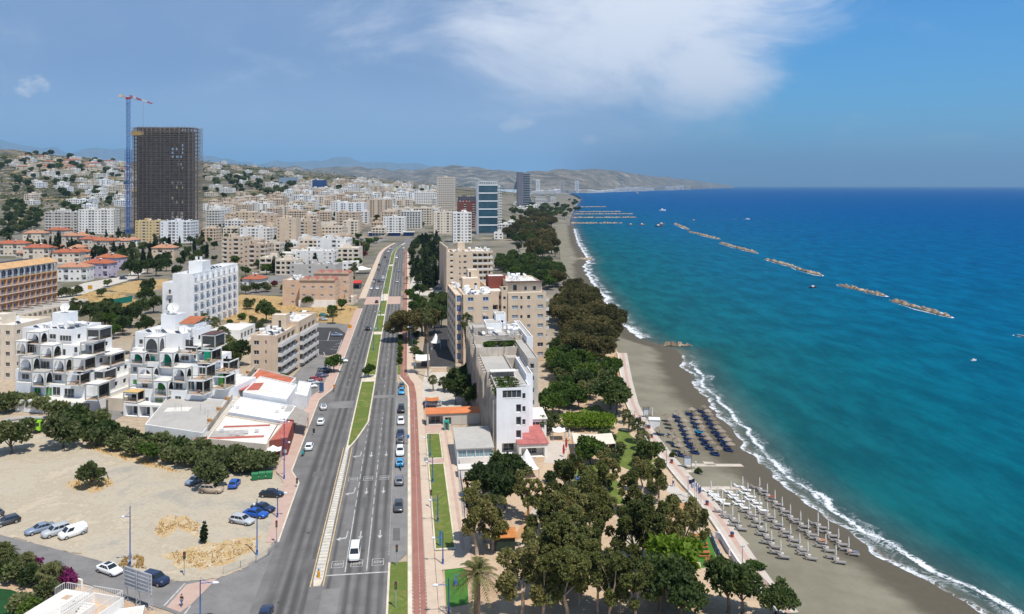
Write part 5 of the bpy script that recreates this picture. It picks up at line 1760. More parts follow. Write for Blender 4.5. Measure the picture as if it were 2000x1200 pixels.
def dark_tower():
 p,w,h=fp(1010,405,1030,radians(3),337)
 root=empty('angular_tower','dark angular tower with stacked glass balconies beyond the blue glass tower','tower',p,radians(3))
 m=MB()
 w1=w*.62
 m.prism([(0,0),(w1,0),(w1,24),(0,24)],-4,h)
 m.build('slab_wall',mat('slate cladding',(.14,.14,.17),var=.15,scale=.05),root)
 for i in range(4):
  a=MB()
  a.box(w1*(.1+.24*i),w1*(.1+.24*i)+.5,-.5,-.002,2,h-2)
  a.build('fin',mat('pale fin',(.30,.30,.33),var=.05),root)
 n=18
 for k in range(n):
  z=4+k*(h-8)/n
  fl=9*max(0,1-k/5)**1.3
  a=MB()
  a.box(w1+.01,w+10+fl,1,23,z,z+.9)
  a.build('balcony',mat('tower slab',(.40,.42,.45),var=.05),root)
  a=MB()
  a.box(w1+.01,w+6+fl,2,22,z+.9,z+(h-8)/n)
  a.build('glass_storey',mat('tower glass dark',(.03,.05,.075),rough=.12,var=.15,scale=.1,spec=.6),root)
 TAKEN.append((p[0]+15,p[1]+10,30))
dark_tower()
def stepped_hotel(pxl,py,pxr,pyt,label):
 p,w,h=fp(pxl,py,pxr,radians(4),pyt)
 root=empty('terraced_hotel',label,'hotel',(p[0],p[1],p[2]),radians(4))
 n=6
 for k in range(n):
  z=k*h/n
  a=MB()
  a.box(k*w*.03,w-k*w*.05,k*2.5,30,z,z+h/n*.45)
  a.build('terrace',WALL['white'],root)
  a=MB()
  a.box(k*w*.03+.5,w-k*w*.05-.5,k*2.5+2,29,z+h/n*.45,z+h/n)
  a.build('window_band',M_PANE,root)
 TAKEN.append((p[0]+w/2,p[1]+10,w*.6))
stepped_hotel(1043,399,1073,383,'white terraced hotel right of the dark angular tower')
stepped_hotel(1073,396,1090,382,'blue grey terraced hotel above the shore groynes')
def site_tower():
 Yb=935.0
 x0,x1=(257-CX)/F*Yb,(371-CX)/F*Yb
 z0=2.0
 H=CH+(HY-250)/F*Yb-z0
 w,d=x1-x0,30.0
 root=empty('scaffolded_tower','dark unfinished concrete tower wrapped in scaffolding beside a blue crane','tower',(x0,Yb,z0),radians(-3))
 conc=mat('raw concrete',(.27,.235,.205),var=.2,scale=.1)
 dk=mat('shaded core',(.05,.042,.038),var=.2,scale=.1)  # shade of the open interior painted into core and infill walls
 n=28
 fh=H/n
 a=MB()
 def plan(t):
  return t*w,3.2-3.2*sin(pi*t)if t>.0 else 3.2
 front=[plan(i/10)for i in range(11)]
 poly=front+[(w,d),(0,d)]
 for k in range(n+1):
  m=MB()
  m.prism(poly,k*fh,k*fh+.55)
  m.build('floor_slab',conc,root)
 for i in range(13):
  t=(i+.3)/12.6
  x,y=plan(t)
  for yy_ in(y+.8,14,27):
   m=MB()
   m.box(x-.5,x+.5,yy_-.5,yy_+.5,.56,H)
   a.add(m.v,m.f)
 a.build('column',conc,root)
 m=MB()
 m.box(w*.02,w*.30,9,22,.56,H+1.5)
 m.box(w*.36,w*.52,9,22,.56,H-4*fh)
 m.box(w*.86,w*.97,9,22,.56,H-fh)
 m.build('core_wall',dk,root)
 r=random.Random(4)
 for k in range(n):
  full=[r.random()<(.35 if k in(21,22,20,12,13,4,5,3)else .93)for j in range(9)]+[False]
  a=None
  for j,q in enumerate(full):
   if q and a is None:
    a=j
   if not q and a is not None:
    m=MB()
    m.box(w*(.3+a*.075),w*(.3+j*.075),8,8.3,k*fh+.56,(k+1)*fh-.02)
    m.build('shade_infill_wall',dk,root)  # dark infill standing for the unlit floor behind
    a=None
 sc=mat('scaffold tube',(.20,.165,.145),rough=.7,var=.2,scale=.2)
 s=MB()
 nv=40
 for layer in(0,1.6):
  for i in range(nv+1):
   t=i/nv
   x,y=plan(t)
   s.box(x-.09,x+.09,y-1.0-layer,y-.82-layer,0,H+(3.0 if layer else 1.2)-2.5*r.random())
  for k in range(n*2):
   z=k*fh/2+.8
   for i in range(10):
    xa,ya=plan(i/10)
    xb,yb=plan((i+1)/10)
    s.add([(xa,ya-1.0-layer,z),(xb,yb-1.0-layer,z),(xb,yb-1.0-layer,z+.36),(xa,ya-1.0-layer,z+.36)],[(0,1,2,3)])
 for k in range(0,n):
  z=k*fh+.8
  for i in range(10):
   xa,ya=plan(i/10)
   xb,yb=plan((i+1)/10)
   s.add([(xa,ya-2.7,z),(xb,yb-2.7,z),(xb,yb-.9,z),(xa,ya-.9,z)],[(0,1,2,3)])
 for i in range(15):
  y=3+i*2.0
  s.box(w+.8,w+1.05,y-.12,y+.12,0,H+2*r.random())
  s.box(w+2.6,w+2.85,y-.12,y+.12,0,H+2*r.random())
 for k in range(n*2):
  z=k*fh/2+.8
  for dx in(.9,2.7):
   s.add([(w+dx,2,z),(w+dx,31,z),(w+dx,31,z+.24),(w+dx,2,z+.24)],[(0,1,2,3)])
 s.build('scaffold_frame',sc,root)
 m=MB()
 m.box(-.3,w*.22,-1,1,H-2*fh,H-fh*.9)
 m.build('formwork',mat('ochre formwork',(.36,.24,.10),var=.2),root)
 TAKEN.append((x0+w/2,Yb+10,55))
site_tower()
def crane():
 Yb=925.0
 x=(250.5-CX)/F*Yb
 ztop=CH+(HY-194)/F*Yb
 root=empty('tower_crane','blue lattice tower crane with red and white jib beside the unfinished tower','crane',(x,Yb,2))
 bl=mat('crane blue',(.04,.12,.34),rough=.5,var=.1)
 m=MB()
 H=ztop-2
 def lattice(m,s,z0,z1,step,t):
  for sx in(-s,s):
   for sy in(-s,s):
    m.box(sx-t,sx+t,sy-t,sy+t,z0,z1)
  z=z0
  k=0
  while z<z1-step:
   for a,b in(((-s,-s),(s,-s)),((s,-s),(s,s)),((s,s),(-s,s)),((-s,s),(-s,-s))):
    p,q=(a,b)if k%2 else(b,a)
    m.tube([(*p,z),(*q,z+step)],t*.6,4,0,False)
    m.tube([(*a,z),(*b,z)],t*.6,4,0,False)
   z+=step
   k+=1
 lattice(m,1.5,0,H,3.2,.18)
 m.build('mast',bl,root)
 m=MB()
 lattice(m,2.6,0,H*.63,3.6,.16)
 m.build('hoist_frame',bl,root)
 m=MB()
 m.box(-2.2,2.2,-2.2,2.2,H,H+2.2)
 m.build('slewing_ring',mat('crane red',(.42,.04,.05),rough=.5,var=.1),root)
 jd=Vector((.08,.997,0)).normalized()
 sd=Vector((-jd.y,jd.x,0))
 for i in range(8):
  m=MB()
  a,b=jd*(3+i*6.2),jd*(3+(i+1)*6.2)
  z=H+2.6-i*.35
  hgt=2.6-.22*i
  for s_ in(-.9,.9):
   m.tube([tuple(a+sd*s_+Vector((0,0,z))),tuple(b+sd*s_+Vector((0,0,z-.35)))],.2,4)
  m.tube([tuple(a+Vector((0,0,z+hgt))),tuple(b+Vector((0,0,z+hgt-.55)))],.24,4)
  for s_ in(-.9,.9):
   for k in range(3):
    p=a.lerp(b,k/3)
    q=a.lerp(b,(k+.5)/3)
    e=a.lerp(b,(k+1)/3)
    m.tube([tuple(p+sd*s_+Vector((0,0,z))),tuple(q+Vector((0,0,z+hgt-.2))),tuple(e+sd*s_+Vector((0,0,z-.1)))],.14,4)
  m.build('jib_section',(mat('crane red',(0,0,0))if i in(0,2,3,6,7)else mat('crane white',(.7,.68,.66),rough=.5,var=.05)),root)
 m=MB()
 for s_ in(-1,1):
  m.tube([tuple(-jd*1+sd*s_+Vector((0,0,H+2))),tuple(-jd*16+sd*s_+Vector((0,0,H+2.6)))],.3,4)
 c=-jd*14+Vector((0,0,H+1))
 m.box(c.x-2,c.x+2,c.y-2,c.y+2,H+.6,H+3.8)
 m.build('counter_jib',mat('crane cream',(.55,.47,.38),rough=.6,var=.1),root)
 m=MB()
 q=jd*32
 m.tube([(q.x,q.y,H),(q.x,q.y,H-32)],.12,4)
 m.box(q.x-.5,q.x+.5,q.y-.5,q.y+.5,H-34,H-32)
 m.build('hook_cable',M_DFRAME,root)
crane()
M_TILES=[M_TILE,patchy('pale roof tile',[(.3,(.33,.15,.09)),(.5,(.42,.21,.13)),(.7,(.49,.28,.18))],.5,4.0),patchy('dark roof tile',[(.3,(.27,.075,.045)),(.5,(.36,.115,.065)),(.7,(.43,.17,.10))],.5,4.0)]
def villa(px,py,pxw,pyt,label=None,wall='cream',d=10,rz=-6,roof=None,desc=None,group='villas with tiled roofs',level=1):
 rz=radians(rz+(int(px*7)%29-14))
 roof=roof or M_TILES[int(px*3+py)%3]
 p,w,h=fp(px-pxw/2,py,px+pxw/2,rz,pyt)
 h*=.70
 h=max(h,3.4)
 b=Bld('villa',label,'house',(p[0],p[1],p[2]-.05),rz,wall,level,M_ROOFW,group)
 fl=2 if h>5 else 1
 fh=h/fl
 b.vol(0,w,0,d,-3,h,0,f=bays(w,fl,fh,0.05,'wow' if w>10 else 'wo'),r=bays(d,fl,fh,.05,'w'),l=bays(d,fl,fh,.05,'w'))
 b.end('wall',w*.6)
 m=MB()
 o=.6
 k=min(w,d)/2
 hr=k*.5
 A=[(-o,-o,h+.01),(w+o,-o,h+.01),(w+o,d+o,h+.01),(-o,d+o,h+.01)]
 if w>=d:
  R=[(k,d/2,h+hr),(w-k,d/2,h+hr)]
  m.add(A+R,[(0,1,5,4),(1,2,5),(2,3,4,5),(3,0,4)])
 else:
  R=[(w/2,k,h+hr),(w/2,d-k,h+hr)]
  m.add(A+R,[(0,1,4),(1,2,5,4),(2,3,5),(3,0,4,5)])
 m.add([(x,y,h-.22)for x,y,z in A]+A,[(0,4,5,1),(1,5,6,2),(2,6,7,3),(3,7,4,0),(3,2,1,0)]if False else[(0,1,5,4),(1,2,6,5),(2,3,7,6),(3,0,4,7)])
 ro=m.build('roof',roof or M_TILE,b.root)
 if level:
  a=MB()
  a.box(w*.3,w*.3+.7,d*.55,d*.55+.7,h,h+hr+.9)
  a.build('chimney',WALL[wall],ro)
  b.put('solar_panel',w*.6,d*.3,h+hr*.45,.3,.9)
  b.put('water_tank',w*.6,d*.42,h+hr*.5,.3,.9)
 if not label:
  later(b.root,desc,'house',group)
 return b
for a in((66,478,44,446,'cream villa with two red gables near the grey modern flats'),(108,470,36,440,'red roofed villa behind a dark cypress near the grey modern flats'),(142,484,44,450,'long orange roofed villa in the middle of the villas'),(172,488,34,458,'small orange roofed villa with palms'),(200,492,40,460,'cream orange roofed villa with white dormer'),(236,490,34,462,'orange roofed villa before the yellow flats'),(128,515,54,484,'red roofed villa with solar panels beside the arcaded hotel'),(208,528,42,492,'lilac villa with solar panels on its red roof','violet'),(140,550,58,510,'white villa with curved orange roof nearest the dry field','white'),(184,542,52,502,'lilac villa with wide orange roof by the inland street','violet'),(318,508,44,474,'villa with orange roof and peach wing behind the white hotel','beige'),(70,512,50,472,'cream house with twin grey gables behind the arcaded hotel'),(20,500,60,466,'pale cream long house behind the arcaded hotel'),(490,560,34,538,'small white house with orange tiled roof right of the white hotel','white'),(560,420,26,408,'tiny orange roofed house among the flats'),(625,428,28,412,'orange roofed house below the blue clad block')):
 villa(a[0],a[1],a[2],a[3],a[4],a[5]if len(a)>5 else 'cream')
def road_clear(x,y,m=16):
 u,v=toUV(x,y)
 return abs(u+11-bend(min(v,960)))>m+11 or v>1000
def town(poly,n,walls,floors,wpx,gap,desc,group,kind='flats',rz=(-8,2),seed=1,tries=60):
 r=random.Random(seed)
 x0,x1=min(p[0]for p in poly),max(p[0]for p in poly)
 y0,y1=min(p[1]for p in poly),max(p[1]for p in poly)
 c=k=0
 while c<n and k<n*tries:
  k+=1
  px,py=r.uniform(x0,x1),r.uniform(y0,y1)
  if not inpoly(px,py,poly):
   continue
  p=T(px,py)
  w=r.uniform(*wpx)
  if not road_clear(p[0]+w/2,p[1])or any(hypot(p[0]+w/2-q[0],p[1]+7-q[1])<q[2]+w*.5+gap for q in TAKEN):
   continue
  wl=r.choice(walls)
  fl=r.randint(*floors)
  h=fl*3.2+.9
  pr,_=pxof(p[0]+w,p[1],p[2])
  pt=pxof(p[0],p[1],p[2]+h)[1]
  nm={'white':'white','bluewhite':'cool white','cream':'cream','beige':'beige','tan':'tan','ltgrey':'grey','yellow':'yellow','salmon':'salmon'}[wl]
  if kind=='flats':
   flats(px,py,pr,pt,r.uniform(11,17),r.uniform(*rz),wl,r.choice(['wo','ow','wow','oow','w-o','wwo']),r.choice(['wo','w','ow','w-']),None,f'{nm} {("", "", "two", "three", "four", "five", "six", "seven")[fl]} floor flats',group,0,name='house' if fl<3 else 'apartment_block')
  else:
   villa((px+pr)/2,py,pr-px,pt-(py-pt)*.3,None,wl,r.uniform(8,11),r.uniform(*rz),None,f'{nm} house with red roof',group,level=0)
  c+=1
LT=['white','cream','bluewhite','cream','white','beige','tan']
town([(395,470),(400,405),(640,392),(840,398),(850,440),(740,448),(620,480),(520,470)],95,['cream','beige','cream','tan','white','cream','beige','white'],(3,5),(13,24),.3,'','flats of the middle town',seed=3)
town([(395,408),(560,384),(840,384),(845,402),(640,398),(400,425)],85,LT,(3,5),(15,28),.5,'','flats on the lower slope',seed=4)
town([(560,384),(580,362),(700,356),(845,372),(850,388)],72,['white','white','cream','white','beige','cream'],(3,5),(18,34),1,'','white flats on the upper slope',seed=5)
town([(0,400),(60,372),(250,358),(250,400),(90,425)],22,['white','white','cream','bluewhite'],(2,3),(14,22),8,'','houses on the ochre hillside','flats',seed=6)
town([(0,362),(60,335),(250,340),(250,372),(90,380)],30,['white','white','bluewhite','cream'],(2,3),(16,28),8,'','white houses up the hillside','flats',seed=7)
town([(0,335),(40,303),(250,318),(250,342)],16,['white','cream','cream','white','salmon'],(2,3),(18,32),8,'','houses along the hilltop','villa',seed=8)
town([(0,335),(40,303),(250,318),(250,342)],26,['white','cream','cream','white','beige'],(2,2),(16,28),8,'','pale houses along the hilltop','flats',seed=18)
town([(390,385),(395,318),(470,312),(580,340),(570,368),(500,385)],34,['white','cream','white','beige'],(2,3),(18,30),10,'','houses on the slopes behind the town','flats',seed=9)
town([(985,420),(1000,400),(1060,408),(1040,425)],5,['white','cream'],(2,3),(14,20),6,'','houses in the shore trees','flats',seed=10)
town([(958,470),(975,440),(1000,440),(990,470)],3,['white','cream'],(2,2),(10,14),4,'','low houses in the wood','flats',seed=12)
town([(0,640),(25,600),(40,620),(20,650)],1,['cream'],(4,4),(10,14),0,'','flats by the left edge','flats',seed=13)
town([(432,520),(470,480),(560,460),(690,442),(735,452),(700,500),(690,520),(560,545),(470,545)],26,['cream','beige','tan','tan','cream','white'],(2,4),(11,20),.6,'','flats beside the avenue',seed=21)
town([(0,480),(60,462),(250,462),(255,500),(110,525),(0,500)],8,['cream','white','beige','salmon'],(1,2),(9,13),2,'','garden houses','villa',seed=22)
mk=empty('market_hall','market with white sheet roofs beside the car park at the avenue bend','market',T(718,462),radians(3))
for i,(x,y,w,d,z)in enumerate(((0,0,20,10,4.2),(22,3,16,10,3.8),(40,2,14,12,4.5))):
 m=MB()
 m.box(x,x+w,y,y+d,z,z+.3)
 m.build('roof_sheet',M_ROOFW,mk)
 m=MB()
 m.box(x+1,x+w-1,y+3,y+d-.5,0,z-.01)
 m.build('stall_front',mat('market blue',(.04,.10,.28),var=.3,scale=.3),mk)
def bay_town():
 r=random.Random(2)
 pts=[]
 for i in range(46):
  px=1036+i*6.6+r.uniform(-2,2)
  Y=lerp_table(BAY,px)-(100 if i%2 else 40)
  w,h=r.uniform(40,95)*Y/6650,r.uniform(14,38)*Y/6650
  if i in(2,9,13,27):
   w,h=30,r.uniform(80,130)
  x=(px-CX)/F*Y
  b=Bld('far_hotel',None,None,(x,Y,-2),r.uniform(-.1,.1),r.choice(['white','white','cream','ltgrey','bluewhite']),0)
  b.vol(0,w,0,30,0,h,0,f=[(2,4+6.5*k,w-4,3,'w')for k in range(int((h-4)/6.5))])
  later(b.end(),'pale distant hotel','hotel','hotels along the far shore of the bay')
bay_town()
def terrace_house():
 P=(-65.2,109.0,0)
 b=Bld('terrace_house','white house top with railed roof terrace beside the garden','house',P,radians(-15.6),'white',2,M_ROOFW)
 w,d=9.7,5.0
 b.vol(0,5.0,-4,d,0,2.4,0)
 b.vol(5.002,w,-4,d,0,1.1,0,rmi=4)
 b.mats.append(M_CLAY)
 b.vol(4.8,w+.2,d+.003,d+.2,0,2.45,0)
 b.vol(w+.003,w+.2,-3.9,d,0,2.45,0)
 b.mb.box(7.0,7.2,-1.0,2.5,1.101,2.3)
 for k in range(6):
  b.mb.box(5.1,6.9,1.2+k*.35,1.55+k*.35,1.101,1.2+k*.18)
 for(x,y,L_,r,z)in((.3,d-.05,4.4,0,2.401),(4.8,d+.1,5.0,0,2.451),(w+.1,-3.8,d+3.8,pi/2,2.451),(4.95,-.6,d+.5,pi/2,2.401),(7.1,-1.0,3.4,pi/2,2.301),(.05,3.2,1.7,pi/2,2.401)):
  obj('railing',rail_mesh(L_,0,'white'),b.root,(x,y,z),r)
 m=MB()
 m.box(1.6,2.7,2.6,3.7,2.402,2.43)
 m.build('hatch',M_CLAY,b.root)
 b.end('wall',8)
 wall_=MB()
 pts=[Vector(G(x,y))for x,y in((-20,1092),(60,1112),(118,1132),(160,1150))]
 for p_,q_ in zip(pts,pts[1:]):
  d_=(q_-p_).normalized()
  n_=Vector((-d_.y,d_.x,0))*.14
  V=[p_-n_,p_+n_,q_+n_,q_-n_]
  wall_.add([tuple(v)for v in V]+[tuple(v+Vector((0,0,1.3)))for v in V],[(0,1,5,4),(2,3,7,6),(1,2,6,5),(3,0,4,7),(4,5,6,7)])
 tag(wall_.build('garden_wall',WALL['white']),'white garden wall along the side street','wall')
 q=G(206,1232)
 c=Bld('white_canopy_roof','flat white roof edge at the lower border below the billboard','house',q,radians(18),'white',1,M_ROOFW)
 c.vol(0,4.5,0,3,0,1.2,.1)
 c.end()
M_WRAIL=mat('white railing',(.68,.66,.64),rough=.5,var=.03)
_sb=M_STEELB
M_STEELB=M_WRAIL
terrace_house()
M_STEELB=_sb
patch('garden_ground',[(-160,1060),(0,1090),(118,1130),(240,1172),(330,1205),(300,1300),(-160,1300)],0.003,M_EARTH)
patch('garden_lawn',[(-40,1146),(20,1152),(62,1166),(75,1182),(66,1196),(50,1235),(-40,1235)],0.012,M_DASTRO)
flats(238,624,262,616,6,-4,'cream','-','-','tan pergola house in the yard behind the arcaded blocks',level=0,name='pergola_house',cat='house',pent=False)
fw=MB()
a_,b_=Vector(G(175,606)),Vector(G(258,590))
fw.add([tuple(a_),tuple(b_),tuple(b_+Vector((0,.2,3.2))),tuple(a_+Vector((0,.2,3.2)))],[(0,1,2,3)])
fw.add([tuple(a_+Vector((0,.25,0))),tuple(b_+Vector((0,.25,0))),tuple(b_+Vector((0,.45,3.2))),tuple(a_+Vector((0,.45,3.2)))],[(3,2,1,0)])
tag(fw.build('site_hoarding',mat('green hoarding',(.01,.16,.13),var=.1)),'dark green hoarding along the dry field','fence')
def leaf_material(name,stops,scale=0.35):
 m,nt,b=nodes_of(name)
 v=mapped(nt,1,1,1)
 oi=N(nt,'ShaderNodeObjectInfo')
 f=noise_fac(nt,v,scale,4,0.7)
 f2=noise_fac(nt,v,3.0,2)
 k=math_(nt,'ADD',math_(nt,'MULTIPLY',f,0.65),math_(nt,'MULTIPLY',f2,0.35))
 k=math_(nt,'ADD',k,math_(nt,'MULTIPLY',math_(nt,'SUBTRACT',oi.outputs['Random'],0.5),0.26))
 nt.links.new(ramp(nt,k,stops),b.inputs['Base Color'])
 b.inputs['Roughness'].default_value=0.65
 b.inputs['Specular IOR Level'].default_value=0.25
 tr=N(nt,'ShaderNodeBsdfTranslucent')
 nt.links.new(mixc(nt,1.0,ramp(nt,k,stops),(1.25,1.4,0.8),'MULTIPLY'),tr.inputs['Color'])
 mx=N(nt,'ShaderNodeMixShader')
 mx.inputs[0].default_value=0.36
 nt.links.new(b.outputs[0],mx.inputs[1])
 nt.links.new(tr.outputs[0],mx.inputs[2])
 nt.links.new(mx.outputs[0],nt.nodes['Material Output'].inputs['Surface'])
 return m
L_EUC=leaf_material('eucalyptus leaf',[(0.30,(0.062,0.076,0.022)),(0.45,(0.118,0.132,0.038)),(0.57,(0.185,0.182,0.058)),(0.70,(0.28,0.235,0.10))])
L_BRN=leaf_material('brownish leaf',[(0.32,(0.05,0.05,0.02)),(0.48,(0.10,0.092,0.034)),(0.62,(0.165,0.135,0.055)),(0.75,(0.21,0.155,0.07))])
L_DRK=leaf_material('dark leaf',[(0.32,(0.03,0.05,0.017)),(0.5,(0.062,0.094,0.027)),(0.68,(0.12,0.15,0.044))])
L_GRN=leaf_material('green leaf',[(0.32,(0.034,0.066,0.012)),(0.5,(0.065,0.115,0.018)),(0.68,(0.115,0.165,0.028))])
L_LIM=leaf_material('bright leaf',[(0.32,(0.09,0.15,0.012)),(0.5,(0.155,0.235,0.02)),(0.68,(0.23,0.30,0.035))])
L_OLE=leaf_material('grey green leaf',[(0.32,(0.056,0.074,0.026)),(0.5,(0.115,0.136,0.05)),(0.68,(0.205,0.215,0.095))])
L_CYP=leaf_material('cypress leaf',[(0.32,(0.014,0.024,0.010)),(0.5,(0.026,0.042,0.016)),(0.68,(0.05,0.068,0.026))])
L_PUR=leaf_material('purple blossom',[(0.32,(0.10,0.015,0.07)),(0.5,(0.24,0.03,0.14)),(0.68,(0.34,0.06,0.2))])
L_RED=leaf_material('red blossom',[(0.32,(0.09,0.02,0.03)),(0.5,(0.19,0.03,0.05)),(0.68,(0.28,0.06,0.07))])
L_JAC=leaf_material('violet blossom',[(0.32,(0.12,0.09,0.24)),(0.5,(0.2,0.15,0.36)),(0.68,(0.3,0.24,0.46))])
L_PALM=leaf_material('palm frond',[(0.32,(0.05,0.062,0.018)),(0.5,(0.105,0.115,0.035)),(0.68,(0.19,0.18,0.07))])
L_DEAD=leaf_material('dead frond',[(0.32,(0.11,0.08,0.045)),(0.5,(0.19,0.14,0.085)),(0.68,(0.27,0.2,0.12))])
M_BARK=mat('bark',(0.17,0.125,0.085),var=0.3,scale=1.5,fine=0.4)
M_PBARK=mat('pale bark',(0.36,0.28,0.21),var=0.35,scale=0.8,fine=0.3)
def unit(r):
 while True:
  a=Vector((r.uniform(-1,1),r.uniform(-1,1),r.uniform(-1,1)))
  if 0.05<a.length<1:
   return a.normalized()
def crown(name,lobes,n,leaf,material,r,hang=0.0,shell=0.5,aspect=0.55):
 """leaf clumps spread through a set of lobes (centre, radii); each clump is a few bent leaf blades"""
 mb=MB()
 wts=[a*b*c for _,(a,b,c)in lobes]
 dead=[unit(r)for _ in range(11)]
 for _ in range(n):
  (cx,cy,cz),(ra,rb,rc)=r.choices(lobes,wts)[0]
  d=unit(r)
  if d.z<-0.55 and r.random()<0.6:
   d.z=-d.z
  if any(d.dot(q)>0.93 for q in dead):
   continue
  q=shell+(1-shell)*r.random()**0.6
  q*=1+0.16*noise.noise(Vector((d.x*2.2+cx,d.y*2.2+cy,d.z*2.2+cz)))
  p=Vector((cx+d.x*ra*q,cy+d.y*rb*q,cz+d.z*rc*q))
  for k in range(2):
   t=(unit(r)+d*0.5+Vector((0,0,-hang))).normalized()
   w=t.cross(unit(r)).normalized()
   s=leaf*r.uniform(0.6,1.35)
   nrm=t.cross(w)
   a=p-w*s*aspect*0.5
   b=p+w*s*aspect*0.5
   tip=p+t*s+nrm*s*0.25
   m_=p+t*s*0.55+nrm*s*0.22
   mb.add([a,m_-w*s*aspect*0.62,tip,m_+w*s*aspect*0.62,b],[(0,4,3,2,1)])
 return mb.mesh(name,material)
def limbs(name,lobes,h0,r0,material,r,lean=0.0,count=6):
 mb=MB()
 top=Vector((lean,lean*0.4,h0))
 mb.tube([(0,0,-0.4),(lean*0.3+r.uniform(-.1,.1),r.uniform(-.1,.1),h0*0.45),top],[r0*1.25,r0*0.9,r0*0.72],7)
 for(c,_)in lobes[:count]:
  c=Vector(c)
  mid=top.lerp(c,0.5)+Vector((r.uniform(-.4,.4),r.uniform(-.4,.4),r.uniform(-.2,.5)))
  mb.tube([top-Vector((0,0,0.15)),mid,c],[r0*0.55,r0*0.32,r0*0.1],5)
 return mb.mesh(name,material,True)
PROTO={}
def make_tree(kind,lobes,n,leaf,lm,h0,r0,bm,seed,**kw):
 r=random.Random(seed)
 c=crown('crown',lobes,n,leaf,lm,r,kw.pop('hang',0),kw.pop('shell',0.5),kw.pop('aspect',0.55))
 t=limbs('trunk',lobes,h0,r0,bm,r,**kw)
 PROTO.setdefault(kind,[]).append((t,c))
def lobes_of(r,k,z0,z1,spread,ra,rz_):
 out=[((0,0,(z0+z1)/2+0.3),(ra*1.1,ra*1.1,rz_*1.2))]
 for i in range(k):
  a=i*2*pi/k+r.uniform(-.5,.5)
  q=spread*r.uniform(0.55,1.1)
  s=r.uniform(0.75,1.15)
  out.append(((q*cos(a),q*sin(a),r.uniform(z0,z1)),(ra*s,ra*s,rz_*s)))
 return out
for i in range(4):
 r=random.Random(40+i)
 make_tree('eucalyptus',lobes_of(r,11,4.2,12.2,2.7,1.15,1.25),6400,0.34,L_EUC,4.2,0.30,M_PBARK,100+i,lean=r.uniform(-.8,.8),count=8,hang=0.35)
for i in range(3):
 r=random.Random(60+i)
 make_tree('brown_tree',lobes_of(r,8,4.0,9.0,4.2,2.6,2.0),6500,0.5,L_BRN,3.4,0.38,M_BARK,130+i,count=8)
for i in range(3):
 r=random.Random(70+i)
 make_tree('broadleaf_tree',lobes_of(r,8,3.0,6.4,2.3,1.5,1.25),2800,0.46,L_DRK,2.2,0.22,M_BARK,160+i)
for i in range(2):
 r=random.Random(75+i)
 make_tree('green_tree',lobes_of(r,6,2.8,5.0,1.9,1.5,1.2),1500,0.55,L_GRN,1.9,0.18,M_BARK,180+i)
r=random.Random(78)
make_tree('lime_tree',lobes_of(r,7,3.6,5.8,2.5,1.5,1.0),1700,0.6,L_LIM,2.4,0.2,M_BARK,190)
for i in range(3):
 r=random.Random(80+i)
 make_tree('olive_tree',lobes_of(r,8,1.6,3.8,1.9,1.2,1.05),2400,0.38,L_OLE,1.0,0.16,M_BARK,200+i)
for i in range(3):
 r=random.Random(85+i)
 make_tree('bush',lobes_of(r,6,0.8,1.7,1.15,0.95,0.8),620,0.46,(L_OLE,L_DRK,L_GRN)[i],0.5,0.07,M_BARK,220+i)
for i,lm in enumerate((L_PUR,L_RED,L_JAC)):
 r=random.Random(95+i)
 make_tree(('bougainvillea','red_bougainvillea','jacaranda')[i],lobes_of(r,6,1.0,2.2,1.0,0.9,0.8),620,0.42,lm,0.5,0.07,M_BARK,240+i)
def cyp_lobes(h,w):
 return[((0,0,h*(0.14+0.16*k)),(w*s,w*s,h*0.13))for k,s in enumerate((0.85,1.0,0.95,0.75,0.45))]
for i in range(2):
 make_tree('cypress',cyp_lobes(11,1.25+0.2*i),900,0.6,L_CYP,1.5,0.16,M_BARK,260+i,count=4,hang=-0.6)
for i in range(2):
 r=random.Random(270+i)
 make_tree('conifer',[((0,0,2.2),(2.4,2.4,1.6)),((0.2,0,4.4),(1.9,1.9,1.6)),((0,.2,6.6),(1.35,1.35,1.5)),((0,0,8.6),(0.75,0.75,1.4))],1300,0.6,L_CYP,1.6,0.2,M_BARK,270+i,count=4)
for i in range(3):
 r=random.Random(280+i)
 make_tree('far_tree',lobes_of(r,6,2.6,5.2,2.4,1.9,1.5),420,1.15,(L_DRK,L_OLE,L_DRK)[i],1.8,0.2,M_BARK,280+i,aspect=0.8)
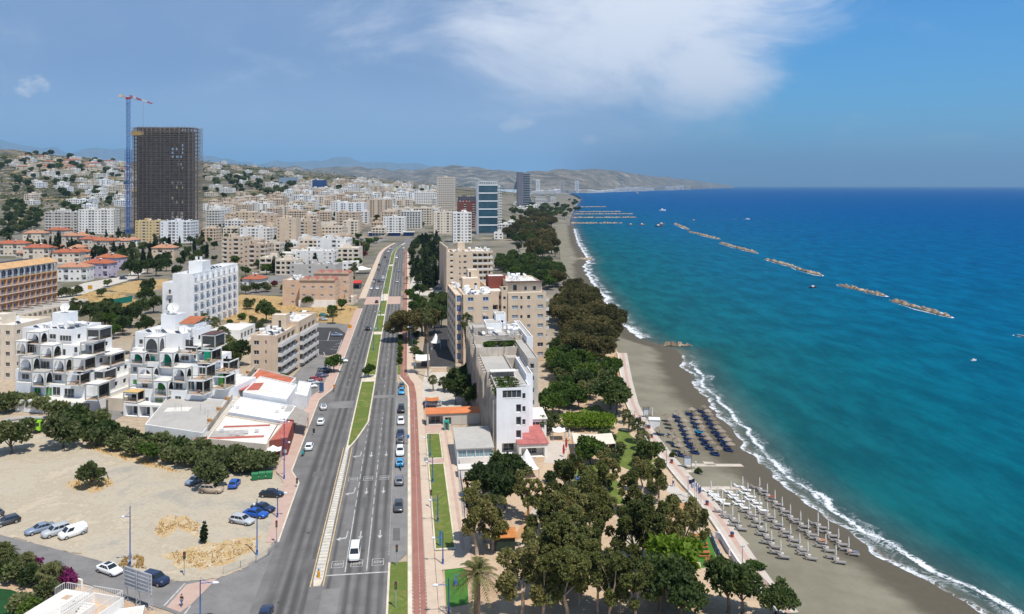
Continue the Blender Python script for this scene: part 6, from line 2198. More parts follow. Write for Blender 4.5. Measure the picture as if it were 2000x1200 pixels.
def fan_palm(seed,h,skirt=True):
 r=random.Random(seed)
 tb=MB()
 bend_=r.uniform(-.5,.5)
 tb.tube([(bend_*(k/6)**2,0,h*k/6-(0.3 if k==0 else 0))for k in range(7)],[0.34,0.26,0.24,0.22,0.21,0.2,0.2],8)
 cb=MB()
 top=Vector((bend_,0,h))
 for i in range(58):
  a=r.uniform(0,2*pi)
  e=r.uniform(-0.75,1.35)
  d=Vector((cos(a)*cos(e),sin(a)*cos(e),sin(e)))
  L=r.uniform(1.0,1.5)
  hub=top+d*L
  side=d.cross(Vector((0,0,1))).normalized()if abs(d.z)<0.98 else Vector((1,0,0))
  up=side.cross(d)
  cb.add([top+side*.04,top-side*.04,hub-side*.03,hub+side*.03],[(0,1,2,3)])
  for j in range(7):
   t=(j-3)/3*1.25
   q=(d*cos(t)+side*sin(t)).normalized()
   tip=hub+q*r.uniform(0.75,1.05)-Vector((0,0,0.35+0.25*abs(t)))
   mid=hub+q*0.5
   s=q.cross(up).normalized()*0.13
   cb.add([hub,mid-s+up*.03,tip,mid+s+up*.03],[(0,1,2,3)])
 sk=MB()
 if skirt:
  for i in range(520):
   a=r.uniform(0,2*pi)
   t=r.random()
   z=h-0.2-t*min(4.6,h*0.5)
   w=1.15*(1-0.62*t)*r.uniform(0.6,1.05)
   p=Vector((bend_*0.9+cos(a)*w*0.45,sin(a)*w*0.45,z))
   q=Vector((bend_*0.9+cos(a)*w,sin(a)*w,z-r.uniform(0.7,1.3)))
   s=Vector((-sin(a),cos(a),0))*0.2
   sk.add([p-s,p+s,q+s*0.6,q-s*0.6],[(0,1,2,3)])
 return tb.mesh('trunk',M_PBARK,True),cb.mesh('crown',L_PALM),sk.mesh('dead_skirt',L_DEAD)if skirt else None
def date_palm(seed,h,n=46,L=3.6):
 r=random.Random(seed)
 tb=MB()
 tb.tube([(0,0,h*k/8-(0.3 if k==0 else 0))for k in range(9)],[0.5,0.4,0.42,0.38,0.42,0.38,0.42,0.46,0.3],9)
 cb=MB()
 top=Vector((0,0,h))
 for i in range(n):
  a=i*2.4+r.uniform(-.2,.2)
  e=1.35-1.75*(i/n)+r.uniform(-.1,.1)
  d=Vector((cos(a),sin(a),0))
  side=Vector((-sin(a),cos(a),0))
  ln=L*r.uniform(0.85,1.1)
  pts=[]
  for k in range(9):
   t=k/8
   pts.append(top+d*(ln*t*cos(e)*1.0)+Vector((0,0,ln*(t*sin(e)-0.55*t*t))))
  for k in range(8):
   p,q=pts[k],pts[k+1]
   ax=(q-p).normalized()
   cb.add([p-side*.035,p+side*.035,q+side*.025,q-side*.025],[(0,1,2,3)])
   if k<1:
    continue
   for sgn in(-1,1):
    for f in(0.1,0.55):
     b=p.lerp(q,f)
     tip=b+(side*sgn*0.8+ax*0.55+Vector((0,0,-0.18)))*(0.75*(1-abs(k/8-0.45)*0.9))
     w=ax*0.07
     cb.add([b-w,b+w,tip],[(0,1,2)])
 return tb.mesh('trunk',M_BARK,True),cb.mesh('crown',L_PALM),None
PALMS={'fan_palm':[fan_palm(1,11.5),fan_palm(2,13.0)],'short_fan_palm':[fan_palm(3,3.2,False),fan_palm(4,4.2,False)],'date_palm':[date_palm(5,5.6),date_palm(6,4.5,40,3.0)]}
NAMES={'brown_tree':'brown_leaf_tree','far_tree':'tree','short_fan_palm':'fan_palm','lime_tree':'lime_leaf_tree','green_tree':'green_leaf_tree','jacaranda':'jacaranda_tree','red_bougainvillea':'bougainvillea'}  # brown, lime and green trees are generic, told apart by leaf colour, species unknown
CATS={'fan_palm':'palm tree','short_fan_palm':'palm tree','date_palm':'palm tree','bush':'shrub','bougainvillea':'shrub','red_bougainvillea':'shrub'}
def tree(kind,p,s=1.0,label=None,desc=None,group=None,sz=None,var=None):
 lst=PALMS.get(kind)or PROTO[kind]
 ms=lst[rnd.randrange(len(lst))if var is None else var]
 root=obj(NAMES.get(kind,kind),None,None,p,rnd.uniform(0,2*pi),(s,s,sz if sz else s))
 obj('trunk',ms[0],root)
 obj('crown',ms[1],root)
 if len(ms)>2 and ms[2]:
  obj('dead_skirt',ms[2],root)
 cat=CATS.get(kind,'tree')
 if label:
  tag(root,label,cat,group)
 else:
  later(root,desc,cat,group or desc+'s')
 return root
def trees(kind,pts,desc,group,f=None,jit=0.12):
 """pts: (px, py of the foot, scale)"""
 for px,py,s in pts:
  tree(kind,T(px,py),s*(f or 1)*rnd.uniform(1-jit,1+jit),None,desc,group)
trees('eucalyptus',[(1032,1020,.78),(1110,1000,.75),(1160,1015,.82),(1235,1010,.75),(1285,985,.62),(1060,1085,.8),(1110,1095,.85),(1155,1050,.82),(1172,1085,.85),(1231,1117,.86),(1266,1120,.84),(1252,1100,.8),(1305,1105,.8),(1335,1095,.82),(1365,1075,.62),(1020,1212,.9),(1062,1218,.92),(1085,1165,.85),(1112,1152,.85),(1132,1182,.85),(1190,1216,.85),(1212,1202,.75),(1168,1200,.8),(1048,1165,.85),(1150,1135,.8),(1085,1050,.78),(1185,960,.68),(1255,960,.66),(1110,1220,.9),(1240,1225,.8)],'olive eucalyptus with pale trunk','eucalyptus trees in the beach park',1.0)
trees('eucalyptus',[(932,1085,.85),(962,1078,.8),(945,1060,.75)],'grey olive tree beside the hut','grey olive trees beside the hut')
trees('broadleaf_tree',[(1422,1197,1.1),(1450,1200,.9),(1330,1215,1.15),(1290,1194,1.05),(1520,1214,.8),(960,985,1.15),(985,1000,1.05),(943,975,.9),(990,960,1.0),(1268,918,.9),(1192,800,1.35),(1205,810,1.15)],'dark green broadleaf tree','dark broadleaf trees near the beach')
trees('green_tree',[(1152,905,.9),(1140,908,.7),(1172,908,.6)],'rounded green bush tree before the cream canopy','bush trees before the cream canopy')
trees('lime_tree',[(1314,1160,1.15),(1298,1170,.8)],'bright lime green tree','lime green trees')
trees('brown_tree',[(1098,640,1.0),(1128,655,1.15),(1150,690,1.15),(1170,710,.95),(1120,700,.95),(1105,600,1.05),(1140,620,1.05),(1165,660,1.0),(1186,690,.85),(1090,560,1.0),(1118,580,.95),(1195,665,.8)],'huge olive brown tree','brown trees beside the sand')
trees('green_tree',[(1095,740,1.2),(1085,725,1.1),(1110,745,1.1),(1125,735,.9),(1090,790,1.0),(1080,815,1.0),(1110,790,1.0),(1130,800,.9),(1065,808,1.0)],'fresh green tree','green trees beside the stepped white slab')
trees('broadleaf_tree',[(1145,770,1.0),(1100,705,1.2),(1112,715,1.1),(1090,700,1.1),(897,768,1.15),(915,790,1.25),(922,762,1.0),(890,790,.9),(930,800,1.05)],'dense dark green tree','dark trees beside the stepped slab')
trees('olive_tree',[(1135,760,1.1),(1150,750,1.1),(1165,752,1.0),(1060,850,1.1),(1075,842,1.0)],'grey green olive tree','olive trees in the park')
trees('brown_tree',[(799,668,1.3),(824,656,1.1)],'big roadside tree over the cycle lane','big roadside trees')
trees('broadleaf_tree',[(848,652,1.5),(862,640,1.35),(838,630,1.3),(855,610,1.2),(870,598,1.0)],'dark green tree in the yard','yard trees beside the tan block')
def scatter(kinds,poly,n,s,desc,group,gap=3.5,avoid=True,tries=40):
 x0,x1=min(p[0]for p in poly),max(p[0]for p in poly)
 y0,y1=min(p[1]for p in poly),max(p[1]for p in poly)
 pts,k=[],0
 while len(pts)<n and k<n*tries:
  k+=1
  px,py=rnd.uniform(x0,x1),rnd.uniform(y0,y1)
  if not inpoly(px,py,poly):
   continue
  p=T(px,py)
  if any(hypot(p[0]-q[0],p[1]-q[1])<gap for q in pts):
   continue
  if avoid and any(hypot(p[0]-q[0],p[1]-q[1])<q[2]*.72 for q in TAKEN):
   continue
  pts.append(p)
  kd=rnd.choice(kinds)
  tree(kd,p,s*rnd.uniform(0.75,1.25),None,desc[kd]if isinstance(desc,dict)else desc,group)
HEDGE=[(190,872),(210,862),(228,880),(246,868),(262,890),(282,876),(300,897),(318,880),(335,905),(352,888),(370,912),(388,896),(405,916),(424,902),(442,920),(458,906),(474,923),(490,912),(505,925),(520,918),(10,806),(165,850),(185,845),(60,800),(-15,800),(150,830),(110,816),(85,806),(35,800)]
for i,(px,py)in enumerate(HEDGE):
 tree('bush',T(px,py),rnd.uniform(1.55,1.95)*(.82 if px>225 else 1),None,'oleander bush in the hedge','oleander bushes hedging the vacant lot',var=(0,1,0,0)[i%4])
tree('olive_tree',T(124,874),1.62,'wide round grey green tree at the upper edge of the bare lot','tree',var=0)
tree('olive_tree',T(22,886),1.55,'round grey green tree in front of the lime green lorry','tree',var=1)
tree('green_tree',T(288,905),0.72,'fresh green low shrub poking out of the oleander hedge','tree')
tree('olive_tree',T(178,952),0.98,'lone dense bush standing in the middle of the bare lot','tree',var=2,sz=1.15)
tree('olive_tree',T(412,952),1.25,'spreading grey green tree shading two cars on the bare lot','tree',var=0)
tree('cypress',T(399,1061),0.42,'small dark cone shaped cypress among dry grass on the lot','tree',var=1,sz=0.36)
for px,py,k,s,lb in((836,737,1,1.0,'tall fan palm with shaggy skirt beside the white canopy'),(911,735,0,0.98,'tall fan palm with shaggy skirt before the tan apartment block'),(942,1206,0,0,''),(842,770,0,0,'')):
 if s:
  tree('fan_palm',T(px,py),s*1.12,lb,'palm tree','tall fan palms beside the car park',sz=1.5,var=k)
tree('date_palm',G(932,1212),1.15,'date palm with feathery crown beside the artificial lawn','palm tree',var=0)
trees('short_fan_palm',[(846,765,.8),(866,764,.85),(878,758,.7),(1138,768,1.3),(1136,780,.8),(1228,843,.9),(1245,866,1.05),(1221,827,.8),(1254,880,.9),(318,655,1.1),(330,648,1.2),(400,640,1.2),(435,690,1.6),(450,700,1.5),(418,655,1.1),(650,633,1.2)],'short bushy fan palm','short fan palms')
trees('fan_palm',[(706,500,1.0),(712,503,.9),(694,545,.8),(690,548,.8),(245,485,1.0),(252,480,.9),(88,470,.8),(168,480,.8),(395,490,.9),(385,480,.8),(300,480,.8)],'slim fan palm','slim fan palms in the town')
trees('date_palm',[(205,640,.9),(195,618,1.0),(795,555,.7),(105,1150,.75),(20,1105,.5)],'feathery date palm','date palms by the houses')
scatter(['brown_tree','broadleaf_tree'],[(985,440),(1060,420),(1082,445),(1078,470),(1086,500),(1060,520),(985,480)],80,1.35,{'brown_tree':'olive brown shore tree','broadleaf_tree':'dark green shore tree'},'trees of the wood behind the beach',6)
scatter(['broadleaf_tree','green_tree'],[(968,520),(1000,500),(1060,520),(1092,530),(1100,556),(1078,570),(1045,560),(985,545)],66,1.25,{'green_tree':'fresh green tree','broadleaf_tree':'dark green tree'},'trees between the tan block and the sand',6)
scatter(['far_tree','broadleaf_tree'],[(985,418),(1040,405),(1095,392),(1128,394),(1135,412),(1110,428),(1070,432),(1040,428)],64,1.6,'dark shore tree','trees on the shore below the dark tower',10)
scatter(['conifer','cypress','broadleaf_tree'],[(800,500),(812,478),(838,480),(862,500),(864,560),(846,575),(815,565),(805,540)],52,1.15,{'conifer':'dark pointed conifer','cypress':'slim dark cypress','broadleaf_tree':'round dark tree'},'trees lining the avenue seaward',4)
scatter(['broadleaf_tree','conifer'],[(795,485),(815,470),(850,468),(870,480),(850,492),(820,492)],16,1.1,{'conifer':'dark conifer','broadleaf_tree':'round dark tree'},'trees at the bend of the avenue',6)
scatter(['cypress','broadleaf_tree','conifer'],[(80,470),(330,470),(335,520),(250,530),(100,500)],40,0.95,{'conifer':'dark conifer','cypress':'slim cypress','broadleaf_tree':'round dark tree'},'trees among the villas',9)
def fill(kinds,poly,n,s,desc,group,gap=7):
 scatter(kinds,poly,n,s,desc,group,gap)
fill(['broadleaf_tree','olive_tree','cypress'],[(230,490),(430,470),(440,505),(330,530),(240,535)],60,1.1,{'broadleaf_tree':'dark garden tree','olive_tree':'grey green garden tree','cypress':'slim garden cypress'},'garden trees near the white hotel')
fill(['green_tree','broadleaf_tree','conifer'],[(430,470),(700,440),(720,500),(690,520),(520,540),(470,540)],90,1.0,{'green_tree':'fresh street tree','broadleaf_tree':'dark street tree','conifer':'dark street conifer'},'trees among the flats',6)
fill(['far_tree'],[(400,440),(560,385),(845,388),(845,445),(740,450),(430,470)],64,1.15,'dark town tree','trees between the flats',9)
fill(['far_tree'],[(390,388),(560,360),(700,352),(845,368),(845,390)],32,1.7,'dark upper town tree','trees of the upper town',16)
fill(['olive_tree','broadleaf_tree'],[(110,600),(250,605),(240,655),(200,650),(150,620)],18,1.0,{'olive_tree':'grey green yard tree','broadleaf_tree':'dark yard tree'},'yard trees behind the arcaded blocks',6)
fill(['olive_tree','bush'],[(430,640),(480,600),(560,612),(560,635),(500,650)],8,.9,{'olive_tree':'grey green tree on the dry plot','bush':'low bush on the dry plot'},'bushes on the dry plot',8)
trees('green_tree',[(700,522,1.2),(690,540,1.1),(684,556,1.0),(712,492,1.3),(722,482,1.3),(680,575,.9),(700,508,1.2),(735,476,1.2),(668,548,1.0)],'fresh green avenue tree','trees along the inland pavement')
fill(['brown_tree'],[(1085,545),(1130,555),(1200,655),(1206,700),(1150,718),(1098,700),(1082,610)],26,.95,'olive brown grove tree','trees of the grove by the sand',5)
fill(['green_tree','bush','olive_tree'],[(1078,700),(1195,722),(1205,790),(1150,790),(1095,815),(1062,806),(1080,760)],34,1.0,{'green_tree':'fresh grove tree','bush':'low grove shrub','olive_tree':'grey green grove tree'},'plants between the slab and the beach',4)
fill(['broadleaf_tree','green_tree'],[(795,580),(870,575),(882,640),(840,655),(800,640)],10,1.0,{'green_tree':'fresh yard tree','broadleaf_tree':'dark yard tree'},'yard trees by the avenue',6)
fill(['bush'],[(1060,905),(1200,850),(1290,930),(1330,1000),(1200,1000),(1060,1000)],16,1.0,'low park shrub','park shrubs',6)
trees('broadleaf_tree',[(255,540,1.6),(270,548,1.6),(288,535,1.5),(305,540,1.5),(325,530,1.4),(290,575,1.1),(285,595,1.2),(300,612,1.1),(272,620,1.2),(255,640,1.3),(240,655,1.1),(285,655,1.0),(345,540,1.2),(520,630,1.35),(450,720,1.2),(465,715,1.1)],'dense dark tree','dark trees around the white hotel')
trees('green_tree',[(215,640,1.2),(232,648,1.1),(222,662,1.0),(595,634,1.0),(602,600,.9),(668,606,.8),(530,520,1.3),(545,516,1.3),(515,525,1.2),(560,510,1.2),(552,755,.7),(542,757,.6),(652,728,.9),(648,620,1.0),(720,738,.62),(480,540,1.0),(475,555,.8)],'fresh green tree','fresh green trees in the town')
trees('olive_tree',[(120,582,1.2),(135,580,1.2),(150,578,1.1),(198,580,.9),(555,572,.9),(575,585,.9),(600,588,.9),(520,570,1.1),(500,572,1.1),(480,575,1.1),(15,640,1.6),(30,655,1.4),(210,560,.8)],'grey green olive tree','olive trees in the town')
trees('conifer',[(565,495,1.1),(555,470,1.2),(530,470,1.0),(440,455,1.3),(450,452,1.3),(430,458,1.2),(415,450,1.2),(495,478,.9),(630,455,1.0),(640,452,1.0),(655,450,1.0)],'dark conifer among flats','conifers among the flats')
trees('red_bougainvillea',[(708,503,1.6),(712,500,1.5),(535,560,1.2)],'crimson flowering shrub','crimson shrubs')
trees('jacaranda',[(10,488,2.2),(24,490,2.0)],'violet flowering tree behind the arcaded hotel','violet flowering trees')
trees('bush',[(810,690,1.0),(818,700,1.0),(806,676,.9),(812,660,1.0)],'bare purplish shrub','shrubs under the roadside trees')
for i,py in enumerate((648,664,676,688,700,712)):
 u,v=-2.5,toUV(*G(779,py)[:2])[1]
 tree('bush',UV(u,v,0.1),0.62,None,'clipped round bush beside the cycle lane','bushes beside the cycle lane',var=2,sz=0.8)
scatter(['broadleaf_tree','olive_tree'],[(0,398),(60,402),(92,440),(60,460),(0,472)],60,1.5,{'broadleaf_tree':'dark hill foot tree','olive_tree':'grey green hill foot tree'},'trees below the ochre hillside',8)
scatter(['broadleaf_tree','olive_tree','cypress'],[(0,470),(90,462),(240,462),(250,500),(120,520),(0,490)],80,1.0,{'broadleaf_tree':'dark villa garden tree','olive_tree':'grey green villa garden tree','cypress':'slim villa cypress'},'villa garden trees',5)
scatter(['far_tree'],[(0,355),(60,330),(250,345),(250,395),(150,420),(60,398)],46,1.6,'dark hillside tree','trees on the ochre hillside',16)
scatter(['far_tree'],[(0,305),(80,302),(250,318),(250,345),(60,330),(0,340)],28,2.0,'dark hilltop tree','trees high on the hillside',25)
scatter(['far_tree'],[(390,345),(470,340),(560,352),(600,372),(520,385),(400,378)],40,1.8,'dark slope tree','trees behind the scaffolded tower',16)
scatter(['far_tree'],[(400,390),(560,385),(840,390),(840,440),(700,450),(430,440)],2,1.0,'dark town tree','trees between the flats',14)
def bush_cover(name,poly,n,s0,s1,material,label):
 """low scrub nobody could count, one object"""
 mb=MB()
 r=random.Random(len(name)+n)
 x0,x1=min(p[0]for p in poly),max(p[0]for p in poly)
 y0,y1=min(p[1]for p in poly),max(p[1]for p in poly)
 k=0
 while k<n:
  px,py=r.uniform(x0,x1),r.uniform(y0,y1)
  if not inpoly(px,py,poly):
   continue
  k+=1
  p=Vector(T(px,py))
  s=r.uniform(s0,s1)
  for _ in range(9):
   d=unit(r)
   d.z=abs(d.z)*0.8
   c=p+d*s*r.uniform(0.5,1.0)
   a,b=unit(r)*s*0.55,unit(r)*s*0.55
   mb.add([c-a,c+b,c+a,c-b],[(0,1,2,3)])
 return setting(mb.build(name,material),'stuff',label)
bush_cover('scrub',[(700,335),(800,330),(900,332),(1000,352),(1100,380),(1080,392),(950,372),(850,362),(700,345)],700,1.2,3.2,L_DRK,'dark scrub dotting the golden hill')
bush_cover('scrub',[(0,300),(250,310),(250,400),(80,420),(0,390)],1300,1.0,3.2,L_OLE,'grey green scrub on the ochre hillside')
bush_cover('scrub',[(390,306),(480,304),(600,328),(700,345),(700,352),(560,352),(400,350)],1000,1.5,4.0,L_DRK,'dark scrub on the slopes behind the town')
def tufts(name,poly,n,h,material,label):
 mb=MB()
 r=random.Random(n)
 x0,x1=min(p[0]for p in poly),max(p[0]for p in poly)
 y0,y1=min(p[1]for p in poly),max(p[1]for p in poly)
 k=0
 while k<n:
  px,py=r.uniform(x0,x1),r.uniform(y0,y1)
  if not inpoly(px,py,poly):
   continue
  if noise.noise(Vector((px*0.06,py*0.09,1.0)))<-0.12:
   continue
  k+=1
  p=Vector(G(px,py))
  for _ in range(4):
   a=r.uniform(0,2*pi)
   d=Vector((cos(a),sin(a),0))*h*r.uniform(0.2,0.6)
   s=Vector((-sin(a),cos(a),0))*h*0.22
   t=p+d+Vector((0,0,h*r.uniform(0.5,1.1)))
   mb.add([p-s,p+s,t],[(0,1,2)])
 return setting(mb.build(name,material),'stuff',label)
M_STRAW=leaf_material('dry straw',[(0.3,(0.36,0.22,0.08)),(0.5,(0.50,0.33,0.14)),(0.7,(0.60,0.43,0.22))],0.5)
tufts('dry_grass',[(300,1040),(318,1010),(360,1010),(392,1024),(388,1040),(345,1030),(320,1048)],260,0.26,M_STRAW,'ochre dry grass tufts on the bare lot')
tufts('dry_grass',[(330,1080),(390,1068),(440,1060),(500,1052),(500,1070),(450,1095),(400,1110),(350,1105)],560,0.24,M_STRAW,'ochre dry grass by the road corner')
tufts('dry_grass',[(130,945),(150,935),(215,935),(218,948),(190,960),(150,956)],200,0.4,M_STRAW,'ochre dry grass around the lone bush')
tufts('dry_grass',[(225,1108),(255,1082),(280,1090),(285,1112)],120,0.5,M_STRAW,'ochre dry grass at the foot of a lamp post')
tufts('dry_grass',[(160,872),(190,866),(260,890),(330,915),(370,925),(330,920),(250,900)],260,0.4,M_STRAW,'ochre dry grass along the hedge')
tufts('dry_grass',[(112,575),(150,568),(260,578),(265,598),(115,602)],500,0.6,M_STRAW,'golden dry field grass beside the arcaded hotel')
tufts('dry_grass',[(425,600),(480,580),(560,590),(690,602),(685,625),(560,615),(430,625)],500,0.6,M_STRAW,'golden dry grass on the plot by the avenue')
def clipped():
 r=random.Random(5)
 root=empty('clipped_tree','broad flat topped clipped hedge tree beside the park lawn','tree',G(1147,838))
 lobes=[((x,y,2.3),(1.5,1.5,1.25))for x in(-6.0,-4.5,-3,-1.5,0,1.5,3,4.5,6.0)for y in(-2.0,0,2.0)if abs(x)+abs(y)<7.2]
 obj('crown',crown('crown',lobes,4200,0.42,L_LIM,r,shell=0.6),root)
 mb=MB()
 for x in(-4,0,4):
  mb.tube([(x,0,-0.2),(x*0.98,0,1.6)],[0.18,0.14],6)
 mb.build('trunk',M_BARK,root)
clipped()
trees('bougainvillea',[(118,1146,.9),(134,1150,.8),(66,1122,.8),(38,1112,.7)],'purple bougainvillea by the garden wall','purple bougainvilleas on the garden wall')
trees('bush',[(12,1128,1.3),(28,1135,1.2),(46,1136,1.1),(60,1145,1.1),(90,1168,.9),(62,1206,1.0),(40,1198,.9),(140,1210,.8),(5,1115,1.2)],'leafy garden shrub','garden shrubs by the white roof terrace')
trees('short_fan_palm',[(92,1158,.8),(50,1128,.7),(8,1130,.9)],'small garden palm','small garden palms')
M_GLASS=mat('car glass',(0.018,0.024,0.03),rough=0.08,var=0,spec=0.6)
M_TYRE=mat('tyre',(0.018,0.018,0.018),rough=0.9,var=0)
M_RIM=mat('rim',(0.45,0.45,0.46),rough=0.35,var=0,metal=0.6)
M_LAMPW=mat('headlight glass',(0.75,0.76,0.78),rough=0.1,var=0,spec=0.6)
M_LAMPR=mat('tail light',(0.35,0.02,0.02),rough=0.2,var=0,spec=0.5)
PAINT={'white':(0.78,0.78,0.77),'silver':(0.44,0.46,0.48),'grey':(0.15,0.16,0.18),'dark grey':(0.055,0.058,0.066),'black':(0.014,0.015,0.018),'blue grey':(0.20,0.25,0.33),'dark blue':(0.018,0.03,0.075),'blue':(0.012,0.085,0.38),'sky blue':(0.05,0.30,0.55),'red':(0.30,0.018,0.02),'beige':(0.42,0.33,0.24),'teal':(0.03,0.25,0.27),'violet grey':(0.12,0.11,0.17)}
def paint(c):
 m=mat('car paint '+c,PAINT[c],rough=0.28,var=0.03,spec=0.5)
 m.node_tree.nodes['Principled BSDF'].inputs['Coat Weight'].default_value=0.5
 return m
CARS={'hatchback':(4.1,1.76,1.47,0.78,0.95,1.05,0.30,-1.45,-1.93,0.95),'sedan':(4.65,1.80,1.43,0.78,0.94,1.00,0.20,-0.95,-1.70,0.98),'suv':(4.6,1.86,1.68,0.98,1.10,1.15,0.50,-1.75,-2.18,1.10),'wagon':(4.7,1.80,1.50,0.80,0.96,1.05,0.30,-1.75,-2.22,0.98),'van':(4.4,1.84,1.84,1.02,1.12,1.55,0.85,-2.05,-2.15,1.15),'minivan':(4.75,1.82,1.86,0.98,1.10,1.75,1.0,-2.1,-2.3,1.10)}
CMESH={}
def car_meshes(kind,colour):
 key=(kind,colour)
 if key in CMESH:
  return CMESH[key]
 L,Wd,zr,zh,zb,yw,yf,yr,yb,zt=CARS[kind]
 h,w=L/2,Wd/2
 st=[(-h,.80,.42,zt*.82),(-h+.12,.93,.30,zt*.97),(-h+.5,.985,.24,zt),(yb+.05,1,.24,zb),(0,1,.22,zb),(yw,1,.24,zb),(yw+(h-yw)*.55,.97,.24,zh+.06),(h-.22,.90,.26,zh-.03),(h-.04,.76,.34,zh-.16),(h,.66,.42,zh-.28)]
 mb=MB()
 n=8
 for y,k,z0,z1 in st:
  ww=w*k
  zm=z0+(z1-z0)*.5
  for x,z in((-ww*.9,z0),(-ww,z0+.16),(-ww,zm+.08),(-ww*.93,z1-.05),(-ww*.80,z1),(ww*.80,z1),(ww*.93,z1-.05),(ww,zm+.08),(ww,z0+.16),(ww*.9,z0)):
   mb.v.append((x,y,z))
 n=10
 for i in range(len(st)-1):
  for j in range(n):
   mb.f.append((i*n+j,i*n+(j+1)%n,(i+1)*n+(j+1)%n,(i+1)*n+j))
   mb.m.append(0)
 mb.add([mb.v[j]for j in range(n)],[tuple(reversed(range(n)))])
 mb.add([mb.v[(len(st)-1)*n+j]for j in range(n)],[tuple(range(n))])
 wb,wr=w*.90,w*.74
 q=[(-wb,yb,zb-.03),(wb,yb,zb-.03),(wb,yw,zb-.03),(-wb,yw,zb-.03),(-wr,yr,zr-.05),(wr,yr,zr-.05),(wr,yf,zr-.05),(-wr,yf,zr-.05),(-wr*.86,yr+.15,zr),(wr*.86,yr+.15,zr),(wr*.86,yf-.18,zr),(-wr*.86,yf-.18,zr)]
 mb.add(q,[(0,1,5,4),(1,2,6,5),(2,3,7,6),(3,0,4,7),(4,5,9,8),(5,6,10,9),(6,7,11,10),(7,4,8,11),(8,9,10,11)])
 body=mb.mesh('body',paint(colour),True)
 body.polygons.foreach_set('use_smooth',[i<(len(st)-1)*n for i in range(len(body.polygons))])
 P=[Vector(a)for a in q[:8]]
 def pane(name,a,b,c,d,ku,kv0,kv1,off):
  def at2(u,t):
   return(a.lerp(b,u)).lerp(d.lerp(c,u),t)
  nrm=(b-a).cross(d-a).normalized()*off
  m2=MB()
  m2.add([at2(ku,kv0)+nrm,at2(1-ku,kv0)+nrm,at2(1-ku,kv1)+nrm,at2(ku,kv1)+nrm],[(0,1,2,3)])
  return m2.mesh(name,M_GLASS)
 out=[('body',body),('windscreen',pane('windscreen',P[2],P[3],P[7],P[6],.06,.10,.95,.012)),('rear_window',pane('rear_window',P[0],P[1],P[5],P[4],.09,.16,.92,.012))]
 def side(a,b,c,d,name):
  m2=MB()
  cuts=((.05,.34),(.37,.64),(.67,.93))if kind not in('van',)else((.66,.94),)
  nrm=(b-a).cross(d-a).normalized()*.012
  for u0,u1 in cuts:
   f=lambda u,t:a.lerp(b,u).lerp(d.lerp(c,u),t)+nrm
   m2.add([f(u0,.14),f(u1,.14),f(u1,.88),f(u0,.88)],[(0,1,2,3)])
  return m2.mesh(name,M_GLASS)
 out.append(('side_window',side(P[1],P[2],P[6],P[5],'side_window')))
 m3=side(P[0],P[3],P[7],P[4],'side_window')
 for p_ in m3.polygons:
  pass
 m3.flip_normals()
 for v_ in m3.vertices:
  v_.co.x-=.024
 out.append(('side_window',m3))
 for sx in(-1,1):
  for yy_ in(-h+.85,h-.88):
   m2=MB()
   m2.tube([(sx*(w-.20),yy_,.32),(sx*(w+.012),yy_,.32)],.32,14,0)
   m2.tube([(sx*(w+.004),yy_,.32),(sx*(w+.022),yy_,.32)],.20,10,1)
   out.append(('wheel',m2.mesh('wheel',[M_TYRE,M_RIM])))
  m2=MB()
  m2.add([(sx*w*.62,h-.10,zh-.22),(sx*w*.88,h-.22,zh-.20),(sx*w*.90,h-.34,zh-.06),(sx*w*.60,h-.16,zh-.10)],[(0,1,2,3)])
  m2.add([(sx*w*.60,h-.16,zh-.10),(sx*w*.90,h-.34,zh-.06),(sx*w*.84,h-.5,zh+.02),(sx*w*.56,h-.3,zh-.0)],[(0,1,2,3)])
  out.append(('headlight',m2.mesh('headlight',M_LAMPW)))
  m2=MB()
  m2.box(min(sx*w*.64,sx*w*.9),max(sx*w*.64,sx*w*.9),-h+.02,-h+.2,zt*.68,zt*.86)
  out.append(('tail_light',m2.mesh('tail_light',M_LAMPR)))
 CMESH[key]=out
 return out
def car(px,py,kind,colour,ang,label,group=None,cat='car',name=None,uv=None,z=0.0,off=0):
 """(px, py) the middle of its footprint on the ground; ang the way it faces, degrees from straight ahead, anticlockwise"""
 p=UV(uv[0],uv[1],z)if uv else G(px,py,z)
 root=obj(name or{'van':'van','minivan':'minivan'}.get(kind,'car'),None,None,p,radians(ang))
 for nm,me in car_meshes(kind,colour):
  obj(nm,me,root)
 tag(root,label,cat,group)
 return root
AW,US=math.degrees(TH),math.degrees(TH)+180
car(78,1039,'sedan','blue grey',137,'blue grey sedan, second from left of four parked along the bare lot edge','cars on the bare lot')
car(14,1024,'hatchback','dark grey',137,'dark grey hatchback, leftmost of four parked along the bare lot edge','cars on the bare lot')
car(-18,1012,'hatchback','grey',137,'grey car cut by the picture edge on the bare lot','cars on the bare lot')
car(110,1044,'suv','silver',140,'silver estate car parked between the blue grey sedan and white van','cars on the bare lot')
car(142,1047,'van','white',140,'small white delivery van parked at the end of the lot row','cars on the bare lot','van')
car(381,944,'hatchback','blue grey',150,'blue grey car half under the spreading tree on the bare lot','cars on the bare lot')
car(413,962,'suv','beige',-95,'beige hatchback parked sideways under the spreading tree','cars on the bare lot')
car(458,950,'hatchback','blue',5,'bright blue car parked right of the spreading tree','cars on the bare lot')
car(531,970,'sedan','black',-95,'black sedan parked sideways, nearest the green bins','cars on the bare lot')
car(514,998,'sedan','dark blue',-110,'dark navy sedan parked behind the bright blue car near the lamps','cars on the bare lot')
car(500,1009,'sedan','blue',-108,'bright blue sedan parked between a navy sedan and a silver estate','cars on the bare lot')
car(473,1022,'wagon','silver',-110,'silver estate car parked nearest the road corner on the lot','cars on the bare lot')
c_=car(214,1119,'sedan','white',-118,'white sedan with black glass roof driving down the side street','cars on the side street')
rb=MB()
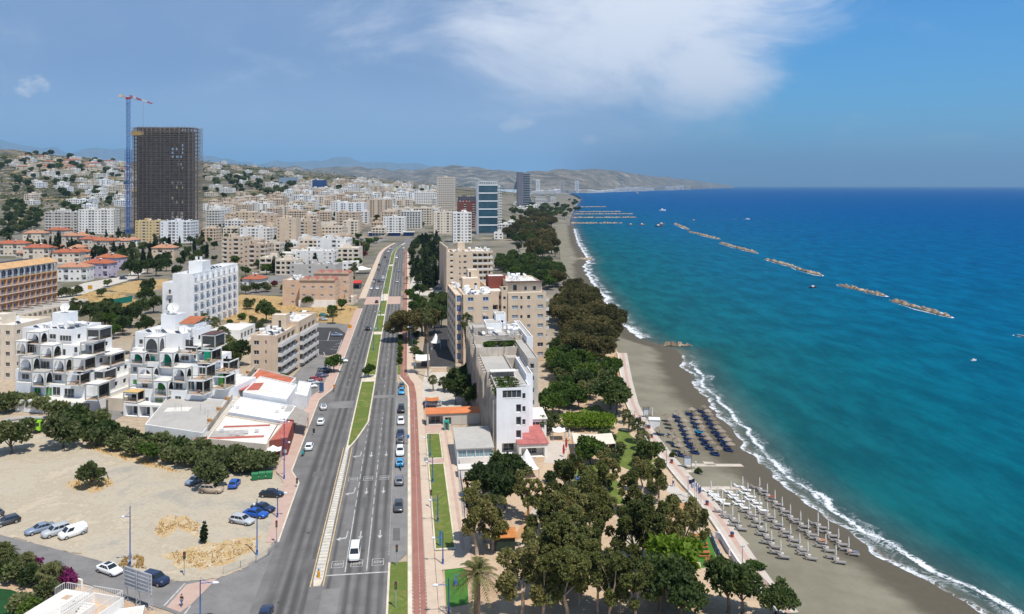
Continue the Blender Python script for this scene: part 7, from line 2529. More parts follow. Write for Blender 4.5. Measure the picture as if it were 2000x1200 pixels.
rb.add([(-.5,-.85,1.436),(.5,-.85,1.436),(.5,.05,1.436),(-.5,.05,1.436)],[(0,1,2,3)])
rb.build('glass_roof',M_GLASS,c_)
car(303,1139,'suv','dark blue',-112,'dark navy estate car behind the billboard on the side street','cars on the side street')
car(518,1207,'sedan','dark blue',AW,'dark car roof just entering at the lower edge of the avenue','cars on the avenue')
car(693,1087,'minivan','white',US,'white minivan waiting at the stop line of the avenue','cars on the avenue','minivan',z=0.022)
ROW=[(780,995,'hatchback','dark grey',US,'dark grey hatchback facing out, last of the kerb row'),(780.5,944,'hatchback','grey',AW,'grey hatchback with bright rear window in the kerb row'),(781.5,908,'hatchback','sky blue',AW,'pale blue car behind the blue scooter in the kerb row'),(781.5,887,'suv','white',US,'white suv facing out between dark and pale blue cars'),(781,865,'hatchback','dark grey',AW,'dark grey car close before the white suv in the kerb row'),(780,852,'sedan','dark blue',US,'dark navy sedan beside a blue parking sign in the kerb row'),(782,827,'hatchback','white',US,'white hatchback parked alone behind the black car'),(782,804,'suv','black',US,'black suv parked alone beside the cycle lane'),(784.5,769,'hatchback','sky blue',US,'sky blue hatchback close before a dark car'),(783.5,757,'hatchback','dark grey',AW,'dark car at the far end of the kerb row')]
for px,py,k,c,a,lb in ROW:
 car(px,py,k,c,a,lb,'cars parked along the cycle lane',uv=(-1.55,toUV(*G(px,py)[:2])[1]),z=0.014)
car(627,828,'hatchback','white',AW,'white hatchback stopped in the lay-by beside the low shops','cars in the lay-by')
car(604,877,'hatchback','white',AW,'white hatchback with a teal scooter behind it in the lay-by','cars in the lay-by')
car(631,799,'hatchback','silver',AW+12,'silver car parked behind the pink flowers on the pavement','cars in the lay-by')
car(634,727,'suv','grey',-60,'grey suv, farthest of the diagonal row in the forecourt','cars in the forecourt')
car(629,737,'hatchback','violet grey',-60,'violet grey car in the forecourt row beside the beige block','cars in the forecourt')
car(617,745,'hatchback','red',-65,'dark red car in the forecourt row','cars in the forecourt')
car(611,751,'hatchback','silver',-65,'silver hatchback squeezed between red and white cars in the forecourt','cars in the forecourt')
car(606,758,'hatchback','white',-70,'white hatchback nearest the red roofed shops in the forecourt','cars in the forecourt')
car(668,708,'hatchback','white',-80,'white car half hidden by the small kerb tree','cars in the forecourt')
car(658,657,'sedan','blue grey',-90,'blue grey sedan alone in the dark asphalt car park','cars in the forecourt')
car(846,793,'wagon','silver',95,'silver car parked under the orange sunshade','cars in the seaward yard')
car(840,790,'hatchback','dark grey',95,'dark car parked beneath the orange sunshade beside the palms','cars in the seaward yard')
AVE=[(703,645,'suv','black',AW,'black suv driving away before the dark car park',-16.2),(728,592,'hatchback','black',AW,'black hatchback driving away over the pink crossing',-15.4),(723,566,'hatchback','white',AW,'white car driving away beside a parked white car',-17.0),(712,566,'hatchback','white',AW,'white car parked at the kerb beside another white car',-20.5),(717,553,'hatchback','silver',AW,'silver car at the kerb near the red canopy',-20.5),(718.6,549,'hatchback','dark grey',AW,'dark grey car at the kerb near the red canopy',-20.6),(729,551,'van','dark grey',AW,'dark grey van driving away, left of a small white lorry',-17.4),(739,551,'hatchback','blue grey',AW,'blue grey car driving behind the small white lorry',-15.2),(740.5,545,'minivan','white',AW,'small white lorry driving away along the median',-15.3),(724,528,'hatchback','grey',AW,'grey car at the kerb by the white tents',-20.4),(728,519,'hatchback','black',AW,'black car at the kerb by the white tents',-20.8),(749,512,'hatchback','dark grey',AW,'dark grey car driving away, halfway up the avenue',-15.0),(741,504,'hatchback','black',AW,'black car driving away near the far bend',-18.0),(751,493,'hatchback','white',AW,'white car driving away near the far bend',-17.0),(755,488,'hatchback','silver',AW,'silver car driving away at the far bend',-15.4),(751,487,'hatchback','white',AW,'white car farthest on the left carriageway',-18.4),(783.5,486,'hatchback','white',US,'white car, farthest of those driving toward us',-5.6),(769,505,'minivan','white',US,'white van driving toward us along the median',-8.6),(777,531,'hatchback','blue grey',US,'blue grey car driving toward us beside the conifers',-5.6),(775,552,'hatchback','silver',US,'silver car driving toward us before the pink crossing',-6.2)]
for px,py,k,c,a,lb,u in AVE:
 v=toUV(*G(px,py)[:2])[1]
 car(px,py,k,c,a,lb,'traffic on the avenue',uv=(u+bend(v),v),z=0.03)
for px,py,k,c,a,lb in((221,543,'sedan','black',-80,'black car parked by the hedge near the violet villa'),(241,546,'suv','dark blue',-80,'navy car parked by the round bush in the inland street'),(632,618,'hatchback','teal',-85,'teal hatchback beside the bushy palm'),(632,626,'hatchback','silver',-85,'silver hatchback beside the bushy palm'),(241,692,'sedan','black',-60,'black car in the lane between the two arcaded blocks, upper one'),(240,727,'sedan','violet grey',-60,'violet grey car in the lane between the two arcaded blocks, lower one'),(850,556,'suv','white',80,'white car in the yard left of the tan block'),(842,548,'hatchback','silver',80,'silver car in the yard left of the tan block'),(856,566,'hatchback','grey',80,'grey car in the yard left of the tan block')):
 car(px,py,k,c,a,lb,'cars parked in side yards',z=0.02)
PCOL=['white','silver','dark grey','blue','white','red','silver','black']
k_=0
for r_,py in enumerate((457,462,467)):
 for j in range(8):
  px=652+j*14+rnd.uniform(-2,2)+r_*5
  if px>755:
   continue
  o=car(px,py,'hatchback',PCOL[(k_*3+j)%8],rnd.choice((80,-95)),'',None)
  later(o,PCOL[(k_*3+j)%8]+' car in the market car park','car','cars in the market car park')
  k_+=1
def scooter(p,rz,colour,label):
 root=empty('scooter',label,'scooter',p,rz)
 c=mat('scooter '+str(colour),colour,rough=0.35)
 mb=MB()
 mb.tube([(0,-.75,.55),(0,-.25,.5),(0,.15,.3),(0,.5,.35),(0,.62,.8)],[.12,.17,.13,.11,.07],8)
 mb.build('body',c,root,smooth=True)
 for y in(-.55,.62):
  mb=MB()
  mb.tube([(-.06,y,.27),(.06,y,.27)],.27,14)
  mb.build('wheel',M_TYRE,root)
 mb=MB()
 mb.tube([(-.32,.56,1.02),(0,.6,.98),(.32,.56,1.02)],.03,6)
 mb.build('handlebar',M_TYRE,root)
 mb=MB()
 mb.box(-.24,.24,-.95,-.5,.72,1.2)
 mb.build('delivery_box',c,root)
 mb=MB()
 mb.box(-.15,.15,-.48,.1,.62,.76)
 mb.build('seat',M_TYRE,root)
scooter(G(592,890,0.02),TH,(0.01,0.34,0.36),'teal delivery scooter behind a white hatchback in the lay-by')
scooter(UV(-1.3,toUV(*G(782,918)[:2])[1],0.014),US/57.3,(0.02,0.30,0.5),'black scooter with bright blue cover behind the pale blue car')
scooter(UV(-8.2,toUV(*G(770,517)[:2])[1],0.03),US/57.3,(0.05,0.05,0.06),'dark motor scooter riding toward us far up the avenue')
def lorry():
 root=empty('crane_lorry','lime green lorry with grey folded boom between the trees','lorry',T(44,846),radians(-80))
 lim=mat('lime paint',(0.28,0.62,0.02),rough=0.4)
 gr=mat('boom grey',(0.38,0.36,0.34),rough=0.6,streak=0.3)
 mb=MB()
 mb.box(-1.2,1.2,2.6,4.4,.7,3.0)
 cab=mb.build('cab',lim,root)
 for a in((-1.0,1.0,4.405,4.42,1.75,2.7),(-1.22,-1.205,2.9,4.1,1.75,2.6),(1.205,1.22,2.9,4.1,1.75,2.6)):
  mb=MB()
  mb.box(*a)
  mb.build('window',M_GLASS,cab)
 mb=MB()
 mb.box(-1.2,1.2,-5.2,2.5,.8,1.25)
 mb.build('chassis',gr,root)
 mb=MB()
 mb.tube([(0,-4.0,3.3),(0,1.0,3.7),(0,4.6,3.4)],.42,8)
 mb.tube([(0.5,-4.5,2.6),(0.5,1.0,3.0)],.28,8)
 mb.tube([(0,-2.8,1.2),(0,-2.8,3.4)],.5,8)
 mb.build('boom',gr,root)
 for x in(-1.05,1.05):
  for y in(-4,-2.8,3.4):
   mb=MB()
   mb.tube([(x-.18,y,.5),(x+.18,y,.5)],.5,14)
   mb.build('wheel',M_TYRE,root)
lorry()
M_BLUE=mat('blue paint',(0.045,0.13,0.36),rough=0.45,var=0.15,scale=1.0)
M_STEEL=mat('galvanised steel',(0.42,0.43,0.45),rough=0.5,metal=0.3,var=0.15)
M_DKM=mat('dark metal',(0.05,0.05,0.055),rough=0.5,var=0.1)
LM={}
def lamp_mesh(h,arm,drop):
 k=(h,arm,drop)
 if k not in LM:
  a,b,c=MB(),MB(),MB()
  a.tube([(0,0,-0.1),(0,0,h*.35),(0,0,h)],[.13,.10,.065],8)
  a.cyl(0,0,0,.9,.17,8)
  z=h-drop
  b.tube([(0,0,z),(arm*.5,0,z+.05),(arm,0,z+.02)],.05,6)
  b.tube([(0,0,z+.8),(arm*.6,0,z+.08)],.025,5)
  c.tube([(arm*.8,0,z-.02),(arm*.9,0,z),(arm*1.1,0,z),(arm*1.25,0,z-.03)],[.07,.2,.2,.06],8)
  LM[k]=(a.mesh('post',M_BLUE,True),b.mesh('arm',M_BLUE),c.mesh('lamp_head',mat('lamp white',(0.72,0.74,0.76),rough=0.3,var=0)))
 return LM[k]
def lamp(px,py,h,arm,rz,label,drop=1.0,z=0.0,sc=1.0,side2=False):
 root=empty('street_lamp',label,'street lamp',G(px,py,z),rz,'blue street lamps')
 p,a,l=lamp_mesh(h,arm,drop)
 obj('post',p,root)
 for s in((0,pi)if side2 else(0,)):
  aa=obj('arm',a,root,(0,0,0),s)
  obj('lamp_head',l,aa)
lamp(254,1108,9.6,1.1,pi,'blue street lamp standing alone at the lower edge of the bare lot',1.7)
lamp(502,1085,9.2,0.9,pi*.75,'blue street lamp beside the silver estate car on the lot corner',1.2)
lamp(542,1012,5.4,1.5,-.15,'short blue street lamp with long arm before the navy sedans',.8)
lamp(391,1218,6.0,2.0,0.1,'blue street lamp at the lower picture edge beside the pink crossing',.5)
lamp(555,937,8.6,1.0,0,'blue street lamp beside the green bins')
lamp(555,892,8.6,1.0,0.2,'blue street lamp before the red corner roof of the shops')
lamp(855,1021,5.0,1.4,pi,'blue street lamp on the near grass strip, middle one')
lamp(865,1103,5.2,1.5,pi,'blue street lamp at the near end of the long grass strip')
lamp(876,1205,5.4,1.8,pi,'blue street lamp beside the artificial lawn')
lamp(845,943,5.2,1.2,pi,'blue street lamp at the far end of the long grass strip')
lamp(840,893,5.2,1.3,pi,'blue street lamp on the short grass strip')
lamp(805,685,9.5,1.4,pi,'blue street lamp under the big roadside tree')
ORDW=['nearest','second nearest','third nearest','fourth nearest','fifth nearest','sixth nearest','seventh nearest','farthest']
for i,v in enumerate((293,332,372,412,455,500,550,610)):
 p=UV(-12.1,v,0.14)
 root=empty('street_lamp',f'blue twin street lamp on the grassy median, {ORDW[i]} one','street lamp',p,TH,'blue street lamps')
 ps,a,l=lamp_mesh(8.5,0.9,0.4)
 obj('post',ps,root)
 for s in(0,pi):
  aa=obj('arm',a,root,(0,0,0),s)
  obj('lamp_head',l,aa)
ORDR=['nearest','second nearest','third nearest','fourth nearest','farthest']
for i,(px,py)in enumerate(((1450,1118),(1344,972),(1302,915),(1262,852),(1240,836))):
 root=empty('promenade_lamp',f'slim grey lamp post on the promenade, {ORDR[i]} one','street lamp',G(px,py,0.1),0,'grey promenade lamps')
 a,b=MB(),MB()
 a.tube([(0,0,0),(0,0,4.0)],[.09,.06],8)
 b.tube([(-.35,0,4.0),(.35,0,4.05)],.11,8)
 a.build('post',M_STEEL,root)
 b.build('lamp_head',M_STEEL,root)
def traffic_light(px,py,h,label,rz=0.0,z=0.1):
 root=empty('traffic_light',label,'traffic light',G(px,py,z),rz,'traffic lights at the junction')
 a=MB()
 a.tube([(0,0,0),(0,0,h)],.07,8)
 a.build('pole',M_STEEL,root)
 b=MB()
 b.box(-.17,.17,-.12,.12,h-.1,h+.95)
 hd=b.build('signal_head',M_DKM,root)
 for i,c in enumerate(((.3,.02,.01),(.32,.18,.01),(.01,.2,.06))):
  m_=MB()
  m_.tube([(0,-.125,h+.75-i*.3),(0,-.15,h+.75-i*.3)],.1,10)
  m_.build('lens',mat('signal lens %d'%i,c,rough=.3,var=0),hd)
traffic_light(540,1061,2.8,'traffic light on the pavement corner beside the railing',0.3)
traffic_light(775,1106,2.4,'traffic light on the grass at the stop line',0)
traffic_light(773,1188,2.8,'traffic light with back plate on the near grass strip',0)
traffic_light(580,952,0.9,'short traffic signal at the kerb of the bare lot',0.0)
traffic_light(360,1123,2.6,'small signal post where the side street meets the pavement',0)
traffic_light(842,992,2.4,'signal post on the grass beside the cycle lane',0)
def railing(name,label,pts,h=1.0,gap=1.6,material=None,bars=0.16,cat='railing',z=0.12):
 mb=MB()
 P=[Vector(G(x,y,z))for x,y in pts]
 for a,b in zip(P,P[1:]):
  L=(b-a).length
  up=Vector((0,0,1))
  for hh in(h,0.18):
   mb.tube([a+up*hh,b+up*hh],.03,5)
  n=max(1,int(L/gap))
  for i in range(n+1):
   q=a.lerp(b,i/n)
   mb.tube([q,q+up*h],.035,5)
  n=int(L/bars)
  for i in range(n):
   q=a.lerp(b,(i+.5)/n)
   mb.tube([q+up*.18,q+up*h],.014,4,cap=False)
 o=mb.build(name,material or M_STEEL)
 return tag(o,label,cat)
railing('railing','grey pedestrian railing curving round the pavement corner',[(436,1120),(470,1108),(500,1098),(525,1083),(541,1064)])
railing('railing','dark blue fence between the path and the park trees',[(896,905),(900,940),(906,985),(908,1010)],1.5,material=M_BLUE)
railing('railing','brown railing on the beach edge at the lower end',[(1478,1130),(1500,1152),(1520,1175)],1.0,material=M_DKM)
def billboard():
 A,B=Vector(G(243,1176)),Vector(G(292,1194))
 d=(B-A)
 L=d.length
 root=empty('billboard','back of a slatted grey billboard on three steel legs','billboard',A,atan2(d.y,d.x))
 for x in(0.05,L*.5,L-.05):
  mb=MB()
  mb.tube([(x-.1,0,0),(x-.1,0,5.0)],.06,6)
  mb.tube([(x+.1,0.5,0),(x+.1,0.12,4.2)],.05,6)
  for k in range(6):
   mb.tube([(x-.1,0,.6*k),(x+.1,0.45-.06*k,.6*k+.3)],.03,4)
  mb.build('leg',M_STEEL,root)
 mb=MB()
 mb.box(-.2,L+.2,.16,.24,2.2,5.1)
 mb.build('panel',mat('panel back',(0.44,0.46,0.48),rough=.6,streak=.4),root)
 for k in range(6):
  mb=MB()
  mb.box(-.2,L+.2,.08,.155,2.25+k*.54,2.37+k*.54)
  mb.build('cross_rail',M_STEEL,root)
billboard()
def bin_(px,py,label,rz=0.2):
 root=empty('waste_container',label,'bin',G(px,py),rz,'green waste containers')
 g=mat('bin green',(0.02,0.16,0.06),rough=.5)
 a,b=MB(),MB()
 a.prism([(-.6,-.45),(.6,-.45),(.6,.45),(-.6,.45)],.2,1.15)
 b.tube([(-.66,0,1.15),(.66,0,1.15)],.48,12)
 a.build('body',g,root)
 b.build('lid',g,root)
 for x in(-.5,.5):
  for y in(-.35,.35):
   w=MB()
   w.tube([(x-.05,y,.1),(x+.05,y,.1)],.1,8)
   w.build('wheel',M_TYRE,root)
bin_(498,938,'green wheeled container, left of three beside the hedge end')
bin_(512,936,'green wheeled container, middle of three beside the hedge end')
bin_(526,935,'green wheeled container, right of three beside the hedge end')
def sign(px,py,h,w,hh,colour,label,rz=0.0,z=.1):
 root=empty('road_sign',label,'sign',G(px,py,z),rz)
 a,b=MB(),MB()
 a.tube([(0,0,0),(0,0,h)],.04,6)
 b.box(-w/2,w/2,-.06,-.03,h-hh,h)
 a.build('pole',M_STEEL,root)
 b.build('plate',mat('sign '+str(colour),colour,rough=.5),root)
for px,py,h,w,hh,c,lb in((628,768,3.0,1.3,2.6,(.03,.09,.2),'dark blue upright sign board at the pavement edge of the forecourt'),(683,645,2.2,1.6,1.4,(.6,.25,.02),'orange board beside the dark car park exit'),(557,900,2.4,.7,.7,(.5,.5,.52),'small grey sign on the pavement by the shops'),(613,850,1.6,.5,1.1,(.03,.03,.035),'small black box post at the lay-by kerb'),(653,764,1.9,.6,1.0,(.5,.2,.02),'orange board leaning on the pavement edge'),(632,812,3.2,.9,1.0,(.4,.45,.5),'grey double sign before the silver car and pink flowers'),(797,868,2.2,.6,.8,(.03,.2,.5),'blue parking sign beside the navy sedan'),(860,1067,2.6,.35,2.5,(.04,.16,.4),'tall blue panel on the path by the grass strip'),(832,912,2.0,.9,.8,(.35,.38,.42),'grey board at the head of the grass strip'),(808,722,2.2,1.5,1.0,(.2,.26,.28),'grey bus stop board beside the hedge strip'),(690,512,4.0,1.6,1.6,(.03,.1,.35),'blue shop board beside the far white flats'),(843,690,2.0,.8,.8,(.3,.36,.42),'blue grey sign on the cycle lane pavement'),(176,566,2.5,2.6,2.2,(.5,.26,.02),'ochre hoarding in the dry field by the inland street')):
 sign(px,py,h,w,hh,c,lb)
lk=empty('lookout_post','yellow bollard on the tip of the hatched median','bollard',UV(-13.4,124.6,.1),TH)
a=MB();a.tube([(0,0,0),(0,0,.9),(0,0,1.1)],[.22,.22,.1],10);a.build('shell',mat('bollard yellow',(.62,.30,.02),rough=.4),lk)
a=MB();a.tube([(0,0,1.1),(0,0,1.3)],.12,8);a.build('cap',M_BLUE,lk)
M_LGREY=mat('grey lounger',(0.27,0.245,0.225),rough=.7,var=.1)
M_LWHT=mat('white lounger',(0.72,0.71,0.69),rough=.6,var=.05)
M_CUSH=mat('pale cushion',(0.62,0.58,0.54),rough=.8,var=.08)
M_LBLUE=mat('blue lounger',(0.012,0.035,0.125),rough=.7,var=.12)
M_LAQUA=mat('aqua lounger',(0.01,0.30,0.52),rough=.7,var=.08)
M_FOLD=mat('folded canvas',(0.68,0.65,0.60),rough=.85,var=.08)
M_THATCH=leaf_material('thatch',[(0.3,(0.20,0.155,0.12)),(0.5,(0.33,0.27,0.21)),(0.7,(0.46,0.39,0.32))],1.5)
LME={}
def lounger_mesh(fm,cm):
 if(fm,cm)in LME:
  return LME[fm,cm]
 a,b,c=MB(),MB(),MB()
 a.box(-.95,.95,-.33,-.27,.26,.33)
 a.box(-.95,.95,.27,.33,.26,.33)
 for x in(-.8,.75):
  for y in(-.3,.3):
   a.box(x-.04,x+.04,y-.035,y+.035,0,.26)
  a.box(x-.03,x+.03,-.27,.27,.26,.31)
 b.box(-.38,.96,-.31,.31,.335,.42)
 c.add([(-.36,-.31,.42),(-.36,.31,.42),(-.98,.31,.86),(-.98,-.31,.86),(-.40,-.31,.34),(-.40,.31,.34),(-1.03,.31,.79),(-1.03,-.31,.79)],[(0,1,2,3),(7,6,5,4),(0,3,7,4),(2,1,5,6),(3,2,6,7),(1,0,4,5)])
 LME[fm,cm]=(a.mesh('frame',fm),b.mesh('mattress',cm),c.mesh('backrest',cm))
 return LME[fm,cm]
def lounger(p,rz,fm,cm,label,group):
 root=empty('sun_lounger',label,'sun lounger',p,rz,group)
 for nm,me in zip(('frame','mattress','backrest'),lounger_mesh(fm,cm)):
  obj(nm,me,root)
_a,_b,_c=MB(),MB(),MB()
_a.cyl(0,0,0,.1,.35,10)
_b.tube([(0,0,.1),(0,0,2.75)],.035,6)
_c.tube([(0,0,1.05),(0,0,1.3),(0,0,1.9),(0,0,2.55),(0,0,2.7)],[.10,.15,.12,.08,.02],8)
UMB=(_a.mesh('base',M_CONC),_b.mesh('pole',M_LWHT),_c.mesh('folded_canopy',M_FOLD,True))
def beach_at(px,py):
 return T(px,py)
RZB=radians(-12)
def word_row(i):
 return['first','second','third','fourth','fifth','sixth','seventh','eighth','ninth','tenth','eleventh','twelfth'][i]
COLS_W=[('white',[[(1388,966),(1401,976),(1410,984)],[(1427,967),(1438,979),(1448,992)],[(1450,957),(1460,970),(1472,983),(1483,997)]]),('grey',[[(1412,1006),(1430,1018),(1442,1033)],[(1462,1006),(1474,1019),(1483,1035),(1495,1051),(1506,1067),(1524,1087)],[(1498,1010),(1512,1024),(1527,1039),(1543,1055),(1561,1074),(1577,1090)],[(1483,959),(1498,972),(1513,985),(1527,999),(1543,1014),(1563,1028),(1578,1044),(1597,1059),(1612,1075),(1632,1097)],[(1597,1030),(1617,1046),(1637,1063),(1657,1081)]])]
SETS=[]
for colour,cols in COLS_W:
 for ci,col in enumerate(cols):
  for ri,(px,py)in enumerate(col):
   x,y,z=beach_at(px,py)
   c,s=cos(RZB),sin(RZB)
   fm,cm=(M_LWHT,M_LWHT)if colour=='white' else(M_LGREY,M_LGREY)
   where=f'{word_row(ri)} pair down, {word_row(ci)} {colour} row from promenade'
   for k,(nm,dx,dy)in enumerate((('upper',-.55,.75),('lower',.55,-.75))):
    dx+=rnd.uniform(-.12,.12)
    lounger((x+dx*c-dy*s,y+dx*s+dy*c,z),RZB+rnd.uniform(-.08,.08),fm,cm,f'{nm} {colour} lounger of the {where}',f'{colour} sun loungers')
   r_=empty('beach_umbrella',f'folded pale umbrella of the {where}','umbrella',(x+.1,y+.1,z),rnd.uniform(0,3),'folded pale umbrellas')
   for nm,me in zip(('base','pole','folded_canopy'),UMB):
    obj(nm,me,r_)
   tb=MB()
   tb.box(-.25,.25,-.2,.2,.0,.4)
   t_=tb.build('side_table',M_CUSH,None,(x-.1,y-.05,z),RZB)
   t_.location=(x+.45*c,y+.35,z)
   tag(t_,f'small pale table of the {where}','table','small beach tables')
def thatch():
 r=random.Random(3)
 a=MB()
 a.tube([(0,0,0),(0,0,2.15)],.05,7)
 b=MB()
 for i in range(420):
  an=r.uniform(0,2*pi)
  t=r.random()**.6
  R=1.2*t
  p=Vector((cos(an)*R,sin(an)*R,2.42-.52*t+r.uniform(-.03,.03)))
  d=Vector((cos(an),sin(an),-.42-.15*r.random()))*r.uniform(.25,.42)
  s=Vector((-sin(an),cos(an),0))*r.uniform(.07,.14)
  b.add([p-s,p+s,p+d+s*.7,p+d-s*.7],[(0,1,2,3)])
 n=14
 b.add([(0,0,2.42)]+[(cos(2*pi*i/n)*1.2,sin(2*pi*i/n)*1.2,1.88)for i in range(n)],[(0,i+1,(i+1)%n+1)for i in range(n)])
 return a.mesh('pole',M_BARK),b.mesh('canopy',M_THATCH)
THATCH=thatch()
BLUE=[[(1287,860),(1305,893),(1330,932),(1340,965),(1355,998),(1372,1030),(1380,1062),(1395,1098),(1430,1140)],[(1388,840),(1425,875),(1430,910),(1445,942),(1465,980),(1470,1005),(1495,1042),(1515,1075),(1545,1110),(1590,1153)],[(1483,820),(1512,855),(1530,882),(1550,915),(1575,948),(1590,985),(1620,1015),(1640,1050),(1665,1083),(1690,1120)],[(1250,1015),(1280,1088),(1330,1163)]]
for ci,col in enumerate(BLUE):
 for ri,(zx,zy)in enumerate(col):
  px,py=1000+zx/4,600+zy/4+1
  x,y,z=beach_at(px,py)
  where=f'{word_row(ri)} pair down, '+(f'{word_row(ci)} long blue row from promenade' if ci<3 else 'short blue row by the promenade')
  aq=(ci,ri)==(1,4)
  for nm,dy in(('upper',.6),('lower',-.6)):
   lounger((x+rnd.uniform(-.15,.15),y+dy,z),RZB+rnd.uniform(-.1,.1),M_LAQUA if aq else M_LBLUE,M_LAQUA if aq else M_LBLUE,f'{nm} {"aqua" if aq else "navy blue"} lounger of the {where}','blue sun loungers')
  r_=empty('thatch_umbrella',f'thatched parasol over the {where}','parasol',(x+.5,y+.1,z),rnd.uniform(0,3),'thatched parasols')
  obj('pole',THATCH[0],r_)
  obj('canopy',THATCH[1],r_,sc=(.76,.76,.88))
for i,(zx,zy)in enumerate(((1205,893),(1218,920),(1230,950),(1240,1062),(1290,1130))):
 x,y,z=beach_at(1000+zx/4,600+zy/4)
 r_=empty('thatch_umbrella',f'thatched parasol with bare sand below, {word_row(i)} from the top','parasol',(x+.3,y-.3,z),rnd.uniform(0,3),'thatched parasols')
 obj('pole',THATCH[0],r_)
 obj('canopy',THATCH[1],r_,sc=(.76,.76,.88))
def kiosk():
 root=empty('beach_kiosk','white cabin with flat roof beside the thatched parasols','kiosk',beach_at(1268,838),radians(-8))
 a=MB()
 a.box(0,2.6,0,2.2,0,2.2)
 a.build('cabin',M_LWHT,root)
 a=MB()
 a.box(-.12,2.72,-.12,2.32,2.2,2.3)
 a.build('roof',M_LWHT,root)
 a=MB()
 a.box(2.605,2.63,.5,1.3,.05,1.9)
 a.build('door',mat('kiosk door',(.55,.57,.6),var=.05),root)
 r_=empty('bar_parasol','thatched bar parasol with dark counter below beside the white cabin','parasol',beach_at(1288,850),0)
 obj('pole',THATCH[0],r_)
 obj('canopy',THATCH[1],r_,sc=(.76,.76,.88))
 lounger(beach_at(1290,851),RZB,M_LBLUE,M_LBLUE,'blue bench below the bar parasol beside the white cabin','blue sun loungers')
kiosk()
def board(px,py,label,s=1.0):
 root=empty('notice_board',label,'sign',beach_at(px,py),radians(-6),'beach notice boards',s)
 for x in(-.75,.75):
  a=MB()
  a.box(x-.07,x+.07,-.07,.07,0,3.0)
  a.build('post',M_BARK,root)
 a=MB()
 a.box(-.68,.68,-.05,.05,.8,2.75)
 a.build('panel',mat('board face',(.55,.60,.66),rough=.4,var=.1),root)
 a=MB()
 a.box(-1.0,1.0,-.35,.35,3.0,3.1)
 a.build('roof',M_BARK,root)
board(1262,816,'wooden notice board with pale panel near the white cabin',.9)
board(1343,916,'wooden notice board with pale panel beside the boardwalk')
for px,py,h,lb in((1274,812,2.0,'white shower post above the white cabin'),(1359,923,2.3,'white shower post with dark bush below the boardwalk')):
 root=empty('beach_shower',lb,'shower',beach_at(px,py))
 a,b=MB(),MB()
 a.box(-.13,.13,-.13,.13,0,h)
 b.tube([(0,0,h-.1),(0,-.45,h)],.04,6)
 a.build('column',M_LWHT,root)
 b.build('shower_head',M_STEEL,root)
tree('bush',beach_at(1364,925),.45,'small dark bush beside the white shower post','shrub',var=1)
tree('bush',beach_at(1474,1110),.85,'green creeping shrub on the sand below the grey loungers','shrub',var=2,sz=.4)
tree('bush',beach_at(1314,893),.45,'tiny dark potted palm by the boardwalk','shrub',var=1)
def walk(label,pts,w=2.0):
 o=along(pts,-w/2,w/2,0.05,'boardwalk',mat('boardwalk',(.50,.43,.35),var=.15,scale=.8),.1)
 k=len(o.data.vertices)//2
 for v_ in o.data.vertices:
  v_.co.z+=terrain(v_.co.x,v_.co.y)
 tag(o,label,'boardwalk','boardwalks on the sand')
walk('long pale boardwalk from the promenade below the blue loungers',[(1310,912),(1350,906),(1400,901),(1450,896)],1.6)
walk('short pale boardwalk beside the white shower',[(1318,923),(1345,920),(1362,917)],1.4)
walk('pale boardwalk above the white loungers',[(1362,955),(1400,950),(1447,945)],1.6)
walk('stub of boardwalk beside the short blue row',[(1294,894),(1318,890)],1.4)
walk('square of pale boards below the grey loungers',[(1430,1058),(1456,1056)],3.0)
walk('pale boards joining the long boardwalk',[(1382,896),(1390,903)],2.4)
for i,(px,py)in enumerate(((1250,822),(1268,838),(1273,856),(1312,906),(1381,988),(1430,1050))):
 root=empty('litter_bin',f'small red and blue litter bin by the promenade wall, {word_row(i)} from the top','bin',beach_at(px,py),0,'red litter bins')
 a,b=MB(),MB()
 a.cyl(0,0,0,.7,.3,10)
 b.cyl(0,0,.7,.9,.33,10)
 a.build('drum',mat('bin red',(.35,.06,.03),rough=.6),root)
 b.build('rim',mat('bin blue',(.03,.06,.16),rough=.6),root)
FL=[(1357,985,(0.02,0.03,0.10),'tall flagpole with dark navy flag beside the promenade'),(1361,990,(.06,.14,.45),'flagpole with blue and white striped flag beside the promenade'),(1365,994,(.5,.55,.65),'flagpole with drooping pale flag beside the promenade'),(1369,998,(.06,.1,.3),'flagpole with drooping blue flag, nearest of four')]
for i,(px,py,c,lb)in enumerate(FL):
 root=empty('flagpole',lb,'flagpole',beach_at(px,py),0,'flagpoles by the promenade')
 a=MB()
 h=4.6 if i else 4.9
 a.tube([(0,0,0),(0,0,h)],[.06,.035],7)
 a.build('pole',M_STEEL,root)
 b=MB()
 n=8
 L=-1.15 if i<2 else-.5
 for k in range(n+1):
  t=k/n
  yy_=.12*sin(t*7)
  b.v+=[(L*t,yy_,h-.1-.25*t),(L*t*.9,yy_+.05,h-(.85 if i<2 else 1.2)-.3*t)]
 for k in range(n):
  b.f.append((2*k,2*k+1,2*k+3,2*k+2))
  b.m.append(1 if i==1 and k%2 else 0)
 b.build('flag',[mat('flag %d'%i,c,rough=.8,var=.1),M_LWHT],root)
M_WOODO=mat('orange wood',(.36,.13,.035),rough=.6,var=.2,scale=3)
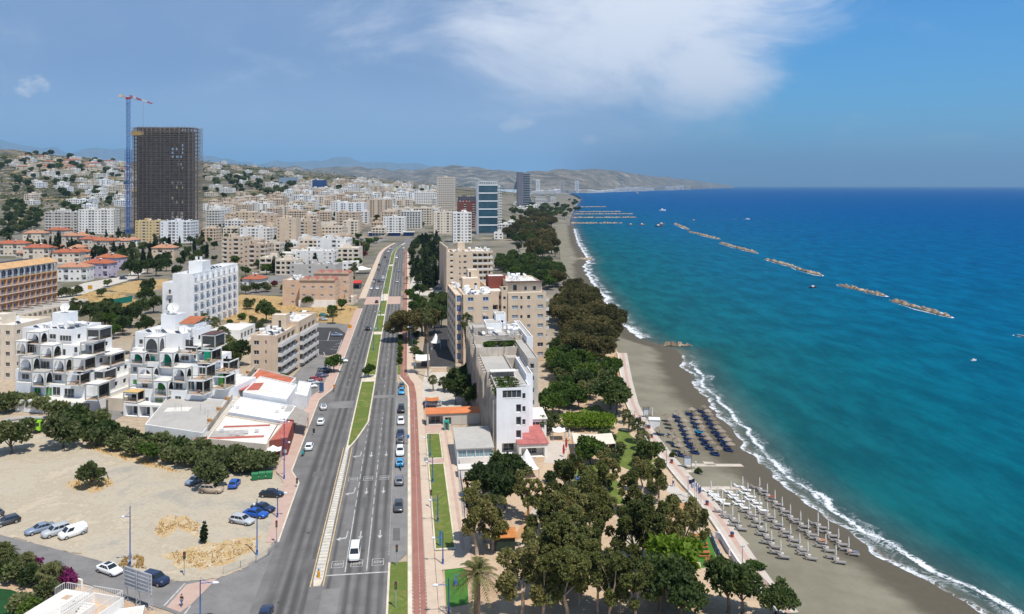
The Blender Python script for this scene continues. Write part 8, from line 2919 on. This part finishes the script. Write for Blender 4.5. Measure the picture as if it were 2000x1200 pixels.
for i,(px,py,rz,lb)in enumerate(((1371,1070,-.05,'orange picnic table, middle one on the green play lawn'),(1375,1087,-.05,'orange picnic table nearest the blue fence on the green play lawn'),(1367,1054,-.05,'orange picnic table half under the trees on the green play lawn'),(1388,1102,1.2,'orange picnic table turned sideways at the lawn end'))):
 root=empty('picnic_table',lb,'picnic table',G(px,py,.03),rz,'orange picnic tables')
 a=MB();a.box(-1.0,1.0,-.4,.4,.7,.78);a.build('table_top',M_WOODO,root)
 for y in(-.75,.75):
  a=MB();a.box(-1.0,1.0,y-.15,y+.15,.4,.47);a.build('bench_seat',M_WOODO,root)
 for x in(-.75,.75):
  a=MB();a.tube([(x,-.7,0),(x,-.25,.7)],.05,4);a.tube([(x,.7,0),(x,.25,.7)],.05,4);a.box(x-.04,x+.04,-.8,.8,.33,.4);a.build('trestle',M_WOODO,root)
def wall_px(name,label,pts,h,t,material,z=0.0,cat='wall'):
 P=[Vector(G(x,y,z))for x,y in pts]
 mb=MB()
 L,R=[],[]
 for i,p in enumerate(P):
  d=(P[min(i+1,len(P)-1)]-P[max(i-1,0)])
  d.z=0
  d.normalize()
  n=Vector((-d.y,d.x,0))*t/2
  L.append(p+n)
  R.append(p-n)
 poly=[(q.x,q.y)for q in L]+[(q.x,q.y)for q in reversed(R)]
 area=sum(a[0]*b[1]-b[0]*a[1]for a,b in zip(poly,poly[1:]+poly[:1]))
 mb.prism(poly if area>0 else poly[::-1],z-.3,z+h)
 return tag(mb.build(name,material),label,cat)
def bluefence():
 m,nt_,b_=nodes_of('blue white pattern')
 v=mapped(nt_,2.2,2.2,2.2)
 w=N(nt_,'ShaderNodeTexVoronoi')
 w.inputs['Scale'].default_value=1.0
 nt_.links.new(v,w.inputs['Vector'])
 nt_.links.new(ramp(nt_,w.outputs['Distance'],[(0.0,(.6,.64,.7)),(.45,(.55,.6,.7)),(.5,(.03,.10,.42))]),b_.inputs['Base Color'])
 wall_px('patterned_fence','blue and white patterned fence along the green play lawn',[(1389,1050),(1400,1078),(1412,1103),(1424,1122),(1446,1132)],1.1,.08,m,cat='fence')
bluefence()
M_WW=mat('white render',(.72,.70,.66),var=.06,streak=.25)
wall_px('ramp_wall','white sloping ramp wall beside the promenade, far one',[(1398,1052),(1408,1056),(1425,1085)],1.2,.2,M_WW)
wall_px('ramp_wall','white sloping ramp wall beside the promenade, near one',[(1428,1088),(1446,1116)],1.1,.2,M_WW)
def canopy(name,label,p,w,d,h,rz,material,sag=.5,posts=True,cat='canopy'):
 root=empty(name,label,cat,p,rz)
 mb=MB()
 n=8
 for i in range(n+1):
  for j in range(n+1):
   u,v=i/n,j/n
   z=h+sag*(1-abs(2*u-1))*(1-abs(2*v-1))*1.2-.25*sin(pi*u)*(1-sin(pi*v))-.25*sin(pi*v)*(1-sin(pi*u))
   mb.v.append((w*u,d*v,z))
 for i in range(n):
  for j in range(n):
   mb.f.append((i*(n+1)+j,(i+1)*(n+1)+j,(i+1)*(n+1)+j+1,i*(n+1)+j+1))
   mb.m.append(0)
 mb.build('cloth',material,root,smooth=True)
 for x in(0.05,w-.05):
  for y in(0.05,d-.05):
   a=MB()
   a.tube([(x,y,0),(x,y,h)],.06,6)
   a.build('post',M_STEEL,root)
 return root
M_CANVAS=mat('cream canvas',(.66,.58,.47),rough=.9,var=.06)
M_WCANV=mat('white canvas',(.76,.74,.71),rough=.9,var=.04)
canopy('shade_canopy','big cream shade canopy on posts behind the clipped tree',G(1122,892),9.2,7.5,2.9,0,M_CANVAS,.35)
canopy('white_tent','white marquee among palms beside the far avenue',T(688,536),12,9,3.2,TH,M_WCANV,1.6)
canopy('gazebo','small white gazebo beside the pink shed roof',G(1080,862),3.0,3.0,2.3,0,M_WCANV,.6)
canopy('white_tent','tall white peaked tent in front of the white slab',G(1014,938),4.2,4.5,2.0,.2,M_WCANV,3.0)
canopy('shade_sail','white ribbed canopy beside the tall fan palm in the car park',G(812,722),4.6,9.5,3.0,TH,M_WCANV,.1)
canopy('pointed_tent','grey white pointed tent behind the ribbed canopy',G(842,684),3.6,3.6,2.6,TH,M_WCANV,2.6)
canopy('sunshade','orange sunshade over parked cars behind the palms',G(831,800),3.6,3.5,2.4,TH,mat('orange cloth',(.52,.17,.05),var=.08),.1)
canopy('cafe_parasol','large white square parasol before the shops at the hedge end',G(516,905),3.4,3.0,2.5,.2,M_WCANV,.7)
for i,(px,py)in enumerate(((1101,893),(1106,880),(1112,862))):
 root=empty('closed_parasol',('red closed parasol, near one beside the terrace lane','red closed parasol, far one beside the terrace lane','white closed parasol beside the small gazebo')[i],'parasol',G(px,py),0)
 a,b=MB(),MB()
 a.tube([(0,0,0),(0,0,3.0)],.04,6)
 b.tube([(0,0,.7),(0,0,1.2),(0,0,2.4),(0,0,2.9)],[.18,.26,.2,.03],9)
 a.build('pole',M_STEEL,root)
 b.build('folded_canopy',(mat('red cloth',(.45,.03,.035),var=.1),M_FOLD)[i==2],root,smooth=True)
def dome():
 root=empty('play_tower','play tower with round red roof poking out of the park trees','play tower',G(1131,948),0)
 b=MB()
 n=14
 rings=[(1.0,3.6),(.98,3.9),(.75,4.3),(.4,4.55),(.02,4.62)]
 for r_,z in rings:
  b.v+=[(cos(2*pi*i/n)*r_,sin(2*pi*i/n)*r_,z)for i in range(n)]
 for k in range(len(rings)-1):
  for i in range(n):
   b.f.append((k*n+i,k*n+(i+1)%n,(k+1)*n+(i+1)%n,(k+1)*n+i))
   b.m.append(0)
 b.build('roof',mat('play red',(.62,.04,.06),rough=.4,var=.06),root,smooth=True)
 for i in range(4):
  a=MB()
  a.tube([(cos(i*pi/2+.7)*.8,sin(i*pi/2+.7)*.8,0),(cos(i*pi/2+.7)*.8,sin(i*pi/2+.7)*.8,3.6)],.07,6)
  a.build('post',M_STEEL,root)
 a=MB();a.cyl(0,0,1.4,1.5,.95,14);a.build('deck',mat('deck blue',(.03,.1,.3)),root)
dome()
def hut():
 root=empty('park_hut','small hut with orange roof and dark green front under the trees','hut',G(968,1078),radians(4))
 a=MB();a.box(0,3.2,0,3.4,0,2.3);a.build('walls',mat('hut green',(.02,.035,.025),var=.2),root)
 a=MB();a.box(-.25,3.5,-.3,3.7,2.3,2.42);a.build('roof',mat('hut orange',(.50,.20,.06),var=.2,scale=1),root)
hut()
def gym():
 root=empty('play_sculpture','dark blue round play spinner on the artificial lawn','play equipment',G(890,1143,.03),0,None,.62)
 a,b=MB(),MB()
 a.tube([(0,0,0),(0,0,.25)],[.8,.7],14)
 b.tube([(0,0,.25),(0,0,1.1),(.1,.5,1.9),(0,.8,2.3)],[.5,.35,.22,.1],9)
 a.build('base',M_DKM,root)
 b.build('body',mat('spinner blue',(.03,.12,.4),rough=.4),root)
gym()
def skin(name,chain,radii,material,parent,sub=1):
 """one continuous limb network: chain = list of point lists sharing named joints"""
 idx,vs,es,rr={},[],[],[]
 for line in chain:
  prev=None
  for key in line:
   if key not in idx:
    idx[key]=len(vs)
    vs.append(key)
    rr.append(radii[key])
   if prev is not None:
    es.append((idx[prev],idx[key]))
   prev=key
 me=bpy.data.meshes.new(name)
 me.from_pydata([PJ[k]for k in vs],es,[])
 me.materials.append(material)
 o=obj(name,me,parent)
 md=o.modifiers.new('Skin','SKIN')
 for i,k in enumerate(vs):
  me.skin_vertices[0].data[i].radius=(rr[i],rr[i])
 me.skin_vertices[0].data[0].use_root=True
 md.use_smooth_shade=True
 sb=o.modifiers.new('Sub','SUBSURF')
 sb.levels=sb.render_levels=sub
 return o
PJ={}
M_SKIN=mat('skin tone',(.40,.24,.16),rough=.6,var=.05)
def person(p,rz,label,top,bottom,hair=(.02,.015,.012),step=.28,lying=False,sc=1.0):
 root=empty('person',label,'person',p,rz,None,sc)
 PJ.clear()
 PJ.update(pel=(0,0,.95),wst=(0,.01,1.12),chs=(0,.01,1.34),nek=(0,.02,1.50),hd0=(0,.04,1.58),hd1=(0,.05,1.70),hd2=(0,.04,1.78),lh=(-.10,0,.90),lk=(-.11,step*.6,.50),la=(-.11,step*.35,.09),lt=(-.12,step*.35+.17,.04),rh=(.10,0,.90),rk=(.11,-step*.15,.48),ra=(.11,-step,.12),rt=(.12,-step+.16,.05),ls=(-.19,0,1.43),le=(-.25,-step*.4,1.16),lw=(-.24,-step*.3+.14,.94),lf=(-.23,-step*.2+.2,.85),rs=(.19,0,1.43),re=(.25,step*.3,1.16),rw=(.24,step*.5+.12,.95),rf=(.23,step*.55+.18,.86))
 if lying:
  for k,(x,y,z)in list(PJ.items()):
   PJ[k]=(x,-z+.9,.55+y*.4)
 R=dict(pel=.14,wst=.13,chs=.15,nek=.055,hd0=.075,hd1=.10,hd2=.07,lh=.09,lk=.06,la=.045,lt=.04,rh=.09,rk=.06,ra=.045,rt=.04,ls=.065,le=.045,lw=.034,lf=.03,rs=.065,re=.045,rw=.034,rf=.03)
 ch=[['pel','wst','chs','nek','hd0','hd1','hd2'],['pel','lh','lk','la','lt'],['pel','rh','rk','ra','rt'],['chs','ls','le','lw','lf'],['chs','rs','re','rw','rf']]
 skin('body',ch,R,M_SKIN,root)
 if top:
  skin('shirt',[['wst','chs'],['chs','ls','le'],['chs','rs','re']],{k:v+.02 for k,v in R.items()},mat('cloth %s'%(top,),top,rough=.9),root)
 if bottom:
  skin('trousers',[['pel','lh','lk','la'],['pel','rh','rk','ra']],{k:v+.018 for k,v in R.items()},mat('cloth %s'%(bottom,),bottom,rough=.9),root)
 hm_=MB()
 cx,cy,cz=PJ['hd2']
 hm_.tube([(cx,cy-.02,cz-.06),(cx,cy-.02,cz),(cx,cy-.02,cz+.07)],[.105,.095,.03],8)
 hm_.build('hair',mat('hair %s'%(hair,),hair,rough=.7),root,smooth=True)
person(G(355,1185,.02),2.6,'person in black top and blue jeans crossing the side street',(.012,.012,.014),(.05,.13,.32))
person(G(594,888,.3),TH,'person in teal jacket on the scooter in the lay-by',(.01,.30,.32),(.03,.03,.04),step=.1)
person(G(608.0+44,765,.12),1.0,'person in an orange vest walking on the pavement by the lay-by',(.55,.2,.03),(.12,.1,.08))
person(G(1315,950,.1),1.0,'person in white and blue strolling along the promenade',(.6,.6,.62),(.05,.1,.35))
person(G(1236,822,.1),.4,'person in red top walking on the promenade by the lawn',(.5,.04,.05),(.1,.1,.12))
person(G(1239,824,.1),.4,'person in pink top beside the one in red on the promenade',(.6,.2,.22),(.2,.2,.24))
for px,py,c,lb in((1500,973,(.5,.08,.03),'sunbather in orange lying on a lounger of the grey sea row'),(1597,1058,(.6,.3,.2),'sunbather with tan towel on a lower grey lounger'),(1658,1081,(.2,.25,.4),'sunbather in blue on the lounger nearest the sea'),(1601,1060,(.5,.2,.1),'sunbather in rust swimwear beside the tan towel')):
 x,y,z=beach_at(px,py)
 person((x+.4,y-.7,z+.05),RZB-pi/2,lb,None,c,lying=True)
def rock_material():
 m,nt_,b_=nodes_of('breakwater rock')
 g=N(nt_,'ShaderNodeNewGeometry')
 s_=N(nt_,'ShaderNodeSeparateXYZ')
 nt_.links.new(g.outputs['Position'],s_.inputs[0])
 v=mapped(nt_,1,1,1)
 vo=N(nt_,'ShaderNodeTexVoronoi')
 vo.inputs['Scale'].default_value=.55
 nt_.links.new(v,vo.inputs['Vector'])
 sep=N(nt_,'ShaderNodeSeparateColor')
 nt_.links.new(vo.outputs['Color'],sep.inputs[0])
 c=ramp(nt_,sep.outputs[0],[(0.0,(.13,.10,.065)),(.4,(.29,.215,.14)),(.75,(.42,.325,.225)),(1.0,(.24,.2,.16))])
 wet=sstep(nt_,math_(nt_,'ADD',s_.outputs[2],math_(nt_,'MULTIPLY',noise_fac(nt_,v,.8,3),.8)),-1.1,-1.5)
 nt_.links.new(mixc(nt_,wet,c,(.035,.03,.025)),b_.inputs['Base Color'])
 b_.inputs['Roughness'].default_value=.85
 return m
M_ROCK=rock_material()
def rockpile(label,x0,y0,x1,y1,w,h,name='rock_breakwater',cat='breakwater',group='offshore rock breakwaters',seed=0,spray=True):
 A,B=Vector(G(x0,y0,-2)),Vector(G(x1,y1,-2))
 d=B-A
 L=d.length
 u=d.normalized()
 n_=Vector((-u.y,u.x,0))
 mb=MB()
 step=0.55 if A.y<320 else 1.0
 ni,nj=max(8,int(L/step)),max(6,int(w/step))
 for i in range(ni+1):
  for j in range(nj+1):
   s_,t=i/ni,j/nj*2-1
   end=min(1,s_*L/(w*.6),(1-s_)*L/(w*.6))
   wob=1+.35*noise.noise(Vector((s_*L/9,seed,0)))
   prof=max(0,1-abs(t/wob)**1.5)*end**.6
   p=A+u*(s_*L)+n_*(t*w/2)
   cell=noise.cell(Vector((p.x/1.7+.3*sin(p.y),p.y/1.7+.3*sin(p.x*1.3),seed)))
   cell2=noise.noise(Vector((p.x/1.1,p.y/1.1,seed+3)))
   z=-3.2+(h+1.2)*prof*(.72+.42*cell)+.35*cell2*prof
   jx=noise.noise(Vector((p.x*2,p.y*2,9)))*step*.35
   mb.v.append((p.x+jx-A.x,p.y+jx-A.y,z+2))
 for i in range(ni):
  for j in range(nj):
   a=i*(nj+1)+j
   mb.f.append((a,a+nj+1,a+nj+2,a+1))
   mb.m.append(0)
 o=mb.build(name,M_ROCK,None,(A.x,A.y,-2))
 tag(o,label,cat,group)
 if spray:
  fm=MB()
  vals=[]
  ring=[]
  k=44
  for i in range(k):
   a=2*pi*i/k
   for rr_,am in((.92,.35),(1.15,.35),(1.5,-.1),(2.1,-.7)):
    ex=(L/2+1.0)*cos(a)+(rr_-1)*w*.5*cos(a)
    ey=w*.5*rr_*sin(a)*(1+.3*noise.noise(Vector((i*.4,seed,rr_))))
    p=A+u*(L/2+ex)+n_*ey
    fm.v.append((p.x,p.y,-1.95))
    vals.append(am+.45*noise.noise(Vector((cos(a)*2.5,sin(a)*2.5,seed)))-.12+(.2 if cos(a)>.3 else 0))
  for i in range(k):
   for j in range(3):
    fm.f.append((i*4+j,((i+1)%k)*4+j,((i+1)%k)*4+j+1,i*4+j+1))
    fm.m.append(0)
  setting(with_attr(fm.build('foam',M_FOAM2),vals),'stuff','white water washing round the rocks')
rockpile('rock breakwater farthest out of the row toward the groynes, shortest',1318,437,1345,449,8,1.9,seed=1)
rockpile('rock breakwater, second of the row from the groynes',1346,453,1405,468,8,1.9,seed=2)
rockpile('rock breakwater, third of the row from the groynes',1406,475,1478,495,8,1.9,seed=3)
rockpile('rock breakwater, far half of the middle pair',1497,507,1551,522,7,1.8,seed=4)
rockpile('rock breakwater, near half of the middle pair',1549,523,1604,539,7,1.8,seed=5)
rockpile('rock breakwater, far half of the nearest pair',1637,557,1728,579,6.5,1.8,seed=6)
rockpile('rock breakwater with most white spray, nearest to us',1740,587,1856,620,6.5,1.8,seed=7)
rockpile('short rock groyne at the tip of the sandy spit',1280,676,1362,676,6.5,1.5,'rock_groyne','groyne','rock groynes',8,False)
rockpile('small rock groyne at the far beach with the loungers',1088,507,1166,508,8,1.8,'rock_groyne','groyne','rock groynes',9,False)
for i,(xa,xb,py)in enumerate(((1105,1218,437),(1112,1246,426),(1118,1240,419),(1122,1215,414.5),(1126,1186,405))):
 rockpile('long rock groyne below the dark tower, '+('nearest','second nearest','third nearest','fourth nearest','farthest')[i],xa,py,xb,py-.5,10,2.4,'rock_groyne','groyne','rock groynes',10+i,False)
rockpile('dark rock awash at the right edge of the sea',1985,656,2012,658,5,1.3,'rock_breakwater','breakwater','offshore rock breakwaters',21)
def boat(px,py,label,c,L=6.0,rz=0.3,wake=0):
 p=G(px,py,-2)
 root=empty('boat',label,'boat',(p[0],p[1],-2),rz,'boats on the bay',L/6)
 a,b=MB(),MB()
 st=[(-3,1.0,.9),(-1,1.15,.8),(1.2,.95,.9),(2.5,.45,1.1),(3.1,.05,1.25)]
 for x,w,z in st:
  a.v+=[(x,-w,z),(x,-w*.7,-.3),(x,w*.7,-.3),(x,w,z)]
 for i in range(4):
  for j in range(3):
   a.f.append((i*4+j,(i+1)*4+j,(i+1)*4+j+1,i*4+j+1))
   a.m.append(0)
  a.f.append((i*4+3,(i+1)*4+3,(i+1)*4,i*4))
  a.m.append(0)
 a.add([a.v[0],a.v[1],a.v[2],a.v[3]],[(3,2,1,0)])
 b.box(-1.2,.6,-.6,.6,.85,1.9)
 a.build('hull',mat('hull %s'%(c,),c,rough=.4,var=.05),root)
 b.build('cabin',M_LWHT,root)
 if wake:
  fm,vals=MB(),[]
  for i in range(30):
   t=i/29
   x=-3-t*wake
   w=.8+2.5*t
   fm.v+=[(x,-w,.06),(x,0,.06),(x,w,.06)]
   vals+=[.1-t*.5,.6-t*.75,.1-t*.5]
  for i in range(29):
   for j in range(2):
    fm.f.append((i*3+j,i*3+j+1,(i+1)*3+j+1,(i+1)*3+j))
    fm.m.append(0)
  o=with_attr(fm.build('foam',M_FOAM2,None,(p[0],p[1],-2),rz),vals)
  setting(o,'stuff','white wake behind a speeding boat')
boat(1588,563,'small dark boat moored inside the nearest breakwater',(.05,.03,.03),5)
boat(1294,412,'white motor boat beyond the long groynes',(.75,.75,.74),16,.1)
boat(1460,429,'white speedboat drawing a long wake',(.75,.75,.74),8,0,90)
boat(1232,440,'dark rock-like boat left of the brown boats',(.2,.12,.08),8)
boat(1254,440,'brown boat between the groynes and breakwaters',(.3,.16,.08),9)
boat(1286,443,'dark brown boat, lower of the anchored pair',(.08,.05,.04),11)
boat(1292,439,'brown boat, upper of the anchored pair',(.3,.18,.09),10)
boat(1355,431,'orange brown boat near the first breakwater',(.3,.16,.08),6)
boat(1245,378,'tan ship far out in the bay',(.5,.36,.2),26)
boat(1902,705,'small white buoy boat alone on the teal water',(.75,.75,.75),2.2)
for i,(x,y,z,s)in enumerate(SLAB.plants):
 ms=PROTO['bush'][(2,0,2,1)[i%4]]
 o=obj('terrace_plant',ms[1],SLAB.root,(x,y,z),i*1.3,(s*1.1,s*.8,s*.8))
for ph,px,py in(('the scaffolded tower',320,456),('the orange hotel',60,600),('the white hotel',380,630),('the blue glass tower',952,458),('the dark tower',1025,404),('the balcony tower',873,414),('the white slab',990,860),('the large tan block',980,700),('the blank walled block',915,570),('the park clearing',1235,1080),('the barrel roofs',610,590),('the beige balcony block',560,720),('the left arcades',130,800),('the right arcades',350,800),('the grey modern flats',155,455),('the golden hill',830,372),('the bare lot',280,980),('the roof terrace house',160,1170),('the clipped flat tree',1147,838),('the avenue bend',775,470),('the red roofed villas',190,500),('the ochre hillside',120,400),('the skyline hills',450,345),('the sandy spit',1240,672),('the far small beach',1100,490),('the white market roof',720,462),('the blue clad block',610,368),('the far bay shore',1200,377),('the green play lawn',1370,1080),('the pink crossing',735,592)):
 p=T(px,py)
 landmark(ph,p[0],p[1])
ORD=['first','second','third','fourth','fifth','sixth','seventh','eighth','ninth','tenth','eleventh','twelfth','thirteenth','fourteenth','fifteenth','sixteenth','seventeenth','eighteenth','nineteenth','twentieth']
ORD+=['twenty-'+o for o in ORD[:9]]+['thirtieth']+['thirty-'+o for o in ORD[:9]]+['fortieth']+['forty-'+o for o in ORD[:9]]+['fiftieth']+['fifty-'+o for o in ORD[:9]]
def finish_labels():
 groups={}
 lm=[(ph,*pxof(x,y,0),x,y)for ph,x,y in LAND]
 for o,desc in PENDING:
  x,y,z=o.location
  p,q=pxof(x,max(y,30),z)
  best=min(lm,key=lambda L:hypot(x-L[3],y-L[4])/(0.35*max(y,60)))
  dy=y-best[4]
  rel='beyond' if dy>0.10*y else('before' if dy<-0.10*y else 'beside')
  groups.setdefault((desc,rel,best[0]),[]).append((p,q,o))
 for(desc,rel,ph),lst in groups.items():
  lst.sort(key=lambda t:t[0])
  n=len(lst)
  for i,(p,q,o)in enumerate(lst):
   if n==1:
    lab=f'{desc}, {rel} {ph}'
   elif n==2:
    lab=f'{desc}, {"left" if i == 0 else "right"} of two {rel} {ph}'
   elif i==0 or i==n-1:
    lab=f'{desc}, {"leftmost" if i == 0 else "rightmost"} {rel} {ph}'
   else:
    lab=f'{desc}, {ORD[i]} from left {rel} {ph}'
   o['label']=lab
finish_labels()
